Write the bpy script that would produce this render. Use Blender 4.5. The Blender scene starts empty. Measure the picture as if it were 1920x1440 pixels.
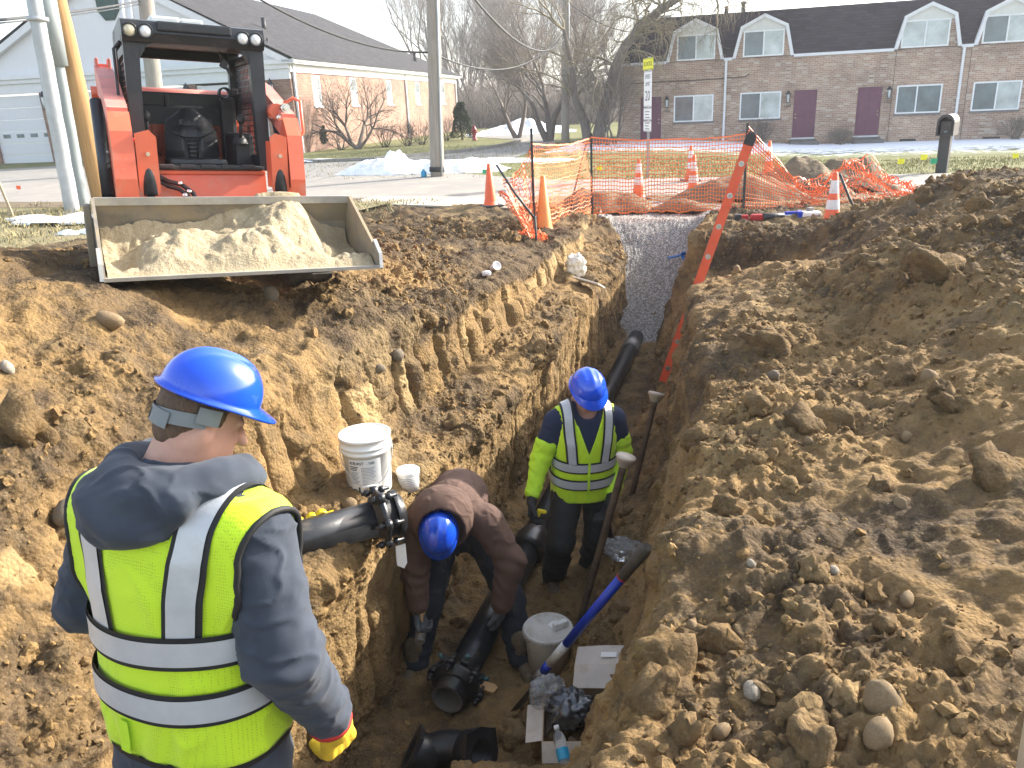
import bpy, bmesh, math, random
import numpy as np
from mathutils import Vector, Matrix

SC = bpy.context.scene
COL = SC.collection
R = math.radians
random.seed(7)

# ------------------------------------------------------------------ camera
CAM_H, PITCH, ROLL, FPX = 1.65, R(19.1), math.atan(.045), 1500.0
cam = bpy.data.cameras.new("camera")
cam.sensor_width = 36.0
cam.lens = FPX / 1920 * 36
cam.clip_start, cam.clip_end = 0.05, 2000
camo = bpy.data.objects.new("camera", cam)
COL.objects.link(camo)
_F = Vector((0, math.cos(PITCH), -math.sin(PITCH)))
_U0 = Vector((0, math.sin(PITCH), math.cos(PITCH)))
_X = Vector((1, 0, 0))
_Rt = math.cos(ROLL) * _X - math.sin(ROLL) * _U0
_Up = math.sin(ROLL) * _X + math.cos(ROLL) * _U0
m = Matrix((_Rt, _Up, -_F)).transposed().to_4x4()
m.translation = (0, 0, CAM_H)
camo.matrix_world = m
SC.camera = camo

# ------------------------------------------------------------------ sky, sun, exposure
SUN_EL, SUN_AZ = R(27), R(63)          # azimuth clockwise from +Y (the viewing direction)
W = bpy.data.worlds.new("World")
SC.world = W
W.use_nodes = True
nt = W.node_tree
nt.nodes.clear()
sky = nt.nodes.new("ShaderNodeTexSky")
sky.sky_type = 'NISHITA'
sky.sun_disc = False
sky.sun_elevation, sky.sun_rotation = SUN_EL, SUN_AZ
sky.air_density, sky.dust_density, sky.ozone_density = 1.0, 2.5, 1.0
bg = nt.nodes.new("ShaderNodeBackground")
bg.inputs[1].default_value = 0.15
out = nt.nodes.new("ShaderNodeOutputWorld")
hs = nt.nodes.new("ShaderNodeHueSaturation")          # thin high cloud takes colour out of the whole sky
hs.inputs["Saturation"].default_value = 0.62
nt.links.new(sky.outputs[0], hs.inputs["Color"])
nt.links.new(hs.outputs[0], bg.inputs[0])
nt.links.new(bg.outputs[0], out.inputs[0])
sun = bpy.data.lights.new("sun", 'SUN')
sun.energy, sun.angle, sun.color = 3.2, R(0.8), (1, .94, .84)
suno = bpy.data.objects.new("sun", sun)
COL.objects.link(suno)
_sd = Vector((math.sin(SUN_AZ) * math.cos(SUN_EL), math.cos(SUN_AZ) * math.cos(SUN_EL), math.sin(SUN_EL)))
suno.rotation_euler = _sd.to_track_quat('Z', 'Y').to_euler()
suno.location = (20, 10, 30)
SC.view_settings.view_transform = 'Standard'
SC.view_settings.look = 'None'
SC.view_settings.gamma = 1
SC.view_settings.exposure = 1.74
SC.render.engine = 'CYCLES'
SC.cycles.use_denoising = True
SC.cycles.max_bounces = 6
SC.cycles.transparent_max_bounces = 12

def ray(x, y):
    """direction through a photograph pixel (1920 x 1440 frame)"""
    return _F + _Rt * ((x - 960) / FPX) + _Up * ((720 - y) / FPX)
def atY(x, y, Y):
    d = ray(x, y); return Vector((0, 0, CAM_H)) + d * (Y / d.y)
def atz(x, y, z):
    d = ray(x, y); return Vector((0, 0, CAM_H)) + d * ((z - CAM_H) / d.z)

# ------------------------------------------------------------------ numpy noise
def _h(i, j, k, s):
    n = (i * 374761393 + j * 668265263 + k * 2147483647 + s * 1274126177) & 0xFFFFFFFF
    n = ((n ^ (n >> 13)) * 1274126177) & 0xFFFFFFFF
    n = ((n ^ (n >> 16)) * 2246822519) & 0xFFFFFFFF
    return ((n ^ (n >> 15)) & 0xFFFFFF).astype(np.float32) / np.float32(0xFFFFFF)
def vnoise(P, seed=0):
    """value noise in -1..1 at points P (n,3)"""
    Q = np.floor(P).astype(np.int64); f = (P - Q).astype(np.float32)
    f = f * f * f * (f * (f * 6 - 15) + 10)
    i, j, k = Q[:, 0], Q[:, 1], Q[:, 2]; u, v, w = f[:, 0], f[:, 1], f[:, 2]
    r = 0
    for a in (0, 1):
        for b in (0, 1):
            for c in (0, 1):
                r = r + _h(i + a, j + b, k + c, seed) * (u if a else 1 - u) * (v if b else 1 - v) * (w if c else 1 - w)
    return r * 2 - 1
def fbm(P, oct=4, seed=0, gain=.5, lac=2.03):
    r = 0; a = 1.; t = 0; P = np.asarray(P, np.float64)
    for o in range(oct):
        r = r + a * vnoise(P, seed + o * 17); t += a; a *= gain; P = P * lac + 13.7
    return r / t
def worley(P, seed=0):
    """returns nearest feature distance and a random id value per cell"""
    Q = np.floor(P).astype(np.int64); F = P - Q
    best = np.full(len(P), 9., np.float32); rid = np.zeros(len(P), np.float32)
    for a in (-1, 0, 1):
        for b in (-1, 0, 1):
            for c in (-1, 0, 1):
                i, j, k = Q[:, 0] + a, Q[:, 1] + b, Q[:, 2] + c
                dx = a + _h(i, j, k, seed) - F[:, 0]
                dy = b + _h(i, j, k, seed + 1) - F[:, 1]
                dz = c + _h(i, j, k, seed + 2) - F[:, 2]
                d = np.sqrt(dx * dx + dy * dy + dz * dz)
                mk = d < best
                best = np.where(mk, d, best)
                rid = np.where(mk, _h(i, j, k, seed + 3), rid)
    return best, rid
def sstep(a, b, x):
    t = np.clip((x - a) / (b - a), 0, 1); return t * t * (3 - 2 * t)

# ------------------------------------------------------------------ materials
MATS = {}
def _node(nt, t, **kw):
    n = nt.nodes.new(t)
    for k, v in kw.items():
        if k.startswith('i_'):
            n.inputs[k[2:].replace('_', ' ')].default_value = v
        else:
            setattr(n, k, v)
    return n
def c4(c): return (c[0], c[1], c[2], 1)
def newmat(name):
    mt = bpy.data.materials.new(name); mt.use_nodes = True
    nt = mt.node_tree; b = nt.nodes["Principled BSDF"]
    MATS[name] = mt
    return mt, nt, b
def mat(name, col, rough=.6, metal=0., var=.12, vscale=6., bump=0., bscale=60., dirt=0., dirtcol=(.22, .16, .09),
        dscale=3., spec=.5, coat=0., col2=None, sheen=0., stretch=(1, 1, 1), dist=.004):
    """procedural paint / metal / cloth: colour with noise variation, dirt film with its own shape, fine relief"""
    mt, nt, b = newmat(name)
    L = nt.links.new
    tc = _node(nt, "ShaderNodeTexCoord"); mp = _node(nt, "ShaderNodeMapping")
    mp.inputs["Scale"].default_value = stretch
    L(tc.outputs["Object"], mp.inputs[0])
    n1 = _node(nt, "ShaderNodeTexNoise", i_Scale=vscale, i_Detail=5., i_Roughness=.6)
    L(mp.outputs[0], n1.inputs["Vector"])
    mx = _node(nt, "ShaderNodeMix", data_type='RGBA')
    c2 = col2 or tuple(min(1, c * (1 + var) + var * .02) for c in col)
    c1 = col if col2 else tuple(c * (1 - var) for c in col)
    mx.inputs[6].default_value = c4(c1); mx.inputs[7].default_value = c4(c2)
    rp = _node(nt, "ShaderNodeMapRange"); rp.inputs[1].default_value = .3; rp.inputs[2].default_value = .7
    L(n1.outputs[0], rp.inputs[0]); L(rp.outputs[0], mx.inputs[0])
    cur = mx.outputs[2]
    if dirt > 0:
        n2 = _node(nt, "ShaderNodeTexNoise", i_Scale=dscale, i_Detail=8., i_Roughness=.7)
        L(tc.outputs["Object"], n2.inputs["Vector"])
        r2 = _node(nt, "ShaderNodeMapRange"); r2.inputs[1].default_value = .62 - dirt * .3; r2.inputs[2].default_value = .78 - dirt * .2
        r2.inputs[4].default_value = min(1, .5 + dirt * .5)
        L(n2.outputs[0], r2.inputs[0])
        m2 = _node(nt, "ShaderNodeMix", data_type='RGBA'); m2.inputs[7].default_value = c4(dirtcol)
        L(r2.outputs[0], m2.inputs[0]); L(cur, m2.inputs[6]); cur = m2.outputs[2]
        m3 = _node(nt, "ShaderNodeMix"); m3.inputs[2].default_value = rough; m3.inputs[3].default_value = .9
        L(r2.outputs[0], m3.inputs[0]); L(m3.outputs[0], b.inputs["Roughness"])
    else:
        b.inputs["Roughness"].default_value = rough
    L(cur, b.inputs["Base Color"])
    b.inputs["Metallic"].default_value = metal
    b.inputs["Specular IOR Level"].default_value = spec
    b.inputs["Coat Weight"].default_value = coat
    b.inputs["Sheen Weight"].default_value = sheen
    if bump > 0:
        n3 = _node(nt, "ShaderNodeTexNoise", i_Scale=bscale, i_Detail=4., i_Roughness=.6)
        L(mp.outputs[0], n3.inputs["Vector"])
        bp = _node(nt, "ShaderNodeBump"); bp.inputs["Strength"].default_value = bump; bp.inputs["Distance"].default_value = dist
        L(n3.outputs[0], bp.inputs["Height"]); L(bp.outputs[0], b.inputs["Normal"])
    return mt

# ------------------------------------------------------------------ mesh building
def tag(o, label=None, cat=None, group=None, kind=None):
    if label: o["label"] = label
    if cat: o["category"] = cat
    if group: o["group"] = group
    if kind: o["kind"] = kind
    return o
def empty(name, label=None, cat=None, loc=(0, 0, 0), rot=(0, 0, 0), group=None):
    o = bpy.data.objects.new(name, None); COL.objects.link(o)
    o.empty_display_size = .1
    o.location = loc; o.rotation_euler = rot
    return tag(o, label, cat, group)
def link(name, me, parent=None, loc=None, rot=None):
    o = bpy.data.objects.new(name, me); COL.objects.link(o)
    if parent is not None: o.parent = parent
    if loc is not None: o.location = loc
    if rot is not None: o.rotation_euler = rot
    return o
def copy_tree(o, parent=None):
    c = o.copy(); COL.objects.link(c)
    if parent is not None: c.parent = parent
    for ch in list(o.children): copy_tree(ch, c)
    return c
def npmesh(name, V, Fq, mats=(), smooth=True, midx=None):
    """mesh from numpy arrays: V (n,3), Fq (m,3|4)"""
    me = bpy.data.meshes.new(name)
    V = np.ascontiguousarray(V, np.float32); Fq = np.ascontiguousarray(Fq, np.int32)
    k = Fq.shape[1]
    me.vertices.add(len(V)); me.vertices.foreach_set("co", V.ravel())
    me.loops.add(Fq.size); me.loops.foreach_set("vertex_index", Fq.ravel())
    me.polygons.add(len(Fq))
    me.polygons.foreach_set("loop_start", np.arange(0, Fq.size, k, dtype=np.int32))
    me.polygons.foreach_set("loop_total", np.full(len(Fq), k, np.int32))
    if midx is not None: me.polygons.foreach_set("material_index", np.asarray(midx, np.int32))
    me.polygons.foreach_set("use_smooth", np.full(len(Fq), smooth, bool))
    me.update(calc_edges=True)
    for m_ in mats: me.materials.append(m_)
    return me
def frame_z(d):
    d = Vector(d).normalized()
    a = Vector((0, 0, 1)) if abs(d.z) < .9 else Vector((1, 0, 0))
    x = a.cross(d).normalized(); y = d.cross(x)
    return x, y, d
class MB:
    """collects shapes for ONE mesh object"""
    def __init__(s): s.v = []; s.f = []; s.m = []; s.sm = []; s.cur = 0
    def add(s, vs, fs, smooth=False):
        o = len(s.v); s.v += [tuple(v) for v in vs]
        for f in fs: s.f.append([i + o for i in f]); s.m.append(s.cur); s.sm.append(smooth)
        return s
    def box(s, c, d, rot=None, bev=0.):
        c = Vector(c); hx, hy, hz = d[0] / 2, d[1] / 2, d[2] / 2
        M_ = rot if rot is not None else Matrix.Identity(3)
        if bev <= 0:
            vs = [c + M_ @ Vector((x, y, z)) for x in (-hx, hx) for y in (-hy, hy) for z in (-hz, hz)]
            return s.add(vs, [(0, 1, 3, 2), (4, 6, 7, 5), (0, 4, 5, 1), (2, 3, 7, 6), (0, 2, 6, 4), (1, 5, 7, 3)])
        b = min(bev, hx * .9, hy * .9, hz * .9)
        bm = bmesh.new(); bmesh.ops.create_cube(bm, size=1)
        for v in bm.verts: v.co = Vector((v.co.x * 2 * hx, v.co.y * 2 * hy, v.co.z * 2 * hz))
        bmesh.ops.bevel(bm, geom=bm.edges[:], offset=b, segments=2, affect='EDGES', profile=.6)
        bm.verts.ensure_lookup_table()
        vs = [c + M_ @ v.co for v in bm.verts]; fs = [[v.index for v in f.verts] for f in bm.faces]
        bm.free(); return s.add(vs, fs)
    def box2(s, a, b, bev=0.):
        return s.box([(a[i] + b[i]) / 2 for i in range(3)], [abs(b[i] - a[i]) for i in range(3)], None, bev)
    def cyl(s, p0, p1, r0, r1=None, n=16, cap=True, smooth=True, hollow=0.):
        r1 = r0 if r1 is None else r1
        p0, p1 = Vector(p0), Vector(p1); x, y, d = frame_z(p1 - p0)
        vs = []
        for p, r in ((p0, r0), (p1, r1)):
            for i in range(n):
                a = 2 * math.pi * i / n; vs.append(p + x * (r * math.cos(a)) + y * (r * math.sin(a)))
        s.add(vs, [(i, (i + 1) % n, n + (i + 1) % n, n + i) for i in range(n)], smooth)
        if cap and not hollow: s.add(vs, [list(range(n))[::-1], list(range(n, 2 * n))])
        if hollow:
            vi = []
            for p, r in ((p0, r0), (p1, r1)):
                for i in range(n):
                    a = 2 * math.pi * i / n; rr = r - hollow; vi.append(p + x * (rr * math.cos(a)) + y * (rr * math.sin(a)))
            s.add(vi, [(i, n + i, n + (i + 1) % n, (i + 1) % n) for i in range(n)], smooth)
            A = vs + vi
            s.add(A, [(i, 2 * n + i, 2 * n + (i + 1) % n, (i + 1) % n) for i in range(n)])
            s.add(A, [(n + i, n + (i + 1) % n, 3 * n + (i + 1) % n, 3 * n + i) for i in range(n)])
        return s
    def tube(s, pts, r, n=8, cap=True, smooth=True, closed=False):
        pts = [Vector(p) for p in pts]; N = len(pts)
        rs = r if isinstance(r, (list, tuple)) else [r] * N
        vs = []; px = None
        for i, p in enumerate(pts):
            if closed: d = pts[(i + 1) % N] - pts[i - 1]
            else: d = pts[min(i + 1, N - 1)] - pts[max(i - 1, 0)]
            if d.length < 1e-9: d = Vector((0, 0, 1))
            d.normalize()
            if px is None: px, py, _ = frame_z(d)
            else:
                px = px - d * px.dot(d)
                if px.length < 1e-6: px = frame_z(d)[0]
                px.normalize()
            py = d.cross(px)
            for k in range(n):
                a = 2 * math.pi * k / n
                vs.append(p + px * (rs[i] * math.cos(a)) + py * (rs[i] * math.sin(a)))
        fs = []
        for i in range(N if closed else N - 1):
            j = (i + 1) % N
            for k in range(n):
                fs.append((i * n + k, i * n + (k + 1) % n, j * n + (k + 1) % n, j * n + k))
        s.add(vs, fs, smooth)
        if cap and not closed: s.add(vs, [list(range(n))[::-1], list(range((N - 1) * n, N * n))])
        return s
    def lathe(s, prof, c=(0, 0, 0), axis=(0, 0, 1), n=24, smooth=True):
        """prof: (radius, height) pairs"""
        c = Vector(c); x, y, d = frame_z(axis); vs = []
        for r, h in prof:
            for i in range(n):
                a = 2 * math.pi * i / n; vs.append(c + d * h + x * (r * math.cos(a)) + y * (r * math.sin(a)))
        fs = []
        for j in range(len(prof) - 1):
            for i in range(n):
                fs.append((j * n + i, j * n + (i + 1) % n, (j + 1) * n + (i + 1) % n, (j + 1) * n + i))
        return s.add(vs, fs, smooth)
    def prism(s, poly, d0, d1, ax='y', T=None):
        """polygon (2D) extruded: ax 'y': poly in xz from y=d0 to d1; 'x': poly in yz; 'z': poly in xy"""
        def mk(p, d):
            q = Vector((p[0], d, p[1])) if ax == 'y' else Vector((d, p[0], p[1])) if ax == 'x' else Vector((p[0], p[1], d))
            return T @ q if T is not None else q
        n = len(poly); vs = [mk(p, d0) for p in poly] + [mk(p, d1) for p in poly]
        fs = [list(range(n)), list(range(n, 2 * n))[::-1]] + [(i, n + i, n + (i + 1) % n, (i + 1) % n) for i in range(n)]
        return s.add(vs, fs)
    def ball(s, c, r, n=12, sc=(1, 1, 1), rot=None):
        c = Vector(c); M_ = rot if rot is not None else Matrix.Identity(3); m_ = max(4, n // 2); vs = []
        for j in range(m_ + 1):
            t = math.pi * j / m_
            for i in range(n):
                a = 2 * math.pi * i / n
                vs.append(c + M_ @ Vector((r * sc[0] * math.sin(t) * math.cos(a), r * sc[1] * math.sin(t) * math.sin(a), r * sc[2] * math.cos(t))))
        return s.add(vs, [(j * n + i, (j + 1) * n + i, (j + 1) * n + (i + 1) % n, j * n + (i + 1) % n) for j in range(m_) for i in range(n)], True)
    def xf(s, T):
        s.v = [tuple(T @ Vector(v)) for v in s.v]; return s
    def build(s, name, mats, parent=None, loc=None, rot=None, fix=True):
        me = bpy.data.meshes.new(name)
        me.from_pydata(s.v, [], s.f)
        me.polygons.foreach_set("material_index", s.m)
        me.polygons.foreach_set("use_smooth", s.sm)
        for m_ in (mats if isinstance(mats, (list, tuple)) else [mats]): me.materials.append(MATS[m_] if isinstance(m_, str) else m_)
        me.update()
        if fix:
            bm = bmesh.new(); bm.from_mesh(me)
            bmesh.ops.remove_doubles(bm, verts=bm.verts, dist=1e-5)
            bmesh.ops.recalc_face_normals(bm, faces=bm.faces); bm.to_mesh(me); bm.free()
        return link(name, me, parent, loc, rot)
def part(name, mats, parent, fn, **kw):
    b = MB(); fn(b); return b.build(name, mats, parent, **kw)
def text_mesh(name, s, size, mat_, parent, M_, ext=.001, align='CENTER', bold=0.):
    cu = bpy.data.curves.new(name, 'FONT'); cu.body = s; cu.size = size; cu.extrude = ext; cu.offset = bold
    cu.align_x = align; cu.align_y = 'CENTER'; cu.resolution_u = 2
    to = bpy.data.objects.new(name, cu); COL.objects.link(to)
    dg = bpy.context.evaluated_depsgraph_get()
    me = bpy.data.meshes.new_from_object(to.evaluated_get(dg))
    bpy.data.objects.remove(to); bpy.data.curves.remove(cu)
    me.materials.clear(); me.materials.append(MATS[mat_]); me.name = name
    o = link(name, me, parent)
    o.matrix_local = M_
    return o
def basis(o, x, y, z):
    """4x4 with axes x, y, z at origin o"""
    M_ = Matrix((Vector(x), Vector(y), Vector(z))).transposed().to_4x4(); M_.translation = Vector(o); return M_

# ------------------------------------------------------------------ smooth bodies from distance fields
def surfnet(fn, lo, hi, h):
    """vertices and quads of the zero level of fn (inside negative)"""
    lo = np.array(lo, float); hi = np.array(hi, float)
    n = np.maximum(4, np.ceil((hi - lo) / h).astype(int) + 1)
    ax = [lo[i] + h * np.arange(n[i]) for i in range(3)]
    V = np.empty(n, np.float32)
    YZ = np.stack(np.meshgrid(ax[1], ax[2], indexing='ij'), -1).reshape(-1, 2)
    st = max(1, int(400000 // (n[1] * n[2])))
    for i in range(0, n[0], st):
        xs = ax[0][i:i + st]
        P = np.empty((len(xs), len(YZ), 3), np.float32)
        P[:, :, 0] = xs[:, None]; P[:, :, 1:] = YZ[None]
        V[i:i + st] = fn(P.reshape(-1, 3)).reshape(len(xs), n[1], n[2])
    V[0] = V[-1] = 1; V[:, 0] = V[:, -1] = 1; V[:, :, 0] = V[:, :, -1] = 1
    S = V < 0
    cs = np.zeros(n - 1, np.int8)
    for a in (0, 1):
        for b in (0, 1):
            for c in (0, 1):
                cs += S[a:n[0] - 1 + a, b:n[1] - 1 + b, c:n[2] - 1 + c]
    act = (cs > 0) & (cs < 8)
    I = np.argwhere(act); idx = np.full(n - 1, -1, np.int64); idx[act] = np.arange(len(I))
    acc = np.zeros((len(I), 3)); cnt = np.zeros(len(I))
    cor = [(a, b, c) for a in (0, 1) for b in (0, 1) for c in (0, 1)]
    for a in cor:
        for d in range(3):
            if a[d]: continue
            b = list(a); b[d] = 1
            va = V[I[:, 0] + a[0], I[:, 1] + a[1], I[:, 2] + a[2]]; vb = V[I[:, 0] + b[0], I[:, 1] + b[1], I[:, 2] + b[2]]
            mk = (va < 0) != (vb < 0)
            t = np.where(mk, va / np.where(mk, va - vb, 1), 0)
            p = np.tile(np.array(a, float), (len(I), 1)); p[:, d] += t
            acc[mk] += p[mk]; cnt[mk] += 1
    verts = lo + h * (I + acc / cnt[:, None])
    Q = []
    for d in range(3):
        e1, e2 = [(1, 2), (2, 0), (0, 1)][d]
        sl0 = [slice(None)] * 3; sl1 = [slice(None)] * 3
        sl0[d] = slice(0, n[d] - 1); sl1[d] = slice(1, n[d])
        A, B = S[tuple(sl0)], S[tuple(sl1)]
        E = np.argwhere(A != B)
        E = E[(E[:, e1] > 0) & (E[:, e2] > 0) & (E[:, e1] < n[e1] - 1) & (E[:, e2] < n[e2] - 1)]
        if not len(E): continue
        fl = A[E[:, 0], E[:, 1], E[:, 2]]
        def at(o1, o2):
            G = E.copy(); G[:, e1] += o1; G[:, e2] += o2
            return idx[G[:, 0], G[:, 1], G[:, 2]]
        q = np.stack([at(-1, -1), at(0, -1), at(0, 0), at(-1, 0)], 1)
        q[~fl] = q[~fl][:, ::-1]
        Q.append(q)
    Q = np.concatenate(Q); Q = Q[(Q >= 0).all(1)]
    return verts, Q
def smin(a, b, k):
    h = np.maximum(k - np.abs(a - b), 0) / k
    return np.minimum(a, b) - h * h * k * .25
def s_cone(P, a, b, ra, rb):
    """tapered capsule"""
    a = np.array(a, np.float32); b = np.array(b, np.float32); d = b - a
    t = np.clip((P - a) @ d / max(1e-9, float(d @ d)), 0, 1)
    q = P - a - t[:, None] * d
    return np.sqrt((q * q).sum(1)) - (ra + (rb - ra) * t)
def s_ell(P, c, r, M_=None):
    Q = P - np.array(c, np.float32)
    if M_ is not None: Q = Q @ np.array(M_, np.float32)      # columns = local axes in world
    r = np.array(r, np.float32)
    k0 = np.sqrt(((Q / r) ** 2).sum(1)); k1 = np.sqrt(((Q / (r * r)) ** 2).sum(1))
    return k0 * (k0 - 1) / np.maximum(k1, 1e-6)
def chain(P, pts, rs, k=.03):
    d = None
    for i in range(len(pts) - 1):
        e = s_cone(P, pts[i], pts[i + 1], rs[i], rs[i + 1])
        d = e if d is None else smin(d, e, k)
    return d
def project(fn, P, D, off=0., it=40):
    """march points P along directions D onto the level fn = off"""
    P = np.array(P, np.float32); D = np.array(D, np.float32); D /= np.linalg.norm(D, axis=1)[:, None]
    for _ in range(it):
        d = fn(P) - off
        P = P + D * np.clip(d, -.03, .03)[:, None] * .8
    return P
def strip_mesh(P, nu, nv, th_dir=None, th=.003):
    """grid of points (nu*nv,3) -> thin sheet with an edge of thickness th along th_dir"""
    P = np.asarray(P); i = np.arange(nu - 1)[:, None] * nv + np.arange(nv - 1)[None]
    q = np.stack([i, i + nv, i + nv + 1, i + 1], -1).reshape(-1, 4)
    return P, q
# ================================================================== excavation
TO = np.array((-.45, 3.9)); TA = np.array((.307, .952)); TN = np.array((.952, -.307))
def st2xy(s, t): return TO[0] + TA[0] * s + TN[0] * t, TO[1] + TA[1] * s + TN[1] * t
def xy2st(x, y):
    dx, dy = x - TO[0], y - TO[1]
    return dx * TA[0] + dy * TA[1], dx * TN[0] + dy * TN[1]
# cross sections along the trench: s -> 16 (t, z) points from the far left bank to the far right bank
KEY = {
 -4.0: [(-9, .2), (-5, .9), (-3, .7), (-1.8, .3), (-1.2, -.05), (-.8, -.3), (-.6, -.4), (-.4, -.45), (0, -.5), (.5, -.45), (.9, -.25), (1.25, -.05), (2.2, 0), (3.6, .2), (6, .6), (10, .2)],
 -2.3: [(-9, .2), (-5, 1.0), (-3, .85), (-1.8, .5), (-1.15, .15), (-.8, -.2), (-.6, -.45), (-.4, -.6), (0, -.66), (.5, -.62), (.9, -.3), (1.25, -.1), (2.2, 0), (3.6, .2), (6, .7), (10, .2)],
 -1.7: [(-9, .2), (-5, 1.0), (-3, .9), (-1.9, .6), (-1.2, .25), (-.85, -.2), (-.6, -.5), (-.45, -.8), (0, -1.0), (.4, -1.0), (.92, -.75), (1.36, -.1), (2.2, .0), (3.6, .25), (6, .8), (10, .2)],
 -1.1: [(-9, .2), (-5, 1.0), (-3, 1.0), (-1.9, .62), (-1.25, .3), (-.95, -.3), (-.55, -.6), (-.48, -1.75), (0, -1.9), (.42, -1.85), (.95, -1.3), (1.36, -.08), (2.2, .02), (3.6, .3), (6, .9), (10, .2)],
 -.2: [(-9, .2), (-5, .95), (-3, 1.05), (-1.8, .55), (-1.05, .27), (-.9, -.55), (-.45, -.62), (-.5, -1.85), (0, -1.9), (.5, -1.88), (1.0, -1.47), (1.40, -.04), (2.2, .06), (3.6, .4), (6, .9), (10, .2)],
 1.0: [(-9, .15), (-5, .6), (-3, .62), (-1.7, .45), (-1.0, .2), (-.86, -.55), (-.4, -.63), (-.5, -1.8), (0, -1.86), (.5, -1.84), (.95, -1.4), (1.40, -.03), (2.2, .1), (3.6, .6), (6, 1.0), (10, .2)],
 2.6: [(-9, .1), (-5, .5), (-3, .48), (-1.6, .38), (-.85, .08), (-.76, -.5), (-.3, -.62), (-.44, -1.72), (0, -1.77), (.45, -1.75), (.86, -1.35), (1.19, -.03), (2.2, .14), (3.6, .75), (6, 1.0), (10, .2)],
 4.2: [(-9, .05), (-5, .25), (-3, .26), (-1.6, .22), (-.8, .04), (-.7, -.42), (-.3, -.5), (-.4, -1.62), (0, -1.68), (.42, -1.66), (.90, -1.27), (.985, -.10), (2.2, .12), (3.6, .85), (6, .95), (10, .15)],
 6.0: [(-9, .02), (-5, .1), (-3, .1), (-1.6, .1), (-.75, .03), (-.68, -.3), (-.22, -.42), (-.28, -1.5), (0, -1.58), (.4, -1.56), (.52, -1.1), (.93, -.42), (2.2, -.2), (3.4, .7), (6, .7), (10, .1)],
 6.55: [(-9, 0), (-5, .06), (-3, .06), (-1.6, .06), (-.75, .02), (-.66, -.22), (-.18, -.38), (-.25, -1.4), (0, -1.52), (.4, -1.5), (.5, -1.1), (.9, -.45), (2.0, -.32), (3.25, .5), (5.5, .55), (10, .08)],
 6.75: [(-9, 0), (-5, .05), (-3, .05), (-1.6, .05), (-.75, .02), (-.66, -.2), (-.16, -.36), (-.24, -1.38), (0, -1.48), (.4, -1.46), (.48, -1.1), (.84, .0), (2.0, .04), (3.2, .42), (5.5, .5), (10, .08)],
 7.4: [(-9, 0), (-5, .03), (-3, .03), (-1.6, .04), (-.85, .02), (-.74, -.1), (-.22, -.28), (-.22, -1.1), (0, -1.28), (.4, -1.26), (.5, -.9), (.8, .02), (2.0, .04), (3.1, .25), (5, .35), (10, .05)],
 9.2: [(-9, 0), (-5, 0), (-3, 0), (-1.6, .02), (-1.1, .03), (-1.0, 0), (-.85, -.02), (-.7, -.08), (0, -.12), (.6, -.1), (.75, -.03), (.95, .02), (2.0, .03), (3.1, .08), (5, .15), (10, .03)],
 10.6: [(-9, 0), (-5, 0), (-3, 0), (-1.6, 0), (-1.1, 0), (-1.0, 0), (-.85, 0), (-.7, 0), (0, 0), (.6, 0), (.75, 0), (.95, 0), (2.0, 0), (3.1, 0), (5, 0), (10, 0)],
}
NCOL = [26, 40, 70, 80, 95, 55, 110, 50, 50, 42, 95, 90, 95, 80, 30]      # columns per profile segment
def interp_key(s):
    ks = np.array(sorted(KEY)); K = np.array([KEY[k] for k in ks])
    i = np.clip(np.searchsorted(ks, s) - 1, 0, len(ks) - 2)
    f = ((s - ks[i]) / (ks[i + 1] - ks[i]))[:, None, None]
    f = f * .6 + .4 * f * f * (3 - 2 * f)
    return K[i] * (1 - f) + K[i + 1] * f
srow = np.concatenate([np.arange(-4, -2.2, .05), np.arange(-2.2, 3.2, .0115), np.arange(3.2, 7.6, .018), np.arange(7.6, 10.61, .04)])
PR = interp_key(srow)                                       # rows x 16 x 2
cols_t, cols_z, wz = [], [], []
for i, n in enumerate(NCOL):
    u = np.arange(n) / n
    for q in u:
        cols_t.append(PR[:, i, 0] * (1 - q) + PR[:, i + 1, 0] * q)
        cols_z.append(PR[:, i, 1] * (1 - q) + PR[:, i + 1, 1] * q)
        wz.append(i + q)
cols_t.append(PR[:, -1, 0]); cols_z.append(PR[:, -1, 1]); wz.append(15)
T_ = np.stack(cols_t, 1); Z_ = np.stack(cols_z, 1); WZ = np.tile(np.array(wz), (len(srow), 1)); S_ = np.tile(srow[:, None], (1, T_.shape[1]))
# round the corners of the section a little: box filter across columns
def blurc(A, k):
    P = np.pad(A, ((0, 0), (k, k)), mode='edge'); c = np.cumsum(P, 1); c = np.concatenate([np.zeros((len(A), 1)), c], 1)
    return (c[:, 2 * k + 1:] - c[:, :-2 * k - 1]) / (2 * k + 1)
T_ = blurc(blurc(T_, 5), 4); Z_ = blurc(blurc(Z_, 5), 4)
X_, Y_ = st2xy(S_, T_)
nr, nc = X_.shape
G = np.stack([X_, Y_, Z_], -1)
def gnormals(G):
    du = np.gradient(G, axis=0); dv = np.gradient(G, axis=1)
    n = np.cross(dv, du); return n / np.maximum(np.linalg.norm(n, axis=2, keepdims=True), 1e-9)
def bump_at(s0, t0, rs, rt, h):
    global G
    G[:, :, 2] += h * np.exp(-((S_ - s0) / rs) ** 2 - ((T_ - t0) / rt) ** 2)
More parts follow.
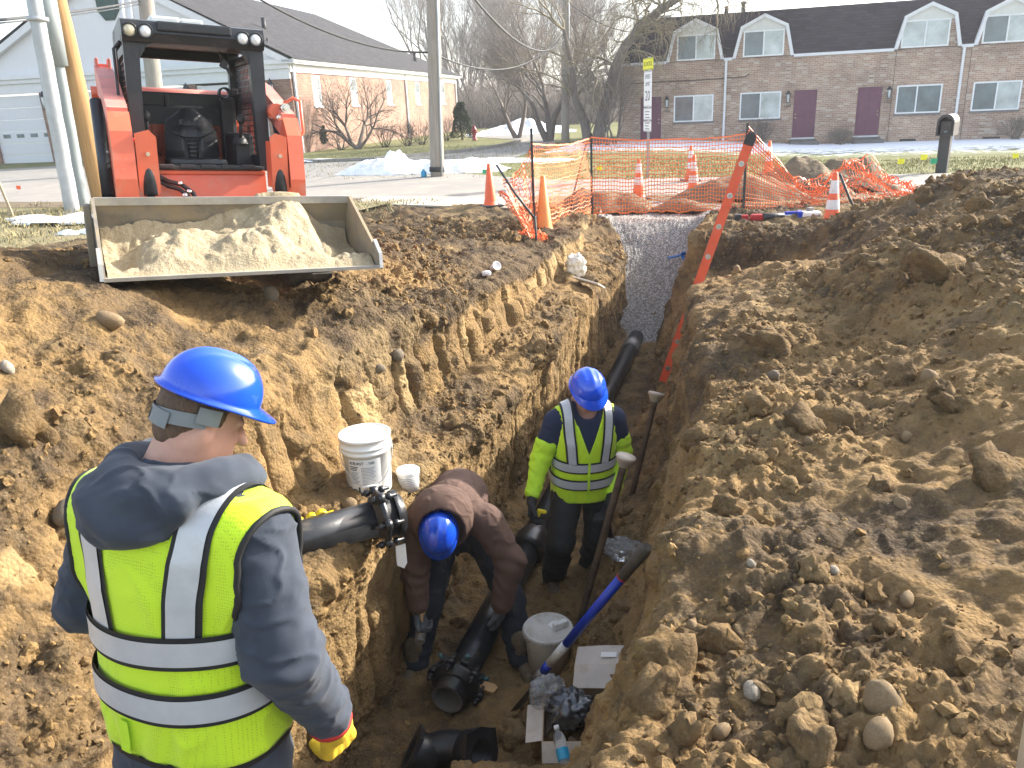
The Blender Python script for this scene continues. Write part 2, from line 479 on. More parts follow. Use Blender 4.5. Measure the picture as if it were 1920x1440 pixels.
# heaps and hollows
for b in [(-.75, .42, .32, .3, .42), (-1.25, .75, .3, .3, .25), (.75, .95, .4, .22, .12), (1.9, .8, .5, .25, .15),
          (-.1, -1.75, .4, .4, .12), (.9, -2.6, .5, .6, .15), (-.9, -2.3, .6, .5, .18), (1.6, -1.25, .4, .25, .1),
          (4.2, 1.8, .6, .4, .12), (3.2, 2.6, .7, .5, .15), (1.9, 2.4, .6, .5, -.1), (.4, 1.9, .5, .35, .07), (-.9, 1.7, .35, .3, .09),
          (5.2, 2.7, .4, .35, .15), (5.6, 3.6, .5, .4, .1), (2.6, -.6, .5, .16, .07), (.6, -.66, .35, .2, .05), (7.4, -1.6, 1.2, .6, .06),
          (5.5, -.5, .7, .18, .08)]: bump_at(*b)
NRM = gnormals(G)
Pf = G.reshape(-1, 3); Nf = NRM.reshape(-1, 3); s_, t_, w_ = S_.ravel(), T_.ravel(), WZ.ravel()
fade = sstep(10.6, 9.4, s_) * sstep(-9, -6.5, t_) * sstep(10, 7.5, t_)
upw = sstep(4.0, 4.35, w_) * sstep(5.1, 4.75, w_)             # upper cut face on the left
loww = sstep(6.02, 6.25, w_) * sstep(7.0, 6.8, w_)            # lower cut face on the left
rww = sstep(9.4, 9.9, w_) * sstep(11.05, 10.7, w_)            # right face
botm = sstep(6.95, 7.1, w_) * sstep(9.4, 8.9, w_)             # trench floor
grav = sstep(6.7, 7.3, s_ + .25 * fbm(Pf * 2.2, 3, 5)) * sstep(6.9, 7.15, w_) * sstep(10.35, 9.95, w_)
grav = np.maximum(grav, sstep(8.7, 9.0, s_ + .2 * fbm(Pf * 2, 3, 6)) * sstep(-1.0, -.7, t_ + .2 * fbm(Pf * 3, 2, 9)) * sstep(1.15, .85, t_ + .2 * fbm(Pf * 3, 2, 8)) * sstep(10.3, 9.8, s_))
gravs = sstep(.35, .65, grav)
# large lumps, medium clods, small crumbs, grain
lump = fbm(Pf * 1.7, 4, 11) * .105
mid = fbm(Pf * 6.5, 4, 23)
ridg = (.5 - np.abs(fbm(Pf * 4.2, 4, 31))) * .075
d1, r1 = worley(Pf * 8.0 + fbm(Pf * 9, 2, 3)[:, None] * .6, 41)
clod1 = np.sqrt(np.maximum(0, .30 * (.4 + r1) - d1 * d1)) * (r1 > .45)
d2, r2 = worley(Pf * 21.0 + fbm(Pf * 20, 2, 7)[:, None] * .6, 57)
clod2 = np.sqrt(np.maximum(0, .34 * (.35 + r2) - d2 * d2)) * (r2 > .3)
fine = fbm(Pf * 48, 3, 71)
patch = sstep(-.25, .3, fbm(Pf * 1.1, 3, 91))                 # where loose clods lie thick
loose = (1 - .8 * upw) * (1 - .85 * loww) * (1 - .45 * rww) * (1 - .75 * botm) * (1 - gravs) * (.22 + .78 * patch)
disp = lump * (1 - .6 * upw - .7 * loww) * (1 - .85 * botm) * (1 - gravs)
disp += ridg * (1 - .5 * (upw + loww)) * (1 - .6 * botm) * (1 - gravs)
disp += mid * .036 * (1 - .45 * (upw + loww)) * (1 - .9 * gravs)
disp += (clod1 * .06 * (1 + .8 * mid) + clod2 * .032) * loose
disp += fine * .0055 * (1 + .4 * loose) * (1 - .35 * (loww + upw))
# tooth marks left by the digging bucket: scalloped vertical flutes on the cut faces
rgn = np.random.default_rng(5)
gb = np.cumsum(np.concatenate([[-3.], rgn.choice([.14, .2, .26, .34, .5], 90, p=[.2, .3, .25, .15, .1]) * rgn.uniform(.8, 1.25, 90)]))
gdp = rgn.uniform(0, 1, 90) ** 1.3; gtop = rgn.uniform(.0, .5, 90); gbot = rgn.uniform(.55, 1.2, 90); gsk = rgn.uniform(.3, .7, 90)
wig = .028 * fbm(np.stack([s_ * 1.5, t_ * 0, Pf[:, 2] * 2.5], 1), 4, 101)
wf, wid = worley(Pf * np.array([7., 7., 4.5]) + .25 * fbm(Pf * 8, 2, 109)[:, None], 301)
def flutes(sq, lev, shift):
    q = sq + wig + shift; ig = np.clip(np.searchsorted(gb, q) - 1, 0, 88)
    f_ = (q - gb[ig]) / (gb[ig + 1] - gb[ig])
    pr = np.where(f_ < gsk[ig], f_ / gsk[ig], (1 - f_) / (1 - gsk[ig]))       # 0 at the ribs, 1 in the groove
    on = sstep(gtop[ig] - .05, gtop[ig] + .05, lev) * sstep(gbot[ig] + .07, gbot[ig] - .05, lev)
    wd_ = gb[ig + 1] - gb[ig]; dist = np.maximum(0, np.minimum(f_, 1 - f_)) * wd_; f_ = np.clip(f_, 0, 1)
    col = (gtop[ig] * 2 - .5) * .10 + .035 * (1 - (2 * f_ - 1) ** 2) + .03 * (f_ - .5) * (gsk[ig] - .5) * 4
    return (col - .10 * np.exp(-(dist / .016) ** 1.5) * (.3 + .7 * gdp[ig])) * on, on, gdp[ig]
flute, fon, fdp = flutes(s_, (w_ - 4.05) / .9, 0.)
disp += upw * (flute * .95 + (wid - .5) * .045 * (1 - .6 * fon) + .022 * fbm(Pf * np.array([5, 5, 1.6]), 4, 105)) * sstep(-2.0, -1.0, s_) * sstep(7, 6, s_)
disp += upw * .5 * (clod1 * .06 + clod2 * .03) * sstep(-.1, .35, fbm(Pf * 2.3, 3, 107))
fl2, fo2, fd2 = flutes(s_ * 1.25, (w_ - 5.95) / 1.05, 1.7)
disp += loww * (fl2 * .35 + (wid - .5) * .022 + .025 * fbm(Pf * np.array([3.5, 3.5, 1.5]), 4, 113))
# footprints and smear on the floor
disp += botm * (.035 * fbm(Pf * 4.5, 3, 121) + .03 * np.abs(fbm(Pf * 9 , 2, 123)) ) * (1 - gravs)
# crushed stone
d3, r3 = worley(Pf[gravs > .01] * 26., 131) if (gravs > .01).any() else (0, 0)
gd = np.zeros(len(Pf)); gd[gravs > .01] = np.maximum(0, .62 - d3) * .03
disp += gravs * (gd + .02 * fbm(Pf * 3, 2, 133))
disp *= fade
Pf = Pf + Nf * disp[:, None]
G2 = Pf.reshape(nr, nc, 3)
# soil: 0 ochre clay .. 1 dark topsoil; pale: dry pale smear
soil = .40 + .85 * fbm(Pf * 1.15, 4, 141) + .40 * fbm(Pf * 4, 4, 143) - .25 * np.clip(mid, -1, 1)
soil += .75 * sstep(-.22, .02, Pf[:, 2] - .1) * sstep(3.4, 4.1, w_) * sstep(4.75, 4.35, w_) * sstep(.4, 1.8, s_)   # topsoil band at the lip
soil += .62 * sstep(2.2, 4.5, s_) * sstep(4.4, 4.0, w_)                     # dark stripped topsoil on the left bank beyond the machine
soil += .04 * sstep(1.1, 1.6, t_) + .16 * sstep(2.0, 3.6, t_) * sstep(2.0, 3.6, s_)                     # darker heap upper right
soil += .22 * sstep(1.3, .9, np.abs(s_ - .6)) * sstep(4.2, 3.2, w_) - .25 * upw - .35 * loww - .05 * (t_ > 1) * (s_ < 1.5)
soil += .5 * sstep(.8, 1.0, t_) * sstep(2.6, 1.9, t_) * sstep(6.5, 6.8, s_)
soil += .5 * (r1 - .5) * (clod1 > 0)
pale = sstep(.1, .55, fbm(Pf * 1.4, 3, 151)) * .5 + upw * sstep(.25, .7, fdp + .35 * fbm(Pf * np.array([4, 4, 1.5]), 2, 153)) * .75 * fon + loww * .3
pale = np.where(clod1 > .2, pale * .5 + .25 * (r1 > .8), pale)
iq = (np.arange(nr - 1)[:, None] * nc + np.arange(nc - 1)[None]).ravel()
FQ = np.stack([iq, iq + 1, iq + nc + 1, iq + nc], 1)

# dirt material ------------------------------------------------------
def dirt_mat(name, attr=True):
    mt, nt, b = newmat(name); L = nt.links.new
    geo = _node(nt, "ShaderNodeNewGeometry")
    def noise(sc, det=6., ro=.6): 
        n = _node(nt, "ShaderNodeTexNoise", i_Scale=sc, i_Detail=det, i_Roughness=ro); L(geo.outputs["Position"], n.inputs["Vector"]); return n.outputs[0]
    def mixc(f, a, c):
        m_ = _node(nt, "ShaderNodeMix", data_type='RGBA')
        for s_, v in ((6, a), (7, c)):
            if isinstance(v, tuple): m_.inputs[s_].default_value = c4(v)
            else: L(v, m_.inputs[s_])
        if isinstance(f, float): m_.inputs[0].default_value = f
        else: L(f, m_.inputs[0])
        return m_.outputs[2]
    def rng(v, a, c, d=0., e=1.):
        r_ = _node(nt, "ShaderNodeMapRange"); r_.inputs[1].default_value = a; r_.inputs[2].default_value = c; r_.inputs[3].default_value = d; r_.inputs[4].default_value = e
        L(v, r_.inputs[0]); return r_.outputs[0]
    if attr:
        at = _node(nt, "ShaderNodeAttribute", attribute_name="soil"); sp = _node(nt, "ShaderNodeSeparateColor"); L(at.outputs["Color"], sp.inputs[0])
        so, pa, gr = sp.outputs[0], sp.outputs[1], sp.outputs[2]
    else:
        oi = _node(nt, "ShaderNodeNewGeometry"); so = rng(oi.outputs["Random Per Island"], 0., 1., .0, .62); pa = rng(noise(1.7), .45, .7, 0., .6); gr = None
    m1 = _node(nt, "ShaderNodeMath", operation='ADD'); L(so, m1.inputs[0]); L(rng(noise(14.), .3, .7, -.22, .22), m1.inputs[1])
    oc = mixc(rng(noise(3.), .35, .65), DIRT[0], DIRT[1])
    dk = mixc(rng(noise(7.), .35, .65), DIRT[2], DIRT[3])
    c = mixc(rng(m1.outputs[0], .25, .8), oc, dk)
    c = mixc(rng(pa, .15, 1., 0., .75), c, DIRT[4])
    c = mixc(rng(noise(90., 3.), .56, .72, 0., .35), c, DIRT[5])
    c = mixc(rng(noise(55., 3.), .6, .72, 0., .5), c, DIRT[2])
    if gr is not None:
        vo = _node(nt, "ShaderNodeTexVoronoi", i_Scale=38.); L(geo.outputs["Position"], vo.inputs["Vector"])
        hs = _node(nt, "ShaderNodeSeparateColor"); L(vo.outputs["Color"], hs.inputs[0])
        gc = mixc(hs.outputs[0], (.24, .228, .212), (.50, .475, .445))
        gc = mixc(rng(vo.outputs["Distance"], .35, .7), gc, (.20, .185, .165))
        c = mixc(gr, c, gc)
    L(c, b.inputs["Base Color"])
    b.inputs["Roughness"].default_value = .92; b.inputs["Specular IOR Level"].default_value = .2
    bp = _node(nt, "ShaderNodeBump"); bp.inputs["Strength"].default_value = .9; bp.inputs["Distance"].default_value = .013
    ad = _node(nt, "ShaderNodeMath", operation='ADD'); L(noise(75., 5., .7), ad.inputs[0])
    v2 = _node(nt, "ShaderNodeTexVoronoi", i_Scale=48.); L(geo.outputs["Position"], v2.inputs["Vector"])
    sb = _node(nt, "ShaderNodeMath", operation='MULTIPLY'); L(v2.outputs["Distance"], sb.inputs[0]); sb.inputs[1].default_value = -.8
    L(sb.outputs[0], ad.inputs[1]); L(ad.outputs[0], bp.inputs["Height"]); L(bp.outputs[0], b.inputs["Normal"])
    return mt
DIRT = [(.278, .176, .073), (.188, .119, .052), (.052, .036, .022), (.118, .080, .044), (.43, .305, .145), (.41, .31, .18)]
dirt_mat("dirt"); dirt_mat("dirt_clod", False)
me = npmesh("ground", Pf, FQ, [MATS["dirt"]])
ca = me.color_attributes.new("soil", 'FLOAT_COLOR', 'POINT')
cd = np.stack([np.clip(soil, 0, 1), np.clip(pale, 0, 1), gravs, np.ones(len(Pf))], 1).astype(np.float32)
ca.data.foreach_set("color", cd.ravel())
GROUND = tag(link("ground", me), kind="structure")

def ground_at(s, t):
    """surface point and normal of the excavation nearest to trench coordinates (vectorised by search)"""
    i = np.clip(np.searchsorted(srow, s), 1, nr - 2)
    row = G2[i]; st = (row[:, 0] - TO[0]) * TN[0] + (row[:, 1] - TO[1]) * TN[1]
    return row, st
def gz(x, y, top=True):
    s, t = xy2st(x, y); row, st = ground_at(s, t)
    k = np.where(np.abs(st - t) < .03)[0]
    if len(k) == 0: k = [int(np.argmin(np.abs(st - t)))]
    zz = row[k, 2]; return float(zz.max() if top else zz.min())
# ================================================================== loose clods and stones lying on the excavation
rng_ = np.random.default_rng(12)
bmi = bmesh.new(); bmesh.ops.create_icosphere(bmi, subdivisions=2, radius=1)
ICO_V = np.array([v.co[:] for v in bmi.verts]); ICO_F = np.array([[v.index for v in f.verts] for f in bmi.faces]); bmi.free()
bmi = bmesh.new(); bmesh.ops.create_icosphere(bmi, subdivisions=1, radius=1)
ICO1_V = np.array([v.co[:] for v in bmi.verts]); ICO1_F = np.array([[v.index for v in f.verts] for f in bmi.faces]); bmi.free()
bmi = bmesh.new(); bmesh.ops.create_icosphere(bmi, subdivisions=3, radius=1)
ICO3_V = np.array([v.co[:] for v in bmi.verts]); ICO3_F = np.array([[v.index for v in f.verts] for f in bmi.faces]); bmi.free()
def lumpv(V, seed, rough, round_):
    n = fbm(V * 1.3 + seed * 7.1, 3, 200 + seed)
    w, _ = worley(V * 1.6 + seed * 3.3, 300 + seed)
    r = 1 + rough * n - (1 - round_) * (w - .5) * .6
    return V * r[:, None]
def rrot(n):
    q = rng_.normal(size=(n, 4)); q /= np.linalg.norm(q, axis=1)[:, None]; w, x, y, z = q.T
    return np.stack([np.stack([1 - 2 * (y * y + z * z), 2 * (x * y - z * w), 2 * (x * z + y * w)], -1),
                     np.stack([2 * (x * y + z * w), 1 - 2 * (x * x + z * z), 2 * (y * z - x * w)], -1),
                     np.stack([2 * (x * z - y * w), 2 * (y * z + x * w), 1 - 2 * (x * x + y * y)], -1)], 1)
FN = gnormals(G2).reshape(-1, 3)
area_w = (1 - .9 * gravs) * (1 - .93 * upw) * (1 - .97 * loww) * (1 - .7 * rww) * (1 - .75 * botm) * fade * (.06 + patch) 
area_w *= sstep(8.6, 7.6, s_) * sstep(-2.6, -2.2, s_) * sstep(-4.5, -3.5, t_) * sstep(5.5, 4.2, t_) * (FN[:, 2] > .15)
el_ = (np.linalg.norm(np.gradient(G2, axis=0), axis=2) * np.linalg.norm(np.gradient(G2, axis=1), axis=2)).ravel()
area_w = area_w * el_; area_w /= area_w.sum()
base1 = [lumpv(ICO1_V, k, .9, .0) for k in range(8)]
base2 = [lumpv(ICO_V, k + 20, .8, -.2) for k in range(8)]
def scatter(n, base, F_, r0, r1, pw, sink):
    pick = rng_.choice(len(Pf), n, p=area_w); r = r0 * (r1 / r0) ** (rng_.uniform(0, 1, n) ** pw)
    M_ = rrot(n); sc = rng_.uniform(.65, 1.2, (n, 3)); k = rng_.integers(0, len(base), n)
    B = np.stack(base)[k] * sc[:, None, :]
    V = np.einsum('nij,nvj->nvi', M_, B) * r[:, None, None] + (Pf[pick] + FN[pick] * (r * sink)[:, None])[:, None, :]
    nv = B.shape[1]; Fa = (F_[None] + (np.arange(n) * nv)[:, None, None]).reshape(-1, 3)
    return V.reshape(-1, 3), Fa
V1, F1 = scatter(30000, base1, ICO1_F, .0045, .024, 1.9, .1)
V2, F2 = scatter(1300, base2, ICO_F, .018, .055, 2., .0)
me = npmesh("dirt_crumbs", np.concatenate([V1, V2]), np.concatenate([F1, F2 + len(V1)]), [MATS["dirt_clod"]], False)
tag(link("dirt_crumbs", me), "loose crumbs of brown soil strewn over the trench banks", "soil", kind="stuff")

# stones and clods one can pick out singly: children of the ground
def stone_mat(name, c1, c2):
    mat(name, c1, .8, col2=c2, vscale=9., bump=.5, bscale=40., dirt=.6, dirtcol=(.21, .135, .06), dscale=5., spec=.25, dist=.01)
stone_mat("stone_tan", (.29, .21, .12), (.18, .13, .08)); stone_mat("stone_grey", (.22, .19, .15), (.13, .115, .095)); stone_mat("stone_white", (.42, .39, .33), (.29, .26, .21))
STM = []
for k in range(10):
    for mn in ("dirt_clod", "stone_tan", "stone_grey", "stone_white"):
        V = lumpv(ICO3_V, 40 + k, .75, -.25) if mn == "dirt_clod" else lumpv(ICO_V, 60 + k, .28, .75)
        if mn == "dirt_clod": V = V * (1 + .10 * fbm(ICO3_V * 5 + k, 3, 77 + k))[:, None]
        STM.append((mn, npmesh("clod_mesh" if mn == "dirt_clod" else "stone_mesh", V, ICO3_F if mn == "dirt_clod" else ICO_F, [MATS[mn]])))
def put_stone(p, n, r, kind, k=None, sc=None, rot=None):
    c = [q for q in STM if q[0] == kind]; me_ = c[(k if k is not None else random.randrange(10)) % 10][1]
    o = link("clod" if kind == "dirt_clod" else "stone", me_, GROUND, Vector(p) + Vector(n) * r * (-.05 if kind == 'dirt_clod' else .2), rot or [random.uniform(0, 6.28) for _ in range(3)])
    o.scale = [r * q for q in (sc or (random.uniform(.8, 1.25), random.uniform(.7, 1.1), random.uniform(.55, .9)))]
    return o
pick = rng_.choice(len(Pf), 235, p=area_w)
for i_, q in enumerate(pick):
    kd = random.choices(["dirt_clod", "stone_tan", "stone_grey", "stone_white"], [9, 1.1, .6, .12])[0]
    r_ = random.uniform(.028, .062) * (1.25 if kd == "dirt_clod" else .62)
    if random.random() < .12: r_ *= 1.6
    put_stone(Pf[q], FN[q], r_, kd)
# the ones that stand out in the photograph (pixel, size, kind)
def pix_ground(x, y):
    """first point of the excavation along the view ray through a pixel"""
    d = np.array(ray(x, y)); d /= np.linalg.norm(d); v = Pf - np.array([0, 0, CAM_H]); al = v @ d
    off = np.linalg.norm(v - al[:, None] * d, axis=1) / np.maximum(al, .3)
    c = np.where((off < .006) & (al > .6))[0]
    if not len(c): c = np.array([int(np.argmin(off + (al < .6) * 9))])
    j = c[np.argmin(al[c])]; return Pf[j], FN[j]
for x, y, r, kd in [(1408, 1290, .032, "stone_white"), (1652, 1308, .05, "stone_tan"), (1640, 1375, .045, "stone_tan"), (1355, 1370, .035, "stone_tan"),
                    (1452, 700, .05, "stone_grey"), (1360, 950, .09, "dirt_clod"), (1500, 790, .1, "dirt_clod"), (1560, 785, .08, "dirt_clod"), (1350, 1205, .085, "dirt_clod"),
                    (1700, 810, .03, "stone_tan"), (1440, 640, .16, "dirt_clod"), (1770, 500, .17, "dirt_clod"), (1240, 1240, .11, "dirt_clod"), (1225, 1300, .13, "dirt_clod"),
                    (1500, 1350, .075, "dirt_clod"), (1580, 1300, .055, "dirt_clod"), (1530, 1400, .1, "dirt_clod"), (1690, 940, .03, "stone_tan"), (1560, 1060, .022, "stone_white"),
                    (1410, 1050, .02, "stone_white"), (1700, 1115, .035, "stone_tan"), (1305, 1175, .03, "stone_tan"), (1860, 880, .12, "dirt_clod"), (1840, 380, .1, "dirt_clod"),
                    (210, 600, .07, "stone_tan"), (20, 685, .04, "stone_white"), (40, 795, .13, "dirt_clod"), (130, 950, .06, "stone_grey"), (745, 660, .06, "stone_grey"),
                    (720, 690, .035, "stone_grey"), (655, 940, .055, "stone_tan"), (510, 545, .06, "stone_grey"), (1800, 340, .12, "dirt_clod"), (1735, 360, .1, "dirt_clod"),
                    (1000, 1345, .12, "dirt_clod"), (960, 1370, .1, "dirt_clod"), (1030, 1390, .09, "dirt_clod"), (1380, 500, .06, "stone_tan"), (1420, 760, .09, "dirt_clod")]:
    p_, n_ = pix_ground(x, y); put_stone(p_, n_, r, kd)
# ================================================================== surroundings: lawn sheet, road, drive, kerb, snow
def ground_mat(name, cols, scs, bump=.5, bs=30., rough=.9):
    """three-colour ground with noise at two scales"""
    mt, nt, b = newmat(name); L = nt.links.new
    geo = _node(nt, "ShaderNodeNewGeometry")
    def nz(sc, det=6.):
        n = _node(nt, "ShaderNodeTexNoise", i_Scale=sc, i_Detail=det, i_Roughness=.65); L(geo.outputs["Position"], n.inputs["Vector"])
        r_ = _node(nt, "ShaderNodeMapRange"); r_.inputs[1].default_value = .36; r_.inputs[2].default_value = .64; L(n.outputs[0], r_.inputs[0]); return n.outputs[0], r_.outputs[0]
    m1 = _node(nt, "ShaderNodeMix", data_type='RGBA'); m1.inputs[6].default_value = c4(cols[0]); m1.inputs[7].default_value = c4(cols[1]); L(nz(scs[0])[1], m1.inputs[0])
    m2 = _node(nt, "ShaderNodeMix", data_type='RGBA'); m2.inputs[7].default_value = c4(cols[2]); L(m1.outputs[2], m2.inputs[6])
    n_, r_ = nz(scs[1]); q = _node(nt, "ShaderNodeMapRange"); q.inputs[1].default_value = .5; q.inputs[2].default_value = .68; q.inputs[4].default_value = .85; L(n_, q.inputs[0]); L(q.outputs[0], m2.inputs[0])
    L(m2.outputs[2], b.inputs["Base Color"]); b.inputs["Roughness"].default_value = rough; b.inputs["Specular IOR Level"].default_value = .25
    bp = _node(nt, "ShaderNodeBump"); bp.inputs["Strength"].default_value = bump; bp.inputs["Distance"].default_value = .03; L(nz(bs)[0], bp.inputs["Height"]); L(bp.outputs[0], b.inputs["Normal"])
    return mt
ground_mat("lawn", [(.105, .125, .035), (.20, .185, .075), (.26, .225, .12)], [1.2, 5.], .8, 40.)
ground_mat("lawn_dry", [(.24, .20, .11), (.17, .155, .07), (.30, .25, .15)], [1.5, 6.], .8, 40.)
ground_mat("asphalt", [(.30, .275, .24), (.25, .235, .215), (.36, .325, .27)], [.25, 1.3], .25, 120.)
ground_mat("drive_grey", [(.24, .225, .20), (.28, .265, .24), (.19, .18, .165)], [.4, 2.5], .25, 120.)
ground_mat("kerb_stone", [(.30, .285, .26), (.22, .21, .19), (.17, .16, .14)], [2., 6.], .3, 60.)
ground_mat("snow", [(.86, .88, .92), (.80, .83, .88), (.58, .57, .54)], [1.1, 2.3], .6, 9.)
ground_mat("mud", [(.15, .115, .075), (.22, .17, .105), (.10, .078, .052)], [1.3, 4.], .9, 25.)
def sheet(name, pts, z, m_, kind="structure", parent=None, hgt=None, label=None, cat=None):
    """flat polygon of ground at height z; a finer grid where hgt is given"""
    b = MB(); b.add([(p[0], p[1], z) for p in pts], [list(range(len(pts)))])
    o = b.build(name, m_, parent, fix=False)
    return tag(o, label, cat, kind=kind)
def st(s, t, z=0.): x, y = st2xy(s, t); return (x, y)
# lawn and verge round the excavation, out to the horizon (four sheets meeting the excavation's edge)
def lawn_h(x, y): return 0
b = MB()
for q in ([(-230, -9), (10.58, -9), (10.58, -230), (-230, -230)], [(-230, 10), (10.58, 10), (10.58, 230), (-230, 230)], [(-230, -9), (-4, -9), (-4, 10), (-230, 10)]):
    b.add([(*st(s, t), -.012) for s, t in q], [(0, 1, 2, 3)])
gs = [10.58, 13, 15, 16, 17, 18, 19, 20, 21, 22, 23, 24, 25, 26, 27, 30, 60, 230]; gt_ = [-230, -60, -20, -8, -4, -3, -2, -1, 0, 1, 2, 3, 4, 6, 10, 30, 60, 230]
def lawn_z(s, t): return -.012 - .34 * float(sstep(15.5, 26, s)) * float(sstep(-3, 4, t))
vs = [(*st(s, t), lawn_z(s, t)) for s in gs for t in gt_]; nt_ = len(gt_)
b.add(vs, [(i * nt_ + j, i * nt_ + j + 1, (i + 1) * nt_ + j + 1, (i + 1) * nt_ + j) for i in range(len(gs) - 1) for j in range(nt_ - 1)], True)
tag(b.build("lawn", "lawn"), kind="structure")
# road crossing in front of the houses, and the apron and side street that run off between the buildings
ROAD0, ROAD1 = 11.25, 14.9
sheet("road", [st(ROAD0, -80), st(ROAD0, 80), st(ROAD1, 80), st(ROAD1, -3.0), st(ROAD1 + 1.0, -4.5), st(ROAD1 + 2.2, -6), st(ROAD1 + 2.2, -80)], .008, "asphalt")
def pz(x, y, z=0.): p = atz(x, y, z); return (p.x, p.y)
sheet("side_street", [pz(-600, 375), pz(560, 338), pz(700, 330), pz(800, 312), pz(900, 306), pz(944, 303), pz(1000, 284), pz(1040, 272), pz(1040, 258), pz(1010, 252), pz(930, 250), pz(870, 252), pz(905, 258), pz(985, 263), pz(960, 272), pz(880, 283), pz(800, 291),
                      pz(700, 300), pz(600, 304), pz(560, 303), pz(200, 305), pz(0, 318), pz(-600, 345)], .004, "drive_grey")
def kerb(name, pts, w=.16, h=.12, z=0.):
    bb = MB()
    for i in range(len(pts) - 1):
        a, c = Vector((*pts[i], z)), Vector((*pts[i + 1], z)); d = (c - a).normalized(); n = Vector((-d.y, d.x, 0)) * w / 2
        prof = [a - n, a + n, c + n, c - n]
        up = Vector((0, 0, h)); bb.add([*(p - up * .2 for p in prof), *(p + up for p in prof)], [(4, 5, 6, 7), (0, 1, 5, 4), (1, 2, 6, 5), (2, 3, 7, 6), (3, 0, 4, 7)])
    return tag(bb.build(name, "kerb_stone"), kind="structure")
kerb("kerb", [pz(520, 304), pz(560, 304.5), pz(600, 305), pz(700, 301), pz(800, 292), pz(880, 284), pz(940, 275), pz(985, 264)])
# muddy shoulder along the near side of the road
b = MB(); n_ = 60
vs = []
for i in range(n_ + 1):
    t = -30 + 60 * i / n_; w0 = random.uniform(-.12, .12)
    vs += [(*st(10.5, t), -.006), (*st(ROAD0 + .25 + w0, t), .014)]
b.add(vs, [(2 * i, 2 * i + 1, 2 * i + 3, 2 * i + 2) for i in range(n_)]); tag(b.build("road_shoulder", "mud", fix=False), kind="structure")
sheet("dry_verge", [st(10.3, -9.1), st(10.3, -40), st(2, -40), st(2, -9.1)], -.004, "lawn_dry")
sheet("dry_verge", [st(2.5, -8.9), st(2.5, -9.2), st(10.5, -9.2), st(10.5, -5.0), st(8.2, -5.2), st(5.5, -6.4)], .06, "lawn_dry")

# snow: low irregular drifts of real thickness
def heap(name, c, rx, ry, h, m_, seed, rz=0., n=70, label=None, cat=None, kind=None, rough=.25, z0=0., pw=1.2, det=3.):
    u = np.linspace(-1, 1, n); X, Y = np.meshgrid(u, u, indexing='ij'); r = np.sqrt(X * X + Y * Y)
    P = np.stack([X.ravel() * rx, Y.ravel() * ry, 0 * X.ravel()], 1)
    e = r.ravel() * (1 + .35 * fbm(P * (1.5 / max(rx, ry)) + seed, 3, seed))
    z = np.maximum(0, 1 - e ** 2) ** pw * h * (1 + rough * 2 * fbm(P * (2.6 / max(rx, ry)) + seed * 3, 4, seed + 5)) + (e < 1) * rough * .12 * h * fbm(P * (det * 3 / max(rx, ry)), 3, seed + 9)
    z = np.where(e < 1, np.maximum(z, .004), -.03)
    V = np.stack([P[:, 0], P[:, 1], z], 1)
    i = (np.arange(n - 1)[:, None] * n + np.arange(n - 1)[None]).ravel()
    Fq = np.stack([i, i + n, i + n + 1, i + 1], 1); keep = (z[Fq] > -.02).any(1)
    o = link(name, npmesh(name, V, Fq[keep], [MATS[m_]]), None, (c[0], c[1], z0), (0, 0, rz))
    return tag(o, label, cat, kind=kind)
c = pz(790, 322); heap("snow_pile", c, 2.6, 1.0, .4, "snow", 3, -.28, 90, "dirty white ploughed snow heap around the foot of the wooden utility pole", "snow pile", rough=.6, det=5)
c = pz(733, 318); heap("snow_pile", c, .9, .7, .42, "snow", 8, .2, 60, "tall lumpy end of the ploughed snow on the road edge, left of the pole", "snow pile", rough=.7, det=5)
c = pz(980, 252); heap("snow_pile", (c[0], c[1] + 2), 3.6, 2.2, .7, "snow", 13, 0, 90, "big far snow heap at the end of the side street by the woods", "snow pile", rough=.5, det=5)
c = pz(905, 303); heap("snow_patch", c, 3., .8, .10, "snow", 17, -.3, 50, kind="stuff", label="thin melting snow along the side street edge", cat="snow")
for i_, (x, y, rx, ry) in enumerate([(110, 413, .9, .28), (60, 408, .6, .2), (150, 405, .5, .15), (125, 438, .25, .12), (160, 436, .3, .1), (590, 300, 1.5, .5)]):
    c = pz(x, y, .07); heap("snow_patch", c, rx, ry, .06, "snow", 30 + i_, -.25, 36, kind="stuff", label="thin patch of old snow on the dry grass by the grey posts", cat="snow", z0=.06)

# old snow left lying in the shade of the houses: broken up towards the sunny lawn
mt, nt, b_ = newmat("snow_broken"); L = nt.links.new
geo = _node(nt, "ShaderNodeNewGeometry"); at_ = _node(nt, "ShaderNodeAttribute", attribute_name="cover")
n1 = _node(nt, "ShaderNodeTexNoise", i_Scale=2.6, i_Detail=9., i_Roughness=.75); L(geo.outputs["Position"], n1.inputs["Vector"])
ad = _node(nt, "ShaderNodeMath", operation='ADD'); L(n1.outputs[0], ad.inputs[0]); L(at_.outputs["Fac"], ad.inputs[1])
r_ = _node(nt, "ShaderNodeMapRange"); r_.inputs[1].default_value = .92; r_.inputs[2].default_value = 1.02; L(ad.outputs[0], r_.inputs[0])
mx = _node(nt, "ShaderNodeMix", data_type='RGBA'); mx.inputs[6].default_value = (.13, .14, .05, 1); mx.inputs[7].default_value = (.80, .83, .88, 1); L(r_.outputs[0], mx.inputs[0]); L(mx.outputs[2], b_.inputs["Base Color"]); b_.inputs["Roughness"].default_value = .85
hx, hy = Vector((math.cos(R(-16)), math.sin(R(-16)))), Vector((-math.sin(R(-16)), math.cos(R(-16))))
vs, cv, NX, NY = [], [], 40, 16
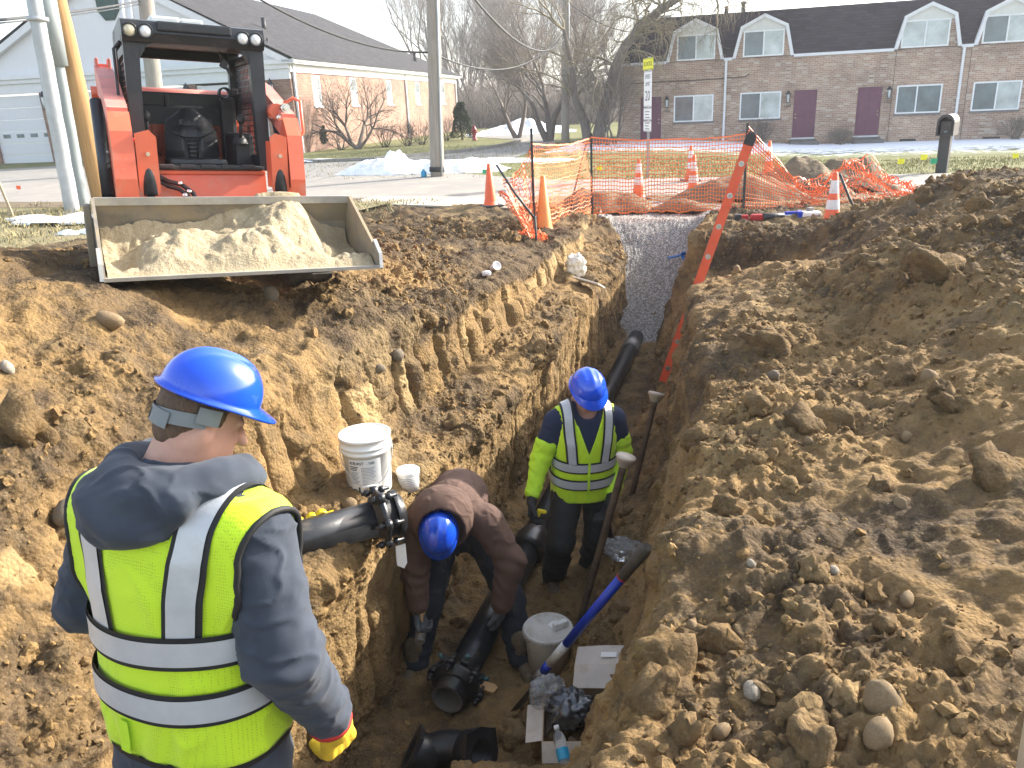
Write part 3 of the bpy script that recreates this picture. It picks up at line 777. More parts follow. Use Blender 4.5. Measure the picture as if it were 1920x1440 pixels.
for i in range(NX + 1):
    for j in range(NY + 1):
        u = -3 + 26 * i / NX; v = -.05 - 8.2 * j / NY; p = Vector((6.2, 36.2)) + hx * u + hy * v; s, t = xy2st(p.x, p.y); vs.append((p.x, p.y, lawn_z(s, t) + .02 - .012 * j / NY)); cv.append(.72 - .40 * (j / NY) ** 1.3)
me = npmesh("lawn_snow", np.array(vs), np.array([(i * (NY + 1) + j, i * (NY + 1) + j + 1, (i + 1) * (NY + 1) + j + 1, (i + 1) * (NY + 1) + j) for i in range(NX) for j in range(NY)])[:, ::-1], [MATS["snow_broken"]])
me.attributes.new("cover", 'FLOAT', 'POINT').data.foreach_set("value", np.array(cv, np.float32))
tag(link("lawn_snow", me), "thin old snow lying on the grass in the shade of the houses", "snow", kind="stuff")
# grass blades on the verges that lie near enough to show
def blades(name, n, s0, s1, t0, t1, cols, seed, hgt=.07, zf=None):
    r = np.random.default_rng(seed); s = r.uniform(s0, s1, n); t = r.uniform(t0, t1, n); x, y = st2xy(s, t)
    z = np.array([zf(a, c) for a, c in zip(s, t)]) if zf else np.zeros(n); keep = fbm(np.stack([x * .8, y * .8, 0 * x], 1), 3, seed) > -.25; x, y, z = x[keep], y[keep], z[keep]; m_ = len(x)
    a = r.uniform(0, 6.28, m_); h = hgt * r.uniform(.4, 1.3, m_); le = r.normal(0, .5, (m_, 2)) * h[:, None]; w = .012
    V = np.stack([np.stack([x - w * np.cos(a), y - w * np.sin(a), z - .01], 1), np.stack([x + w * np.cos(a), y + w * np.sin(a), z - .01], 1), np.stack([x + le[:, 0], y + le[:, 1], z + h], 1)], 1).reshape(-1, 3)
    return tag(link(name, npmesh(name, V, np.arange(3 * m_).reshape(-1, 3), [MATS[cols]], False)), "short winter grass blades on the verge", "grass", kind="stuff")
mat("grass_blade", (.15, .16, .045), .9, col2=(.30, .26, .11), vscale=.9); mat("grass_dry", (.34, .28, .15), .9, col2=(.20, .18, .08), vscale=1.2)
blades("grass", 16000, 15.0, 23, -3, 12, "grass_blade", 3, .06, lawn_z); blades("grass", 9000, 4, 10.8, -14, -4.2, "grass_dry", 5, .07, lambda s, t: .05); blades("grass", 5000, 16, 34, -16, -3.5, "grass_blade", 8, .07)
# ================================================================== buildings
def brick_mat(name, c1, c2, mortar, dark=(.09, .07, .06)):
    mt, nt, b = newmat(name); L = nt.links.new
    tc = _node(nt, "ShaderNodeTexCoord"); sp = _node(nt, "ShaderNodeSeparateXYZ"); L(tc.outputs["Object"], sp.inputs[0])
    ad = _node(nt, "ShaderNodeMath", operation='ADD'); L(sp.outputs[0], ad.inputs[0]); L(sp.outputs[1], ad.inputs[1])
    cb = _node(nt, "ShaderNodeCombineXYZ"); L(ad.outputs[0], cb.inputs[0]); L(sp.outputs[2], cb.inputs[1])
    bt = _node(nt, "ShaderNodeTexBrick", i_Scale=1., i_Mortar_Size=.009, i_Brick_Width=.21, i_Row_Height=.072, i_Bias=-.1, i_Mortar_Smooth=.3)
    bt.inputs["Color1"].default_value = c4(c1); bt.inputs["Color2"].default_value = c4(c2); bt.inputs["Mortar"].default_value = c4(mortar)
    L(cb.outputs[0], bt.inputs["Vector"])
    # single bricks that are much paler or darker
    n = _node(nt, "ShaderNodeTexNoise", i_Scale=.8, i_Detail=4.); L(cb.outputs[0], n.inputs["Vector"])
    mx = _node(nt, "ShaderNodeMix", data_type='RGBA', blend_type='MULTIPLY'); L(bt.outputs[0], mx.inputs[6])
    cr = _node(nt, "ShaderNodeValToRGB"); cr.color_ramp.elements[0].position = .3; cr.color_ramp.elements[0].color = (.72, .70, .70, 1); cr.color_ramp.elements[1].position = .7; cr.color_ramp.elements[1].color = (1.18, 1.15, 1.12, 1)
    L(n.outputs[0], cr.inputs[0]); L(cr.outputs[0], mx.inputs[7]); mx.inputs[0].default_value = 1
    wn = _node(nt, "ShaderNodeTexWhiteNoise", noise_dimensions='2D'); sn = _node(nt, "ShaderNodeVectorMath", operation='SNAP'); sn.inputs[1].default_value = (.21, .072, 1)
    L(cb.outputs[0], sn.inputs[0]); L(sn.outputs[0], wn.inputs["Vector"])
    r_ = _node(nt, "ShaderNodeMapRange"); r_.inputs[1].default_value = .78; r_.inputs[2].default_value = 1.; r_.inputs[4].default_value = .75; L(wn.outputs[0], r_.inputs[0])
    m2 = _node(nt, "ShaderNodeMix", data_type='RGBA'); m2.inputs[7].default_value = c4(mortar); L(r_.outputs[0], m2.inputs[0]); L(mx.outputs[2], m2.inputs[6])
    L(m2.outputs[2], b.inputs["Base Color"]); b.inputs["Roughness"].default_value = .9
    bp = _node(nt, "ShaderNodeBump"); bp.inputs["Strength"].default_value = .5; bp.inputs["Distance"].default_value = .012; L(bt.outputs["Fac"], bp.inputs["Height"]); bp.invert = True
    L(bp.outputs[0], b.inputs["Normal"])
brick_mat("brick_house", (.28, .175, .125), (.40, .285, .21), (.50, .43, .355))
brick_mat("brick_hall", (.235, .118, .078), (.31, .185, .128), (.30, .245, .195))
def shingle_mat(name, c1, c2):
    mt, nt, b = newmat(name); L = nt.links.new
    tc = _node(nt, "ShaderNodeTexCoord"); sp = _node(nt, "ShaderNodeSeparateXYZ"); L(tc.outputs["Object"], sp.inputs[0])
    ad = _node(nt, "ShaderNodeMath", operation='ADD'); L(sp.outputs[0], ad.inputs[0]); L(sp.outputs[1], ad.inputs[1])
    cb = _node(nt, "ShaderNodeCombineXYZ"); L(ad.outputs[0], cb.inputs[0]); L(sp.outputs[2], cb.inputs[1])
    bt = _node(nt, "ShaderNodeTexBrick", i_Scale=1., i_Mortar_Size=.006, i_Brick_Width=.32, i_Row_Height=.12, i_Mortar_Smooth=.2)
    bt.inputs["Color1"].default_value = c4(c1); bt.inputs["Color2"].default_value = c4(c2); bt.inputs["Mortar"].default_value = c4(tuple(q * .55 for q in c1)); L(cb.outputs[0], bt.inputs["Vector"])
    n = _node(nt, "ShaderNodeTexNoise", i_Scale=1.1, i_Detail=6.); L(tc.outputs["Object"], n.inputs["Vector"])
    mx = _node(nt, "ShaderNodeMix", data_type='RGBA', blend_type='MULTIPLY'); mx.inputs[0].default_value = 1
    cr = _node(nt, "ShaderNodeValToRGB"); cr.color_ramp.elements[0].color = (.75, .75, .75, 1); cr.color_ramp.elements[1].color = (1.2, 1.2, 1.2, 1); L(n.outputs[0], cr.inputs[0])
    L(bt.outputs[0], mx.inputs[6]); L(cr.outputs[0], mx.inputs[7]); L(mx.outputs[2], b.inputs["Base Color"]); b.inputs["Roughness"].default_value = .95; b.inputs["Specular IOR Level"].default_value = .2
shingle_mat("shingle_dark", (.032, .026, .034), (.052, .043, .053))
shingle_mat("shingle_grey", (.040, .039, .042), (.060, .058, .062))
mat("white_trim", (.66, .67, .68), .5, var=.05, dirt=.12, dirtcol=(.45, .42, .38))
mat("white_siding", (.66, .67, .69), .6, var=.04, vscale=2., stretch=(30, 30, .3), bump=.3, bscale=3.)
mat("cream_siding", (.60, .60, .56), .6, var=.06)
mat("door_maroon", (.115, .028, .062), .5, var=.12, vscale=4.)
mat("window_frame", (.72, .74, .74), .4, var=.05)
mat("glass_dark", (.10, .135, .15), .16, var=.4, vscale=1.1, spec=.9)
mat("glass_pale", (.40, .45, .44), .18, var=.35, vscale=1.6, spec=.9)
mat("lamp_black", (.02, .02, .022), .5, metal=.4)
mat("lamp_glass", (.55, .58, .56), .2, var=.2)
mat("concrete_dark", (.15, .14, .135), .9, var=.2, bump=.4, dirt=.3, dirtcol=(.1, .09, .08))
mat("brass", (.6, .5, .3), .3, metal=.9)
mat("octagon_green", (.012, .05, .042), .6, var=.2)
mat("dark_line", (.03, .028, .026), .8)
mat("number_black", (.02, .02, .02), .5)

def window(par, u0, u1, z0, z1, y=0., split=.5, style=0, sill=True):
    """sliding window: frame, two panes, sill. facade lies at local y with outside towards -y"""
    fw = .055
    b = MB()
    b.box2((u0, y - .035, z1 - fw), (u1, y + .03, z1)); b.box2((u0, y - .035, z0), (u1, y + .03, z0 + fw))
    b.box2((u0, y - .033, z0 + fw), (u0 + fw, y + .03, z1 - fw)); b.box2((u1 - fw, y - .033, z0 + fw), (u1, y + .03, z1 - fw))
    um = u0 + (u1 - u0) * split
    b.box2((um - .025, y - .025, z0 + fw), (um + .025, y + .03, z1 - fw))
    w = b.build("window", "window_frame", par)
    part("pane", "glass_dark" if style != 1 else "glass_pale", w, lambda q: q.box2((u0 + fw, y - .004, z0 + fw), (um - .025, y + .02, z1 - fw)))
    part("pane", "glass_pale" if style != 2 else "glass_dark", w, lambda q: q.box2((um + .025, y - .012, z0 + fw), (u1 - fw, y + .012, z1 - fw)))
    if sill: part("sill", "concrete_dark", w, lambda q: q.box2((u0 - .04, y - .06, z0 - .075), (u1 + .04, y + .03, z0 - .004)))
    return w
def carriage_lamp(par, u, y, z, s=1.):
    b = MB(); b.box((u, y - .02 * s, z), (.07 * s, .03 * s, .16 * s)); b.tube([(u, y - .02, z + .02 * s), (u, y - .10 * s, z + .04 * s), (u, y - .11 * s, z + .10 * s)], .012 * s, 6)
    b.lathe([(.005, .28 * s), (.03 * s, .24 * s), (.075 * s, .16 * s), (.075 * s, .15 * s)], (u, y - .11 * s, z), n=8); b.cyl((u, y - .11 * s, z - .12 * s), (u, y - .11 * s, z - .1 * s), .04 * s, .05 * s, 8)
    for k in range(4):
        a = math.pi / 4 + k * math.pi / 2; b.tube([(u + .05 * s * math.cos(a), y - .11 * s + .05 * s * math.sin(a), z - .1 * s), (u + .068 * s * math.cos(a), y - .11 * s + .068 * s * math.sin(a), z + .15 * s)], .006 * s, 4)
    l = b.build("wall_lamp", "lamp_black", par)
    part("lamp_glass", "lamp_glass", l, lambda q: q.cyl((u, y - .11 * s, z - .1 * s), (u, y - .11 * s, z + .15 * s), .043 * s, .06 * s, 8))

# ---- brick townhouses on the right
H = empty("townhouse_row", "brown brick townhouse row with dark mansard roof, white arched dormers and maroon doors", "house", (6.2, 36.2, 0), (0, 0, R(-16)))
def wall_with_holes(u0, u1, z0, z1, holes, y0, y1):
    """front wall split into boxes round its openings"""
    b = MB(); us = sorted({u0, u1, *[h[0] for h in holes], *[h[1] for h in holes]})
    for a, c in zip(us[:-1], us[1:]):
        hs = sorted([h for h in holes if h[0] <= a + 1e-6 and h[1] >= c - 1e-6], key=lambda h: h[2]); z = z0
        for h in hs:
            if h[2] > z + 1e-6: b.box2((a, y0, z), (c, y1, h[2]))
            z = h[3]
        if z < z1 - 1e-6: b.box2((a, y0, z), (c, y1, z1))
    return b
UW = [(1.32, 2.87), (3.97, 5.55), (9.87, 11.55), (12.69, 14.35), (18.4, 20.0)]; LW = [(1.24, 2.88), (3.94, 5.57), (9.91, 11.55), (12.62, 14.30), (18.4, 20.0)]
DR = [(-.16, .72), (6.07, 6.95), (8.48, 9.38), (15.1, 16.0)]; DM = [(.89, 3.23), (3.56, 5.95), (9.64, 12.02), (12.43, 14.82), (18.1, 20.5)]
holes = [(a, c, .72, 1.79) for a, c in LW] + [(a, c, -.07, 1.79) for a, c in DR]
wall_with_holes(-1.1, 22, -.5, 3.1, holes, 0, .12).build("wall", "brick_house", H)
part("wall", "brick_house", H, lambda b: (b.box2((-1.1, .13, -.5), (-.98, 8, 3.1)), b.box2((21.88, .13, -.5), (22, 8, 3.1)), b.box2((-1.1, 7.9, -.5), (22, 8.0, 3.1))))
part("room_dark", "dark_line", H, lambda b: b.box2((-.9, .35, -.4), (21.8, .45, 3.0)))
part("roof", "shingle_dark", H, lambda b: (b.add([(-1.25, .02, 3.16), (22.1, .02, 3.16), (21.4, .95, 4.93), (-.45, .95, 4.93), (-1.25, 8.0, 3.16), (-.45, 7.1, 4.93), (22.1, 8, 3.16), (21.4, 7.1, 4.93)],
    [(0, 1, 2, 3), (4, 0, 3, 5), (1, 6, 7, 2), (3, 2, 7, 5), (6, 4, 5, 7)])))
part("ridge_trim", "white_trim", H, lambda b: b.box2((-.5, .9, 4.93), (1.0, 1.0, 5.02)))
def eave(b):
    pass
u_ = -1.3
for a, c in sorted(DM) + [(22.1, 22.1)]:
    if a > u_: part("eave_board", "white_trim", H, lambda b: b.box2((u_, -.09, 3.06), (a, .03, 3.17)))
    u_ = c
for k, ((a, c), (wa, wc)) in enumerate(zip(DM, UW)):
    m_ = (a + c) / 2; ka, kc = a + .28, c - .28; D = .95
    out_ = [(a, 3.12), (ka, 4.30), (m_, 4.74), (kc, 4.30), (c, 3.12)]; inn = [(a + .13, 3.12), (ka + .10, 4.22), (m_, 4.60), (kc - .10, 4.22), (c - .13, 3.12)]
    d = part("dormer", "brick_house", H, lambda b: b.prism([inn[0], (inn[1][0] - .03, 4.1), (inn[3][0] + .03, 4.1), inn[4]], -.004, .1))
    part("gable_panel", "cream_siding", d, lambda b: b.prism([(inn[1][0] - .03, 4.104), inn[1], inn[2], inn[3], (inn[3][0] + .03, 4.104)], .0, .1))
    def arch(b):
        for i in range(4): b.prism([out_[i], out_[i + 1], inn[i + 1], inn[i]], -.10, .1)
    part("arch_trim", "white_trim", d, arch)
    part("dormer_roof", "shingle_dark", d, lambda b: [b.add([(out_[i][0], .1, out_[i][1]), (out_[i + 1][0], .1, out_[i + 1][1]), (out_[i + 1][0], 1.2, out_[i + 1][1]), (out_[i][0], 1.2, out_[i][1])], [(0, 1, 2, 3)]) for i in range(4)])
    window(H, wa, wc, 3.15, 4.13, -.012, style=(0, 0, 1, 0, 0)[k], sill=False)
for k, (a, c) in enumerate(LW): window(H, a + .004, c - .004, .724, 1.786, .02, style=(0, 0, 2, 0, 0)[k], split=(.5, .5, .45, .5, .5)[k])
for k, (a, c) in enumerate(DR):
    def dr(b):
        b.box2((a + .004, .03, -.06), (c - .004, .07, 1.786))
        for (p, q) in ((.12, .46), (.54, .88)):
            for (r0, r1) in ((.12, .55), (.68, 1.2), (1.32, 1.66)):
                w = c - a; b.box2((a + w * p, .02, r0), (a + w * q, .035, r1), .006)
    d = part("door", "door_maroon", H, dr)
    hu = c - .1 if k in (0, 2) else a + .1
    part("door_knob", "brass", d, lambda b: (b.ball((hu, -.0, .72), .035, 8), b.ball((hu, .01, .86), .028, 8)))
    part("threshold", "white_trim", d, lambda b: b.box2((a - .02, -.03, -.12), (c + .02, .05, -.062)))
    if k in (1, 2): part("door_step", "concrete_dark", H, lambda b: (b.box2((a - .1, -.75, -.45), (c + .15, -.005, -.2), .02), b.box2((a - .02, -.3, -.2), (c + .05, -.006, -.125), .01)))
for u, nm in ((.96, "1426"), (5.83, "1424"), (9.62, "1422")):
    carriage_lamp(H, u, 0, 1.46, 1.25)
    text_mesh("house_number", nm, .15, "number_black", H, basis((u, -.012, 1.19), (1, 0, 0), (0, 0, 1), (0, -1, 0)), .004)
for u in (3.33, 12.12, 17.0):
    part("downpipe", "white_trim", H, lambda b: (b.box2((u - .045, -.11, -.3), (u + .045, -.03, 3.06), .01), b.box2((u - .06, -.13, 1.2), (u + .06, -.001, 1.23)), b.box2((u - .045, -.3, -.38), (u + .045, -.05, -.3))))
part("wall_joint", "dark_line", H, lambda b: (b.box2((9.74, -.003, -.4), (9.76, .01, 3.05)), b.box2((12.39, -.003, -.4), (12.41, .01, 3.05)), b.box2((15.0, -.003, -.4), (15.015, .01, 3.05))))
part("cable", "dark_line", H, lambda b: b.tube([(-1, -.03, 2.35), (1, -.03, 2.38), (2, -.03, 2.36), (4.1, -.03, 2.40), (4.25, -.03, 2.5)], .016, 5))
part("vent_grille", "dark_line", H, lambda b: (b.box2((10.2, -.01, -.33), (10.8, .02, -.24)), b.box2((13.2, -.01, -.36), (13.8, .02, -.26))))
part("roof_pipe", "lamp_black", H, lambda b: b.cyl((3.2, 2.5, 4.9), (3.2, 2.5, 5.35), .09, n=10)); part("roof_pipe", "lamp_black", H, lambda b: (b.cyl((3.9, 2.6, 4.9), (3.9, 2.6, 5.4), .1, n=10), b.cyl((3.9, 2.6, 5.4), (3.9, 2.6, 5.48), .14, n=10)))

# ---- hall on the left: white gable front with garage doors, brick side
HA = R(12)
B = empty("brick_hall", "low hall with white gable front, garage doors, brick side wall and grey hip roof", "building", (-9.57, 39.62, 0), (0, 0, HA * -1))
# local: +y runs back along the brick side wall, -x runs left along the gable front
Wd, Ln, AP, EV = 17.4, 29.5, 8.6, 4.15
SWN = [2.8, 7.68, 13.49, 19.29, 25.6]
def sidewall(b):
    ys = [0]
    for w in SWN: ys += [w - .5, w + .5]
    ys.append(Ln)
    for i in range(0, len(ys) - 1):
        if i % 2 == 0: b.box2((-.2, ys[i], -.2), (0, ys[i + 1], 3.6))
        else: b.box2((-.2, ys[i], -.2), (0, ys[i + 1], 2.1)); b.box2((-.2, ys[i], 3.52), (0, ys[i + 1], 3.6))
part("wall", "brick_hall", B, sidewall)
part("cornice", "white_trim", B, lambda b: (b.box2((-.22, -.05, 3.6), (.06, Ln + .05, 3.95)), b.box2((-.2, -.3, 3.95), (.34, Ln + .3, 4.12)), b.box2((.3, -.3, 4.02), (.42, Ln + .3, 4.16))))
for w in SWN:
    f = part("window", "window_frame", B, lambda b: (b.box2((-.08, w - .5, 2.1), (-.02, w - .42, 3.52)), b.box2((-.08, w + .42, 2.1), (-.02, w + .5, 3.52)), b.box2((-.08, w - .42, 2.1), (-.02, w + .42, 2.18)),
        b.box2((-.08, w - .42, 3.44), (-.02, w + .42, 3.52)), b.box2((-.08, w - .42, 2.8), (-.025, w + .42, 2.86)), b.box2((-.1, w - .55, 2.02), (.06, w + .55, 2.1))))
    part("pane", "glass_dark", f, lambda b: b.box2((-.07, w - .42, 2.86), (-.04, w + .42, 3.44))); part("pane", "glass_pale", f, lambda b: b.box2((-.07, w - .42, 2.18), (-.045, w + .42, 2.8)))
for y_ in (.25, 16.6, 29.2): part("downpipe", "white_trim", B, lambda b: b.box2((.02, y_ - .06, -.1), (.12, y_ + .06, 3.95), .01))
piers = [(0, 1.38), (4.9, 5.5), (8.5, 9.1), (12.55, 13.45), (16.5, 17.4)]
part("pier", "brick_hall", B, lambda b: [b.box2((-c_, -.02, -.2), (-a_, .2, 3.3)) for a_, c_ in piers[:1]])
for a_, c_ in piers[1:]: part("pier", "brick_hall", B, lambda b: b.box2((-c_, -.02, -.2), (-a_, .2, 3.3)))
for (_, a_), (c_, _) in zip(piers[:-1], piers[1:]):
    def gd_(b):
        for k in range(6): b.box2((-c_ + .01, .10 - .0 * k, -.15 + k * .56), (-a_ - .01, .14, .395 + k * .56), .012)
    g_ = part("garage_door", "white_siding", B, gd_)
    for k in range(4): part("pane", "glass_dark", g_, lambda b: b.box2((-c_ + .35 + k * .8, .085, 1.22), (-c_ + .78 + k * .8, .12, 1.4), .005))
part("cornice", "white_trim", B, lambda b: (b.box2((-Wd, -.06, 3.3), (.0, .2, 3.75)), b.box2((-Wd - .1, -.16, 3.75), (.02, .2, 3.95)), b.box2((-Wd - .2, -.25, 3.95), (.02, .2, 4.15))))
part("gable", "white_siding", B, lambda b: b.prism([(-Wd + .2, 4.152), (-.2, 4.152), (-Wd / 2, AP - .25)], -.02, .15))
def rake(b):
    for sx in (0, 1):
        x0 = -.0 + .42 if sx else -Wd - .42; xm = -Wd / 2
        b.prism([(x0, 4.0), (xm, AP), (xm, AP - .38), (x0 + (-.6 if sx else .6), 4.0)], -.3, -.05)
part("rake_board", "white_trim", B, rake)
part("roof", "shingle_grey", B, lambda b: b.add([(.5, -.35, 4.13), (.5, Ln + .4, 4.13), (-Wd / 2, -.35, AP + .05), (-Wd / 2, 23.5, AP + .05), (-Wd - .5, -.35, 4.13), (-Wd - .5, Ln + .4, 4.13)],
    [(0, 1, 3, 2), (2, 3, 5, 4), (1, 5, 3)]))
part("vent_pipe", "lamp_black", B, lambda b: b.cyl((-3.2, 4.4, 5.6), (-3.2, 4.4, 6.45), .11, n=10)); part("vent_pipe", "lamp_black", B, lambda b: b.cyl((-1.5, 24, 4.9), (-1.5, 24, 5.7), .12, n=10))
part("vent_pipe", "lamp_black", B, lambda b: (b.cyl((-1.6, .8, 4.8), (-1.6, .8, 5.3), .04, n=8), b.cyl((-1.3, .8, 4.7), (-1.3, .8, 5.15), .05, n=8)))
part("octagon_vent", "octagon_green", B, lambda b: [b.prism([(-8.7 + r_ * math.cos(math.pi / 8 + k * math.pi / 4), 7.0 + r_ * 1.25 * math.sin(math.pi / 8 + k * math.pi / 4)) for k in range(8)], y0, -.01) for r_, y0 in ((.62, -.07), (.5, -.09))])
for u in (.9, 5.2, 8.8, 13.0): carriage_lamp(B, -u, -.05, 2.75, 2.2)
# ================================================================== trees, shrubs, poles, wires
mat("bark_grey", (.20, .165, .14), .95, col2=(.12, .10, .085), vscale=4., stretch=(6, 6, 1), bump=.8, bscale=10., dist=.02)
mat("bark_tan", (.24, .20, .165), .95, col2=(.15, .125, .10), vscale=5., bump=.5, bscale=14.)
mat("twig_grey", (.25, .215, .19), .95, col2=(.17, .145, .13), vscale=3.)
mat("twig_yellow", (.30, .25, .16), .9, col2=(.19, .155, .10), vscale=2.)
mat("twig_brown", (.115, .095, .080), .95, col2=(.08, .066, .055), vscale=3.)
mat("evergreen", (.030, .050, .016), .9, col2=(.065, .075, .028), vscale=5.)
mat("pole_wood", (.36, .32, .27), .9, col2=(.25, .22, .18), vscale=3., stretch=(8, 8, .5), bump=.5, bscale=14.)
mat("pole_wood_new", (.42, .25, .10), .85, col2=(.27, .155, .06), vscale=3., stretch=(8, 8, .4), bump=.5, bscale=14.)
mat("steel_grey", (.42, .44, .45), .55, metal=.35, var=.1); mat("conduit_grey", (.25, .28, .28), .6, var=.12, stretch=(3, 3, .3))
mat("wire_black", (.05, .05, .05), .7); mat("pvc_white", (.70, .71, .72), .5, var=.05)
class Bra:
    """branch builder: fast tubes in numpy-friendly lists"""
    def __init__(s): s.v = []; s.f = []
    def seg(s, pts, rs, n):
        o = len(s.v); px = None
        for i, p in enumerate(pts):
            d = (pts[min(i + 1, len(pts) - 1)] - pts[max(i - 1, 0)])
            d = d.normalized() if d.length > 1e-9 else Vector((0, 0, 1))
            if px is None: px = frame_z(d)[0]
            px = px - d * px.dot(d); px = px.normalized() if px.length > 1e-6 else frame_z(d)[0]
            py = d.cross(px)
            for k in range(n):
                a = 6.2832 * k / n; s.v.append(p + px * (rs[i] * math.cos(a)) + py * (rs[i] * math.sin(a)))
        for i in range(len(pts) - 1):
            for k in range(n): s.f.append((o + i * n + k, o + i * n + (k + 1) % n, o + (i + 1) * n + (k + 1) % n, o + (i + 1) * n + k))
    def mesh(s, name, m_):
        return npmesh(name, np.array([v[:] for v in s.v]), np.array(s.f), [MATS[m_]])
def grow(tr, br, p, d, L, r, lev, maxlev, rnd, up=.15, droop=0., spread=.7, nb=(3, 5), wob=.14, taper=.62):
    n = 5 if lev < 2 else 4 if lev < maxlev else 3
    pts = [p]; rs = [r]; q = p; e = d.copy(); ch = []
    for i in range(n):
        e = (e + Vector((rnd.gauss(0, wob), rnd.gauss(0, wob), rnd.gauss(0, wob) + up * .25 - droop * (i / n) * .55))).normalized()
        q = q + e * (L / n); pts.append(q); rs.append(r * (1 - (1 - taper) * (i + 1) / n)); ch.append((q, e.copy(), rs[-1]))
    if lev == maxlev: rs[-1] = r * .35
    (tr if lev == 0 else br).seg(pts, rs, 8 if lev == 0 else 5 if lev == 1 else 4 if lev == 2 else 3)
    if lev >= maxlev: return
    for k in range(rnd.randint(*nb) + (1 if lev else 0)):
        c, cd, cr = ch[min(n - 1, rnd.randint(1 if lev else 2, n))] if True else None
        x, y, _ = frame_z(cd); a = rnd.uniform(0, 6.283); sp = rnd.uniform(.5, 1.1) * spread
        nd = (cd * math.cos(sp) + (x * math.cos(a) + y * math.sin(a)) * math.sin(sp)).normalized()
        grow(tr, br, c, nd, L * rnd.uniform(.55, .82), max(cr * rnd.uniform(.45, .7), .004), lev + 1, maxlev, rnd, up, droop * 1.25 + (.0 if not droop else .1), spread, nb, wob, taper)
    c, cd, cr = ch[-1]
    grow(tr, br, c, cd, L * .75, max(cr * .9, .004), lev + 1, maxlev, rnd, up, droop * 1.25, spread, nb, wob, taper)
def tree(name, loc, starts, maxlev, seed, label, cat="tree", group=None, trunk_m="bark_grey", twig_m="twig_grey", **kw):
    rnd = random.Random(seed); tr, br = Bra(), Bra()
    for d, L, r in starts: grow(tr, br, Vector((0, 0, -.1)), Vector(d).normalized(), L, r, 0, maxlev, rnd, **kw)
    t = empty(name, label, cat, loc, group=group)
    link("trunk", tr.mesh("trunk", trunk_m), t); link("crown", br.mesh("crown", twig_m), t)
    return t
def pv(x, y, z=0.): return atz(x, y, z)
tree("lawn_tree", pv(672, 279), [((-.5, 0, 1), 1.3, .11), ((.35, .2, 1), 1.4, .12), ((.75, -.2, 1), 1.3, .09), ((-.1, -.4, 1), 1.3, .1), ((-.8, .2, .8), 1.2, .08)], 4, 5, "small bare spreading tree with several stems on the lawn before the brick wall", spread=.75, up=.05, nb=(2, 3), trunk_m="bark_tan", twig_m="twig_brown")
# leaning willow beside the houses: trunk arches to the right, branches weep over the roof
def willow():
    t = empty("willow_tree", "big leaning bare willow arching over the house roof beside the sign", "tree", (4.05, 35.3, -.1))
    tr, br = Bra(), Bra(); rnd = random.Random(31)
    tp = [Vector(p) for p in ((0, 0, 0), (.22, 0, 1.1), (.55, -.1, 2.2), (.75, -.2, 3.1), (1.15, -.3, 3.9), (1.8, -.5, 4.6), (2.6, -.6, 5.2), (3.4, -.8, 5.6), (4.3, -1., 5.7))]
    tr.seg(tp, [.3, .26, .23, .21, .19, .17, .15, .12, .09], 10)
    tp2 = [Vector(p) for p in ((-.3, .1, 0), (-.5, .1, 1.), (-.9, 0, 2.), (-1.0, 0, 3.2), (-1.3, 0, 4.6))]
    tr.seg(tp2, [.22, .18, .15, .11, .07], 8)
    for k in range(34):
        b0 = tp[rnd.randint(3, 8)]; a = rnd.uniform(0, 6.28); d = Vector((.75 * math.cos(a) + .25, .75 * math.sin(a), rnd.uniform(.2, .9))).normalized()
        grow(tr, br, b0, d, rnd.uniform(1.0, 1.8), rnd.uniform(.03, .065), 1, 4, rnd, up=.08, droop=.5, spread=.85, nb=(2, 3), wob=.24)
    for k in range(9):
        b0 = tp2[rnd.randint(2, 4)]; a = rnd.uniform(0, 6.28); d = Vector((.6 * math.cos(a) - .3, .6 * math.sin(a), rnd.uniform(.5, 1.))).normalized()
        grow(tr, br, b0, d, rnd.uniform(1.1, 1.7), .05, 1, 4, rnd, up=.12, droop=.12, spread=.7, nb=(2, 3), wob=.2)
    link("trunk", tr.mesh("trunk", "bark_grey"), t); link("crown", br.mesh("crown", "twig_yellow"), t)
willow()
tree("street_tree", (2.3, 40, -.1), [((-.35, 0, 1), 2.2, .17), ((.3, .1, 1), 2.4, .18), ((-.05, .2, 1), 2.4, .17)], 5, 44, "tall bare many-branched tree behind the far pole at the side street", spread=.62, up=.2, nb=(2, 4))
tree("street_tree", (.9, 46, -.1), [((-.35, 0, 1), 2.0, .15), ((.35, .1, 1), 2.0, .14)], 5, 48, "bare round-topped tree left of the far pole, over the snow heap", spread=.6, up=.2, nb=(2, 3))
for k, (x, y, sd) in enumerate([(4.35, 33.9, 3), (4.7, 34.6, 5), (4.0, 34.5, 9), (3.6, 36.3, 12)]):
    tree("sapling", (x, y, -.1), [((random.uniform(-.3, .3), 0, 1), 1.5, .045), ((random.uniform(-.4, .4), .2, 1), 1.4, .04), ((.3, -.1, 1), 1.3, .035), ((-.35, .1, 1), 1.2, .03)], 3, 60 + sd, ["thin dark sapling nearest the house corner, front of the thicket", "thin dark sapling close against the house corner wall", "thin dark sapling of the thicket between willow trunk and house", "thin dark sapling at the back of the thicket, left of the willow"][k], "sapling", "saplings at the house corner", spread=.4, up=.4, nb=(2, 3), trunk_m="bark_grey", twig_m="bark_grey")
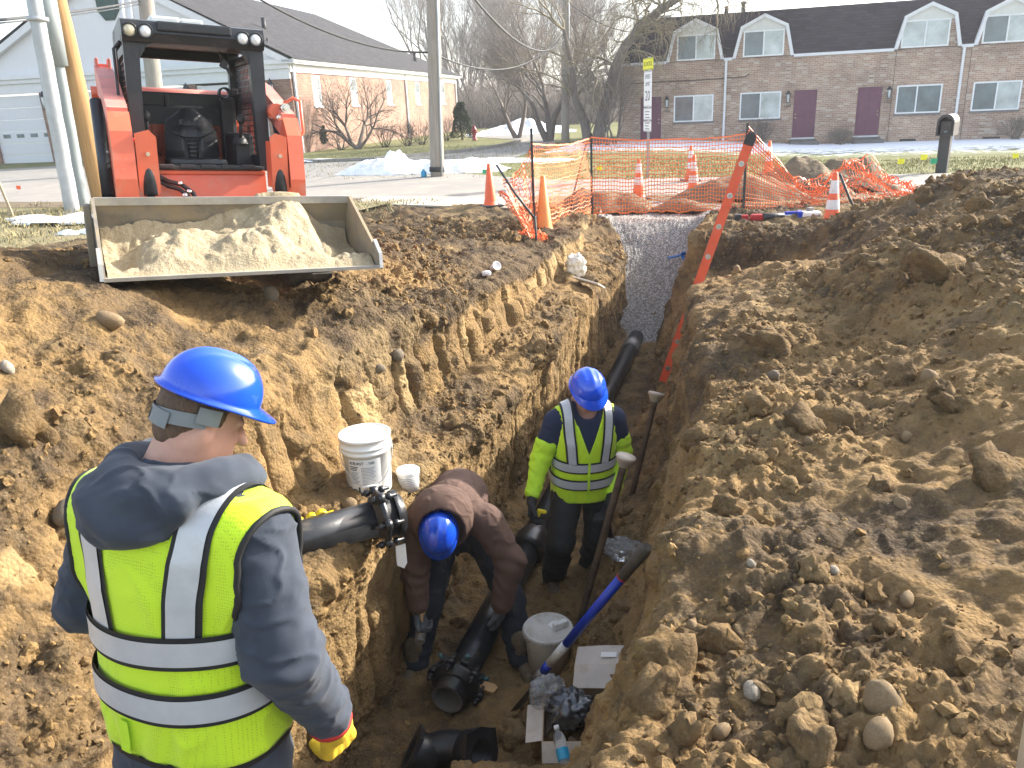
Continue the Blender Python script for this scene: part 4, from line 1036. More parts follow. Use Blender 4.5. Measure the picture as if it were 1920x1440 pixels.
# woods at the end of the side street
protos = [tree("woodland_tree", (0, 0, 0), [((.05 * (k - 1), .05, 1), 4.2 - .4 * k, .16)], 5, 90 + k, "x", group="bare trees of the far woods", spread=.5, up=.3, nb=(2, 3)) for k in range(3)]
spots = [(830, 78, 1.35, 0), (868, 84, 1.25, 1), (905, 95, 1.3, 2), (942, 90, 1.2, 0), (975, 100, 1.45, 1), (1010, 88, 1.2, 2), (1045, 96, 1.4, 0), (1080, 85, 1.2, 1), (1120, 90, 1.3, 2), (1150, 80, 1.2, 0), (885, 110, 1.6, 1), (925, 112, 1.5, 0), (960, 115, 1.6, 2), (1000, 112, 1.6, 1), (850, 105, 1.5, 2), (1330, 75, 1.1, 1), (1400, 70, 1.0, 0), (1470, 80, 1.05, 2)]
wl = ["bare tree of the far woods, %s" % s for s in ("nearest the hall's far corner", "second from the hall's far corner", "third from the hall's far corner", "above the hydrant's right", "over the left end of the far snow heap", "over the middle of the far snow heap", "over the right end of the far snow heap", "behind the far pole", "behind the willow trunk", "behind the house corner", "in the back row, leftmost but one", "in the back row, third", "in the back row, fourth", "in the back row, rightmost", "in the back row, leftmost", "showing over the house roof by the first dormer", "showing over the house roof between the dormers", "showing over the long roof stretch")]
for i_, (x, d, s, k) in enumerate(spots):
    p = atY(x, 260, d); o = protos[k] if i_ < 3 and k == i_ else copy_tree(protos[k])
    o.location = (p.x, d, -.5 if i_ < 15 else -3.2); o.scale = (s, s, s * random.uniform(.9, 1.1)); o.rotation_euler = (0, 0, random.uniform(0, 6.28)); o["label"] = wl[i_]
extra = [(838, 96, 1.7, 1), (856, 118, 1.9, 0), (878, 99, 1.55, 2), (896, 88, 1.3, 0), (915, 104, 1.7, 1), (935, 99, 1.5, 2), (952, 108, 1.8, 0), (968, 94, 1.4, 2), (988, 104, 1.7, 0), (1022, 104, 1.7, 1), (1035, 116, 1.9, 2), (1060, 108, 1.8, 0), (1095, 104, 1.7, 2), (1108, 112, 1.8, 1), (1138, 100, 1.6, 0), (1160, 110, 1.7, 2)]
for i_, (x, d, s, k) in enumerate(extra):
    p = atY(x, 260, d); o = copy_tree(protos[k]); o.location = (p.x, d, -.5); o.scale = (s, s, s * random.uniform(.85, 1.05)); o.rotation_euler = (0, 0, random.uniform(0, 6.28)); o["label"] = "thin bare tree in the tangled depth of the far woods"
# undergrowth: an uncountable mass of stems
tr = Bra(); rnd = random.Random(3)
for k in range(5200):
    y = rnd.uniform(72, 100); x = atY(rnd.uniform(842, 1165), 250, y).x; h = rnd.uniform(1., 4.2) * (1 if rnd.random() < .75 else 1.5)
    p = Vector((x, y, -.3)); d = Vector((rnd.gauss(0, .3), rnd.gauss(0, .2), 1))
    tr.seg([p, p + d * h * .5, p + (d + Vector((rnd.gauss(0, .2), 0, 0))) * h], [.03, .022, .006], 3)
tag(link("undergrowth", tr.mesh("undergrowth", "bark_grey")), "dark brush along the foot of the far woods", "undergrowth", kind="stuff")
def shrub(name, loc, r, h, n, seed, label, m_="twig_brown", stems=14, sp=.5, group=None):
    tr, br = Bra(), Bra(); rnd = random.Random(seed)
    for k in range(stems):
        a = rnd.uniform(0, 6.28); d = Vector((sp * math.cos(a) * rnd.uniform(.2, 1), sp * math.sin(a) * rnd.uniform(.2, 1), 1)).normalized()
        grow(tr, br, Vector((.1 * r * math.cos(a), .1 * r * math.sin(a), -.05)), d, h * .42, .016, 0, n, rnd, up=.1, spread=.6, nb=(2, 3), wob=.2)
    t = empty(name, label, "shrub", loc, group=group); link("stem", tr.mesh("stem", m_), t); link("crown", br.mesh("crown", m_), t)
for x, y, h, sd, lb in [(640, 281, 1.2, 1, "low brown bare shrub left of the lawn tree by the brick wall"), (722, 276, 1.5, 2, "brown twiggy shrub by the white pipe on the brick wall"), (765, 273, 1.5, 3, "brown twiggy shrub just left of the wooden pole at the brick wall"), (792, 271, 1.6, 4, "brown twiggy shrub left behind the wooden pole, before the brick wall"), (838, 263, 1.7, 5, "brown twiggy shrub between the wooden pole and the far evergreen")]:
    p = pv(x, y); shrub("bare_shrub", p, .8, h, 2, sd, lb, stems=16, sp=.8)
p = pv(1420, 272); shrub("bare_shrub", (10.6, 34.2, -.3), .5, 1.3, 2, 11, "dense upright twiggy shrub under the window beside the first downpipe", "bark_grey", 26, .5)
shrub("bare_shrub", (13.6, 33.4, -.35), .6, .85, 2, 12, "low round grey shrub between the two maroon doors with steps", "bark_tan", 34, .95)
shrub("bare_shrub", (19.6, 31.6, -.35), .6, 1.1, 2, 13, "grey shrub under the last window at the picture's right edge", "bark_tan", 30, .9)
def evergreen(loc, rx, h, seed, label, shape):
    rnd = np.random.default_rng(seed); n = 5200
    th = rnd.uniform(0, 6.283, n); u = rnd.uniform(0, 1, n) ** .8
    rad = (np.sqrt(np.maximum(0, 1 - (2 * u - 1) ** 2)) if shape == 0 else (1 - u * .75)) * rx
    rr = rad * rnd.uniform(.55, 1., n) ** .4; c = np.stack([rr * np.cos(th), rr * np.sin(th), .06 + u * h], 1)
    c += fbm(c * 3, 2, seed)[:, None] * .14 * np.array([1, 1, .5])
    d1 = rnd.normal(size=(n, 3)); d1[:, 2] += .6; d1 += c * np.array([1.5, 1.5, 0]); d1 /= np.linalg.norm(d1, axis=1)[:, None]
    d2 = np.cross(d1, rnd.normal(size=(n, 3))); d2 /= np.linalg.norm(d2, axis=1)[:, None]
    l, w = .10, .028
    V = np.stack([c - d2 * w, c + d1 * l, c + d2 * w], 1).reshape(-1, 3)
    t = empty("evergreen_shrub", label, "shrub", loc); link("foliage", npmesh("foliage", V, np.arange(3 * n).reshape(-1, 3), [MATS["evergreen"]], False), t)
    part("trunk", "bark_grey", t, lambda b: b.cyl((0, 0, -.1), (0, 0, h * .7), .07, .02, 8))
evergreen(pv(593, 281), .62, 1.25, 5, "clipped round dark green evergreen at the corner of the brick hall", 0)
evergreen(pv(867, 262), .75, 1.9, 6, "tall dark green cone evergreen at the far end of the brick hall", 1)

# ---- utility poles and conduits
def pole(name, p0, p1, r0, r1, m_, label, extra=None, n=18):
    t = empty(name, label, "pole", p0); q = Vector(p1) - Vector(p0)
    b = MB(); N = 14; b.tube([q * (i / N) + Vector((random.gauss(0, .006), random.gauss(0, .006), 0)) - Vector((0, 0, .3 if i == 0 else 0)) for i in range(N + 1)], [r0 + (r1 - r0) * i / N for i in range(N + 1)], n); b.build("shaft", m_, t)
    if extra: extra(t, q)
    return t
P0 = pv(820, 331); P1 = atY(806, -260, P0.y + .2)
def ex(t, q):
    part("conduit", "steel_grey", t, lambda b: b.tube([q * (k / 6) + Vector((.13 - .04 * k / 6, -.15, 0)) for k in range(7)], .025, 8))
    part("pole_band", "dark_line", t, lambda b: (b.cyl((0, 0, .12), q * .02 + Vector((0, 0, .1)), .2, n=18), ))
pole("utility_pole", P0, P1, .185, .15, "pole_wood", "weathered wooden utility pole standing in the ploughed snow", ex)
P0 = Vector((2.9, 37.7, -.1)); pole("utility_pole", P0, atY(1062, -150, 37.7), .19, .14, "pole_wood", "weathered far utility pole among the bare trees by the snow heap", lambda t, q: part("conduit", "steel_grey", t, lambda b: b.tube([q * .35 + Vector((.12, -.17, 0)), q * .8 + Vector((.1, -.17, 0))], .03, 6)))
P0 = atY(302, 305, 30); pole("utility_pole", (P0.x, 30, -.1), atY(268, -60, 30), .3, .24, "pole_wood", "pale wooden utility pole behind the loader's cab", lambda t, q: part("conduit", "pvc_white", t, lambda b: (b.tube([Vector((-.5, -.1, 0)), q + Vector((-.5, -.1, 0))], .09, 8), b.tube([Vector((-.78, -.1, 0)), q + Vector((-.78, -.1, 0))], .05, 8))))
P0 = atY(196, 398, 17.6); pole("utility_pole", (P0.x, 17.6, -.05), atY(94, -60, 17.6), .20, .175, "pole_wood_new", "new orange-brown wooden pole at the left, beside grey conduits")
P0 = atY(160, 400, 17.2)
def ex2(t, q): part("sleeve", "conduit_grey", t, lambda b: b.tube([q * .62, q * 1.0], .21 * .86, 12))
pole("steel_conduit", (P0.x, 17.2, -.05), atY(76, -60, 17.2), .115, .115, "conduit_grey", "dark grey steel conduit riser between the pale post and the wooden pole", ex2)
P0 = atY(137, 404, 16.6)
pole("steel_post", (P0.x, 16.6, -.05), atY(53, -60, 16.6), .15, .14, "steel_grey", "pale grey steel post at the far left, leaning beside the conduit", lambda t, q: (part("clamp", "steel_grey", t, lambda b: b.cyl(q * .80, q * .815, .19, n=12)), part("base_plate", "steel_grey", t, lambda b: b.box((0, 0, .03), (.45, .45, .05), bev=.01))), n=8)
def wire(name, a, c, sag, r, label, n=24):
    a, c = Vector(a), Vector(c); b = MB()
    b.tube([a.lerp(c, i / n) - Vector((0, 0, sag * 4 * (i / n) * (1 - i / n))) for i in range(n + 1)], r, 5)
    tag(b.build(name, "wire_black"), label, "cable", "overhead cables")
a1 = atY(53, 33, 16.6); wire("overhead_cable", atY(-60, 43, 15.5), atY(262, 2, 30), .05, .03, "thick overhead cable running from the picture's left edge to the pole behind the cab")
wire("overhead_cable", atY(-60, 49, 15.5), atY(262, 8, 30), .05, .015, "thin lower overhead cable running to the pole behind the cab")
wire("overhead_cable", atY(440, -30, 18), atY(808, 98, 21.9), .35, .024, "overhead cable sagging across the hall's grey roof to the wooden pole")
wire("overhead_cable", atY(812, 100, 21.9), atY(1060, 55, 37.7), .9, .024, "sagging overhead cable between the two wooden poles")
wire("overhead_cable", atY(860, -40, 17), atY(1062, 68, 37.7), .9, .028, "thick overhead cable coming down from the top edge to the far pole")
wire("overhead_cable", atY(1066, 5, 37.7), atY(1180, 60, 35.5), .2, .018, "short service cable from the far pole towards the houses")
wire("guy_wire", atY(822, 5, 21.9), atY(826, 290, 22.3), .0, .01, "thin guy wire close along the wooden pole")
# ================================================================== compact track loader
mat("loader_orange", (.70, .135, .062), .44, var=.1, vscale=3., dirt=.28, dirtcol=(.55, .30, .20), dscale=4., coat=.3)
mat("loader_faded", (.70, .22, .17), .55, var=.14, vscale=5., dirt=.3, dirtcol=(.55, .36, .30), dscale=6.)
mat("loader_black", (.022, .024, .028), .42, var=.2, dirt=.22, dirtcol=(.10, .085, .065), dscale=5.)
mat("loader_plastic", (.03, .031, .033), .55, var=.2, bump=.2, bscale=120., dirt=.15, dirtcol=(.12, .1, .08))
mat("seat_vinyl", (.028, .03, .033), .38, var=.2, bump=.15, bscale=90., dirt=.15, dirtcol=(.13, .11, .09))
mat("seat_seam", (.008, .008, .009), .6)
mat("seat_emboss", (.05, .052, .056), .45)
mat("rubber_track", (.025, .024, .023), .9, bump=.4, dirt=.6, dirtcol=(.17, .125, .08))
mat("steel_worn", (.22, .205, .18), .6, metal=.3, var=.25, vscale=8., bump=.3, bscale=30., dirt=.9, dirtcol=(.33, .265, .17), dscale=4.)
mat("steel_edge", (.50, .49, .46), .4, metal=.6, var=.2, dirt=.35, dirtcol=(.45, .38, .27), dscale=9.)
mat("chrome", (.75, .75, .74), .15, metal=1., var=.1)
mat("lens", (.78, .80, .80), .12, var=.15, vscale=60., spec=.8); mat("lens_amber", (.62, .56, .40), .15, var=.25, vscale=60., spec=.8)
mat("clear_plastic", (.72, .74, .70), .35, var=.1)
mat("hose_black", (.016, .016, .017), .5); mat("bolt_steel", (.62, .52, .38), .4, metal=.5)
mt, nt, b_ = newmat("cab_glass"); b_.inputs["Base Color"].default_value = (.9, .95, .95, 1); b_.inputs["Roughness"].default_value = .02; b_.inputs["Transmission Weight"].default_value = 1.; b_.inputs["IOR"].default_value = 1.05; b_.inputs["Specular IOR Level"].default_value = .6
ground_mat("sand_load", [(.43, .35, .225), (.35, .28, .175), (.48, .41, .28)], [6., 11.], .7, 60.)
a_, t_l = R(27), R(4.5)
LX = Vector((math.cos(a_) * math.cos(t_l), math.sin(a_) * math.cos(t_l), -math.sin(t_l))); LY = Vector((-math.sin(a_), math.cos(a_), 0)); LZ = LX.cross(LY)
LD = empty("track_loader", "orange compact track loader with black cab standing over its raised bucket of sand", "loader")
LD.matrix_world = basis((-2.19, 6.13, .35), LX, LY, LZ)
# lower body and panel
part("chassis", "loader_orange", LD, lambda b: (b.box2((-.5, -.02, .25), (.36, 1.5, .95), .03), b.box2((-.56, .9, .3), (.42, 1.75, 1.32), .05)))
part("front_panel", "loader_orange", LD, lambda b: (b.prism([(-.1, .94), (-.14, .76), (-.1, .42), (-.03, .42), (-.03, .94)], -.475, .335, 'x'), b.box2((-.475, -.12, .925), (.335, -.01, .955), .008)))
part("door_sill", "loader_plastic", LD, lambda b: (b.box2((-.45, -.14, .957), (.32, .1, .985), .008), [b.box2((-.4 + .14 * k, -.155, .968), (-.30 + .14 * k, -.1, .996), .006) for k in range(5)]))
for sx, x0 in ((-1, -.07), (1, -.07)):
    def trk(b):
        xo = x0 + sx * .62; pr = []
        for k in range(9): a = math.pi / 2 + math.pi * k / 8; pr.append((-.2 + .26 * math.cos(a), .27 + .26 * math.sin(a)))
        for k in range(9): a = -math.pi / 2 + math.pi * k / 8; pr.append((1.45 + .22 * math.cos(a), .23 + .22 * math.sin(a)))
        b.prism(pr, xo - .15, xo + .15, 'x')
        for k in range(26): b.box((xo, -.2 + 1.65 * k / 25, .545 - .08 * k / 25), (.32, .03, .03)); b.box((xo, -.2 + 1.65 * k / 25, -.005), (.32, .03, .03))
        for k in range(8): a = math.pi / 2 + math.pi * k / 7; b.box((xo, -.2 + .275 * math.cos(a), .27 + .275 * math.sin(a)), (.32, .035, .035), Matrix.Rotation(a, 3, 'X'))
    part("rubber_track", "rubber_track", LD, trk)
# cab
C0, C1 = -.54, .39
def cabframe(b):
    for x0, x1, xb0, xb1 in ((C0, C0 + .105, C0 - .01, C0 + .07), (C1 - .105, C1, C1 - .07, C1 + .01)):   # front posts, slimmer at the foot
        b.add([(x0, 0, 1.92), (x1, 0, 1.92), (x1, .1, 1.92), (x0, .1, 1.92), (xb0, -.02, .95), (xb1, -.02, .95), (xb1, .09, .95), (xb0, .09, .95)], [(0, 1, 2, 3), (4, 7, 6, 5), (0, 4, 5, 1), (1, 5, 6, 2), (2, 6, 7, 3), (3, 7, 4, 0)])
    b.box2((C0, .95, .95), (C0 + .09, 1.04, 1.9), .01); b.box2((C1 - .09, .95, .95), (C1, 1.04, 1.9), .01)
    for x in (C0 + .01, C1 - .05): b.box2((x, .09, 1.74), (x + .04, .96, 1.8)); b.box2((x, .09, .96), (x + .04, .96, 1.06))
    b.box2((C0 + .08, .97, .95), (C1 - .08, 1.03, 1.52), .01); b.box2((C0 + .08, .97, 1.77), (C1 - .08, 1.03, 1.86), .01)
    for x, s in ((C0 + .10, 1), (C1 - .10, -1)): b.prism([(x, 1.80), (x, 1.70), (x + s * .045, 1.775), (x + s * .09, 1.80)], .0, .06)      # rounded opening corners
part("cab_frame", "loader_black", LD, cabframe)
def roof(b):
    b.prism([(-.03, 1.80), (-.055, 1.86), (-.03, 1.935), (.1, 1.955), (1.0, 1.945), (1.1, 1.9), (1.1, 1.85), (.1, 1.80)], C0 - .005, C1 + .005, 'x')
    b.box2((C0 + .22, -.062, 1.875), (C1 - .22, -.02, 1.94), .012)
RF = part("cab_roof", "loader_black", LD, roof)
part("roof_hatch", "clear_plastic", RF, lambda b: (b.box2((-.33, .28, 1.95), (-.13, .5, 2.01), .015), b.box2((-.125, .28, 1.95), (.03, .5, 2.005), .015)))
for k, x in enumerate((-.495, -.395, .245, .335)):
    l = part("work_light", "loader_black", RF, lambda b: b.lathe([(.0, -.03), (.047, -.03), (.05, .012), (.046, .02), (.04, .014)], (x, -.045, 1.868), (0, -1, 0), 20))
    part("lens", "lens_amber" if k == 0 else "lens", l, lambda b: (b.lathe([(.041, .0), (.03, .018), (.0, .022)], (x, -.045, 1.868), (0, -1, 0), 20)))
part("rear_window", "cab_glass", LD, lambda b: b.box2((C0 + .09, .995, 1.53), (C1 - .09, 1.001, 1.765)))
def screen(b, x):
    for k in range(15): y = .12 + .82 * k / 14; b.box2((x - .004, y - .004, 1.06), (x + .004, y + .004, 1.75))
    for k in range(17): z = 1.06 + .69 * k / 16; b.box2((x - .006, .12, z - .004), (x - .001, .94, z + .004))
for x in (C0 + .03, C1 - .03): tag(part("side_screen", "loader_black", LD, lambda b: screen(b, x)), kind="stuff")
part("cab_floor", "loader_plastic", LD, lambda b: (b.box2((C0 + .06, .1, .9), (C1 - .06, .97, .958)), b.box2((C0 + .02, .35, .96), (C0 + .16, .9, 1.2), .03), b.box2((C1 - .18, .35, .96), (C1 - .04, .9, 1.22), .03), b.box2((C1 - .2, .8, .96), (C1 - .08, .96, 1.5), .03), b.box2((C0 + .1, .9, 1.0), (C1 - .1, .96, 1.42), .02)))
# seat
def seatback(b):
    # rounded shield-shaped back
    n, m_ = 24, 14; vs = []
    for i in range(n + 1):
        for j in range(m_ + 1):
            u = -1 + 2 * i / n; v = j / m_; w = .20 * (1 - .28 * v ** 3) * (1 - .0 * v); zz = 1.0 + .40 * v - .05 * v * u * u * (v > .6)
            if v > .8: w *= math.sqrt(max(0.02, 1 - ((v - .8) / .2) ** 2 * .55))
            y = .62 + .12 * (v) - .07 * math.cos(u * 1.4) - .03 * math.sin(v * 3.1)
            if .1 < v < .58 and abs(u) > .32: y -= .02
            vs.append((-.08 + u * w, y, zz))
    fs = [(i * (m_ + 1) + j, (i + 1) * (m_ + 1) + j, (i + 1) * (m_ + 1) + j + 1, i * (m_ + 1) + j + 1) for i in range(n) for j in range(m_)]
    b.add(vs, fs, True); b.box2((-.26, .68, 1.0), (.1, .76, 1.32), .03)
ST = part("seat", "seat_vinyl", LD, lambda b: (seatback(b), b.box2((-.29, .25, .96), (.13, .68, 1.02), .03)))
part("seat_seam", "seat_seam", ST, lambda b: (b.tube([(-.27, .56, 1.24), (-.2, .545, 1.2), (-.14, .54, 1.175), (-.02, .54, 1.175), (.04, .545, 1.2), (.11, .56, 1.24)], .006, 5),
    b.tube([(-.14, .54, 1.175), (-.115, .54, 1.12), (-.11, .545, 1.02)], .005, 5), b.tube([(-.02, .54, 1.175), (-.045, .54, 1.12), (-.05, .545, 1.02)], .005, 5),
    [b.tube([(-.12, .538, 1.15 - .03 * k), (-.04, .538, 1.15 - .03 * k)], .005, 5) for k in range(5)]))
text_mesh("seat_lettering", "Kubota", .06, "seat_emboss", ST, basis((-.08, .56, 1.285), (1, 0, 0), (0, .12, 1), (0, -1, 0.12)), .004)
for x in (C0 + .12, C1 - .14):
    part("joystick", "loader_plastic", LD, lambda b: (b.tube([(x, .35, 1.15), (x, .3, 1.24), (x, .28, 1.3)], .014, 8), b.ball((x, .27, 1.32), .03, 10, (1, 1, 1.4)), b.lathe([(.06, 1.14), (.05, 1.17), (.02, 1.21)], (x, .36, 0), n=12)))
part("cab_mirror", "loader_plastic", LD, lambda b: (b.tube([(.1, .1, 1.78), (.12, .12, 1.72)], .01, 6), b.box((.13, .12, 1.70), (.05, .03, .06), Matrix.Rotation(.5, 3, 'Y'), .01), b.box((.16, .13, 1.655), (.02, .015, .07), Matrix.Rotation(-.5, 3, 'Y'), .005)))
part("cab_fan", "loader_plastic", LD, lambda b: (b.cyl((.20, .7, 1.52), (.20, .58, 1.52), .045, n=14, hollow=.01), b.box((.27, .6, 1.53), (.06, .05, .05), bev=.01)))
part("headrest_post", "loader_plastic", LD, lambda b: b.box2((-.22, .9, 1.4), (-.19, .95, 1.5), .008))
# lift arms: tower at the rear, beam running forward and down, knee, nose plate
def beam(b, pts, w, x0, x1):
    """plate-sided box beam through (y,z) centre points with heights w"""
    top, bot = [], []
    for i, p in enumerate(pts):
        q = Vector(p); d = Vector(pts[min(i + 1, len(pts) - 1)]) - Vector(pts[max(i - 1, 0)]); d.normalize(); n = Vector((-d.y, d.x)) * w[i] / 2
        top.append(tuple(q + n)); bot.append(tuple(q - n))
    for i in range(len(pts) - 1): b.prism([top[i], top[i + 1], bot[i + 1], bot[i]], x0, x1, 'x')
for sx, nm in ((-1, ""), (1, "")):
    xo0, xo1 = ((-.70, -.565) if sx < 0 else (.445, .55)); xs = (xo0, xo1)
    A = part("lift_arm", "loader_orange", LD, lambda b: (beam(b, [(-.22, 1.28), (-.31, 1.18), (-.36, .9), (-.37, .62)], [.17, .19, .17, .13], *xs)))
    part("arm_beam", "loader_faded", A, lambda b: (beam(b, [(1.25, 1.6), (.5, 1.50), (-.225, 1.285)], [.22, .16, .16], xs[0] + .004, xs[1] - .004), b.box2((xs[0] + .01, 1.1, 1.55), (xs[0] + .035, 1.3, 1.76), .01), b.box2((xs[1] - .035, 1.1, 1.55), (xs[1] - .01, 1.3, 1.76), .01)))
    gx0, gx1 = ((-.55, -.43) if sx < 0 else (.325, .43))
    def guard(b):
        c_ = (gx0 + gx1) / 2; w = (gx1 - gx0) / 2 + .005
        poly = [(c_ - w, 1.2), (c_ + w * .35 * -sx + .0, 1.225), (c_ + w, 1.18 if sx < 0 else 1.2), (c_ + w, .84), (c_ + w * .7, .79), (c_ - w * .7, .79), (c_ - w, .84)]
        b.prism(poly, -.42, -.395); b.prism([(c_ - w, 1.17), (c_ - w + .02, 1.17), (c_ - w + .02, .85), (c_ - w, .85)], -.395, -.25); b.prism([(c_ + w - .02, 1.17), (c_ + w, 1.17), (c_ + w, .85), (c_ + w - .02, .85)], -.395, -.25)
    gd_p = part("cylinder_guard", "loader_orange", A, guard)
    part("bolt", "bolt_steel", gd_p, lambda b: [b.cyl(((gx0 + gx1) / 2 + .005, -.418, z), ((gx0 + gx1) / 2 + .005, -.432, z), .014, n=6) for z in (1.07, .86)])
    part("tilt_cylinder", "loader_black", LD, lambda b: (b.cyl(((gx0 + gx1) / 2, -.33, 1.15), ((gx0 + gx1) / 2, -.42, .80), .045, n=16), b.cyl(((gx0 + gx1) / 2, -.42, .80), ((gx0 + gx1) / 2, -.46, .6), .025, n=12)))
    xc = -.73 if sx < 0 else .575
    part("lift_cylinder", "loader_black", LD, lambda b: (b.cyl((xc, .55, 1.42), (xc, .2, .75), .045, n=16), b.cyl((xc, .2, .75), (xc, .1, .55), .03, n=12)))
    part("rear_tower", "loader_orange", LD, lambda b: b.prism([(1.0, .4), (1.6, .4), (1.5, 1.5), (1.2, 1.72), (1.08, 1.5)], xs[0] + .03 if sx < 0 else xs[0] + .02, xs[1] - .03 if sx < 0 else xs[1] - .02, 'x'))
    part("arm_pin", "loader_orange", A, lambda b: b.cyl((xs[0] - .04 if sx < 0 else xs[1] + .04, 1.2, 1.5), ((xs[0] + xs[1]) / 2, 1.2, 1.5), .05, n=14))
part("torque_tube", "loader_faded", LD, lambda b: b.cyl((-.6, 1.3, 1.50), (.5, 1.3, 1.50), .065, n=18))
part("hose_guard", "loader_orange", LD, lambda b: b.tube([(.56, -.16, 1.16), (.62, -.16, 1.24), (.615, -.12, 1.46), (.57, -.1, 1.48), (.50, -.1, 1.44)], .013, 8))
HC = part("coupler_block", "loader_orange", LD, lambda b: (b.cyl((.44, -.02, 1.38), (.44, -.14, 1.38), .055, n=16), b.box((.50, -.1, 1.22), (.07, .05, .06), bev=.01)))
for x, z, r in ((.49, 1.405, .032), (.49, 1.335, .032), (.445, 1.335, .022)): part("coupler", "chrome", HC, lambda b: (b.cyl((x, -.12, z), (x, -.2, z), r, n=14), b.cyl((x, -.2, z), (x, -.23, z), r * .62, n=12)))
part("hydraulic_hose", "hose_black", LD, lambda b: b.tube([(-.44, -.14, .93), (-.35, -.2, .88), (-.27, -.22, .86), (-.2, -.25, .80), (-.17, -.3, .68)], .016, 8))
part("hydraulic_hose", "hose_black", LD, lambda b: b.tube([(-.44, -.14, .90), (-.36, -.2, .85), (-.29, -.23, .83), (-.235, -.26, .78), (-.2, -.3, .68)], .016, 8))
part("hose_clip", "chrome", LD, lambda b: (b.ball((-.28, -.22, .868), .02, 8), b.cyl((-.22, -.25, .80), (-.235, -.24, .825), .02, n=8), b.cyl((-.25, -.26, .775), (-.265, -.25, .80), .02, n=8)))
part("grab_handle", "loader_black", LD, lambda b: b.tube([(C0 - .015, .0, 1.25), (C0 - .06, .05, 1.3), (C0 - .06, .05, 1.75), (C0 - .015, .03, 1.8)], .01, 6))
# bucket
BX0, BX1 = -.84, .82
prof_o = [(-1.25, .372), (-.70, .335), (-.55, .37), (-.47, .47), (-.47, .62), (-.545, .785)]
prof_i = [(-1.25, .384), (-.70, .352), (-.565, .385), (-.492, .475), (-.492, .615), (-.565, .775)]
BK = part("bucket", "steel_worn", LD, lambda b: [b.prism([prof_o[i], prof_o[i + 1], prof_i[i + 1], prof_i[i]], BX0, BX1, 'x') for i in range(5)])
part("top_lip", "steel_edge", BK, lambda b: b.prism([(-.535, .745), (-.575, .75), (-.583, .80), (-.54, .80)], BX0 - .005, BX1 + .005, 'x'))
part("cutting_edge", "steel_edge", BK, lambda b: b.prism([(-1.252, .366), (-1.255, .388), (-1.12, .381), (-1.12, .36)], BX0 - .012, BX1 + .012, 'x'))
for x in (BX0 - .02, BX1):
    part("side_plate", "steel_worn", BK, lambda b: b.prism([(-1.25, .37), (-1.22, .46), (-1.08, .55), (-.6, .80), (-.53, .79), (-.46, .62), (-.46, .46), (-.55, .36), (-.7, .325)], x, x + .02, 'x'))
    part("side_cutter", "steel_edge", BK, lambda b: b.prism([(-1.255, .372), (-1.235, .47), (-1.12, .55), (-1.08, .47), (-1.08, .39)], x - .012 if x < 0 else x + .008, x + .012 if x < 0 else x + .032, 'x'))
part("bucket_rib", "steel_worn", BK, lambda b: b.box2((BX0 - .07, -.62, .36), (BX0 - .025, -.50, .76), .01))
# sand in the bucket
nx, ny = 180, 80
u = np.linspace(BX0 + .012, BX1 - .012, nx); v = np.linspace(0, 1, ny); UU, VV = np.meshgrid(u, v, indexing='ij')
yy = -1.215 + VV * .70; fl = np.interp(yy, [-1.25, -.7, -.565, -.5], [.386, .354, .387, .5])
Pq = np.stack([UU.ravel() * 4, yy.ravel() * 4, 0 * yy.ravel()], 1)
hh = .035 + .13 * VV + .25 * np.exp(-((UU - .34) / .26) ** 2) * sstep(.2, .8, VV) + .10 * np.exp(-((UU - .05) / .2) ** 2) * np.exp(-((VV - .35) / .25) ** 2) + .13 * np.exp(-((UU + .35) / .35) ** 2) * np.exp(-((VV - .5) / .3) ** 2)
hh = hh * (1 - .55 * sstep(.45, .62, UU)) * (1 - .5 * np.exp(-((UU + .75) / .15) ** 2))
hh = (hh + (.06 * fbm(Pq * 1.0, 4, 501) + .035 * np.abs(fbm(Pq * 2.5, 4, 503))).reshape(hh.shape)) * sstep(0, .12, VV)
w5, r5 = worley(Pq * 2.2, 507); hh += (np.sqrt(np.maximum(0, .3 - w5 ** 2)) * .045 * (r5 > .5)).reshape(hh.shape) * sstep(.05, .2, VV)
zz = np.maximum(fl + .001, np.minimum(fl + hh, .80 + .03 * np.exp(-((UU - .34) / .2) ** 2)))
i = (np.arange(nx - 1)[:, None] * ny + np.arange(ny - 1)[None]).ravel()
me = npmesh("sand_load", np.stack([UU.ravel(), yy.ravel(), zz.ravel()], 1), np.stack([i, i + ny, i + ny + 1, i + 1], 1), [MATS["sand_load"]])
so = link("sand_load", me); so.matrix_world = LD.matrix_world.copy(); tag(so, "heap of pale tan sand lying in the loader's bucket", "sand", kind="stuff")
# ================================================================== fence, cones, ladder, signs and other site furniture
mat("net_orange", (.90, .22, .065), .5, var=.12, vscale=3.); MATS["net_orange"].node_tree.nodes["Principled BSDF"].inputs["Subsurface Weight"].default_value = 0.
mat("cone_orange", (.86, .13, .035), .45, var=.08, vscale=4., dirt=.2, dirtcol=(.40, .22, .13), dscale=7.)
mat("cone_faded", (.82, .30, .07), .5, var=.1, vscale=4., dirt=.2, dirtcol=(.50, .30, .16), dscale=7.)
mat("cone_white", (.75, .74, .72), .5, var=.08, dirt=.3, dirtcol=(.40, .33, .25), dscale=12.)
mat("stake_steel", (.045, .05, .05), .6, metal=.3, dirt=.3, dirtcol=(.16, .11, .07)); mat("stake_rust", (.12, .06, .035), .8)
mat("ladder_orange", (.72, .105, .040), .5, var=.12, vscale=5., dirt=.3, dirtcol=(.40, .22, .13), dscale=6.); mat("ladder_cap", (.03, .03, .032), .6); mat("aluminium", (.62, .62, .60), .35, metal=.9)
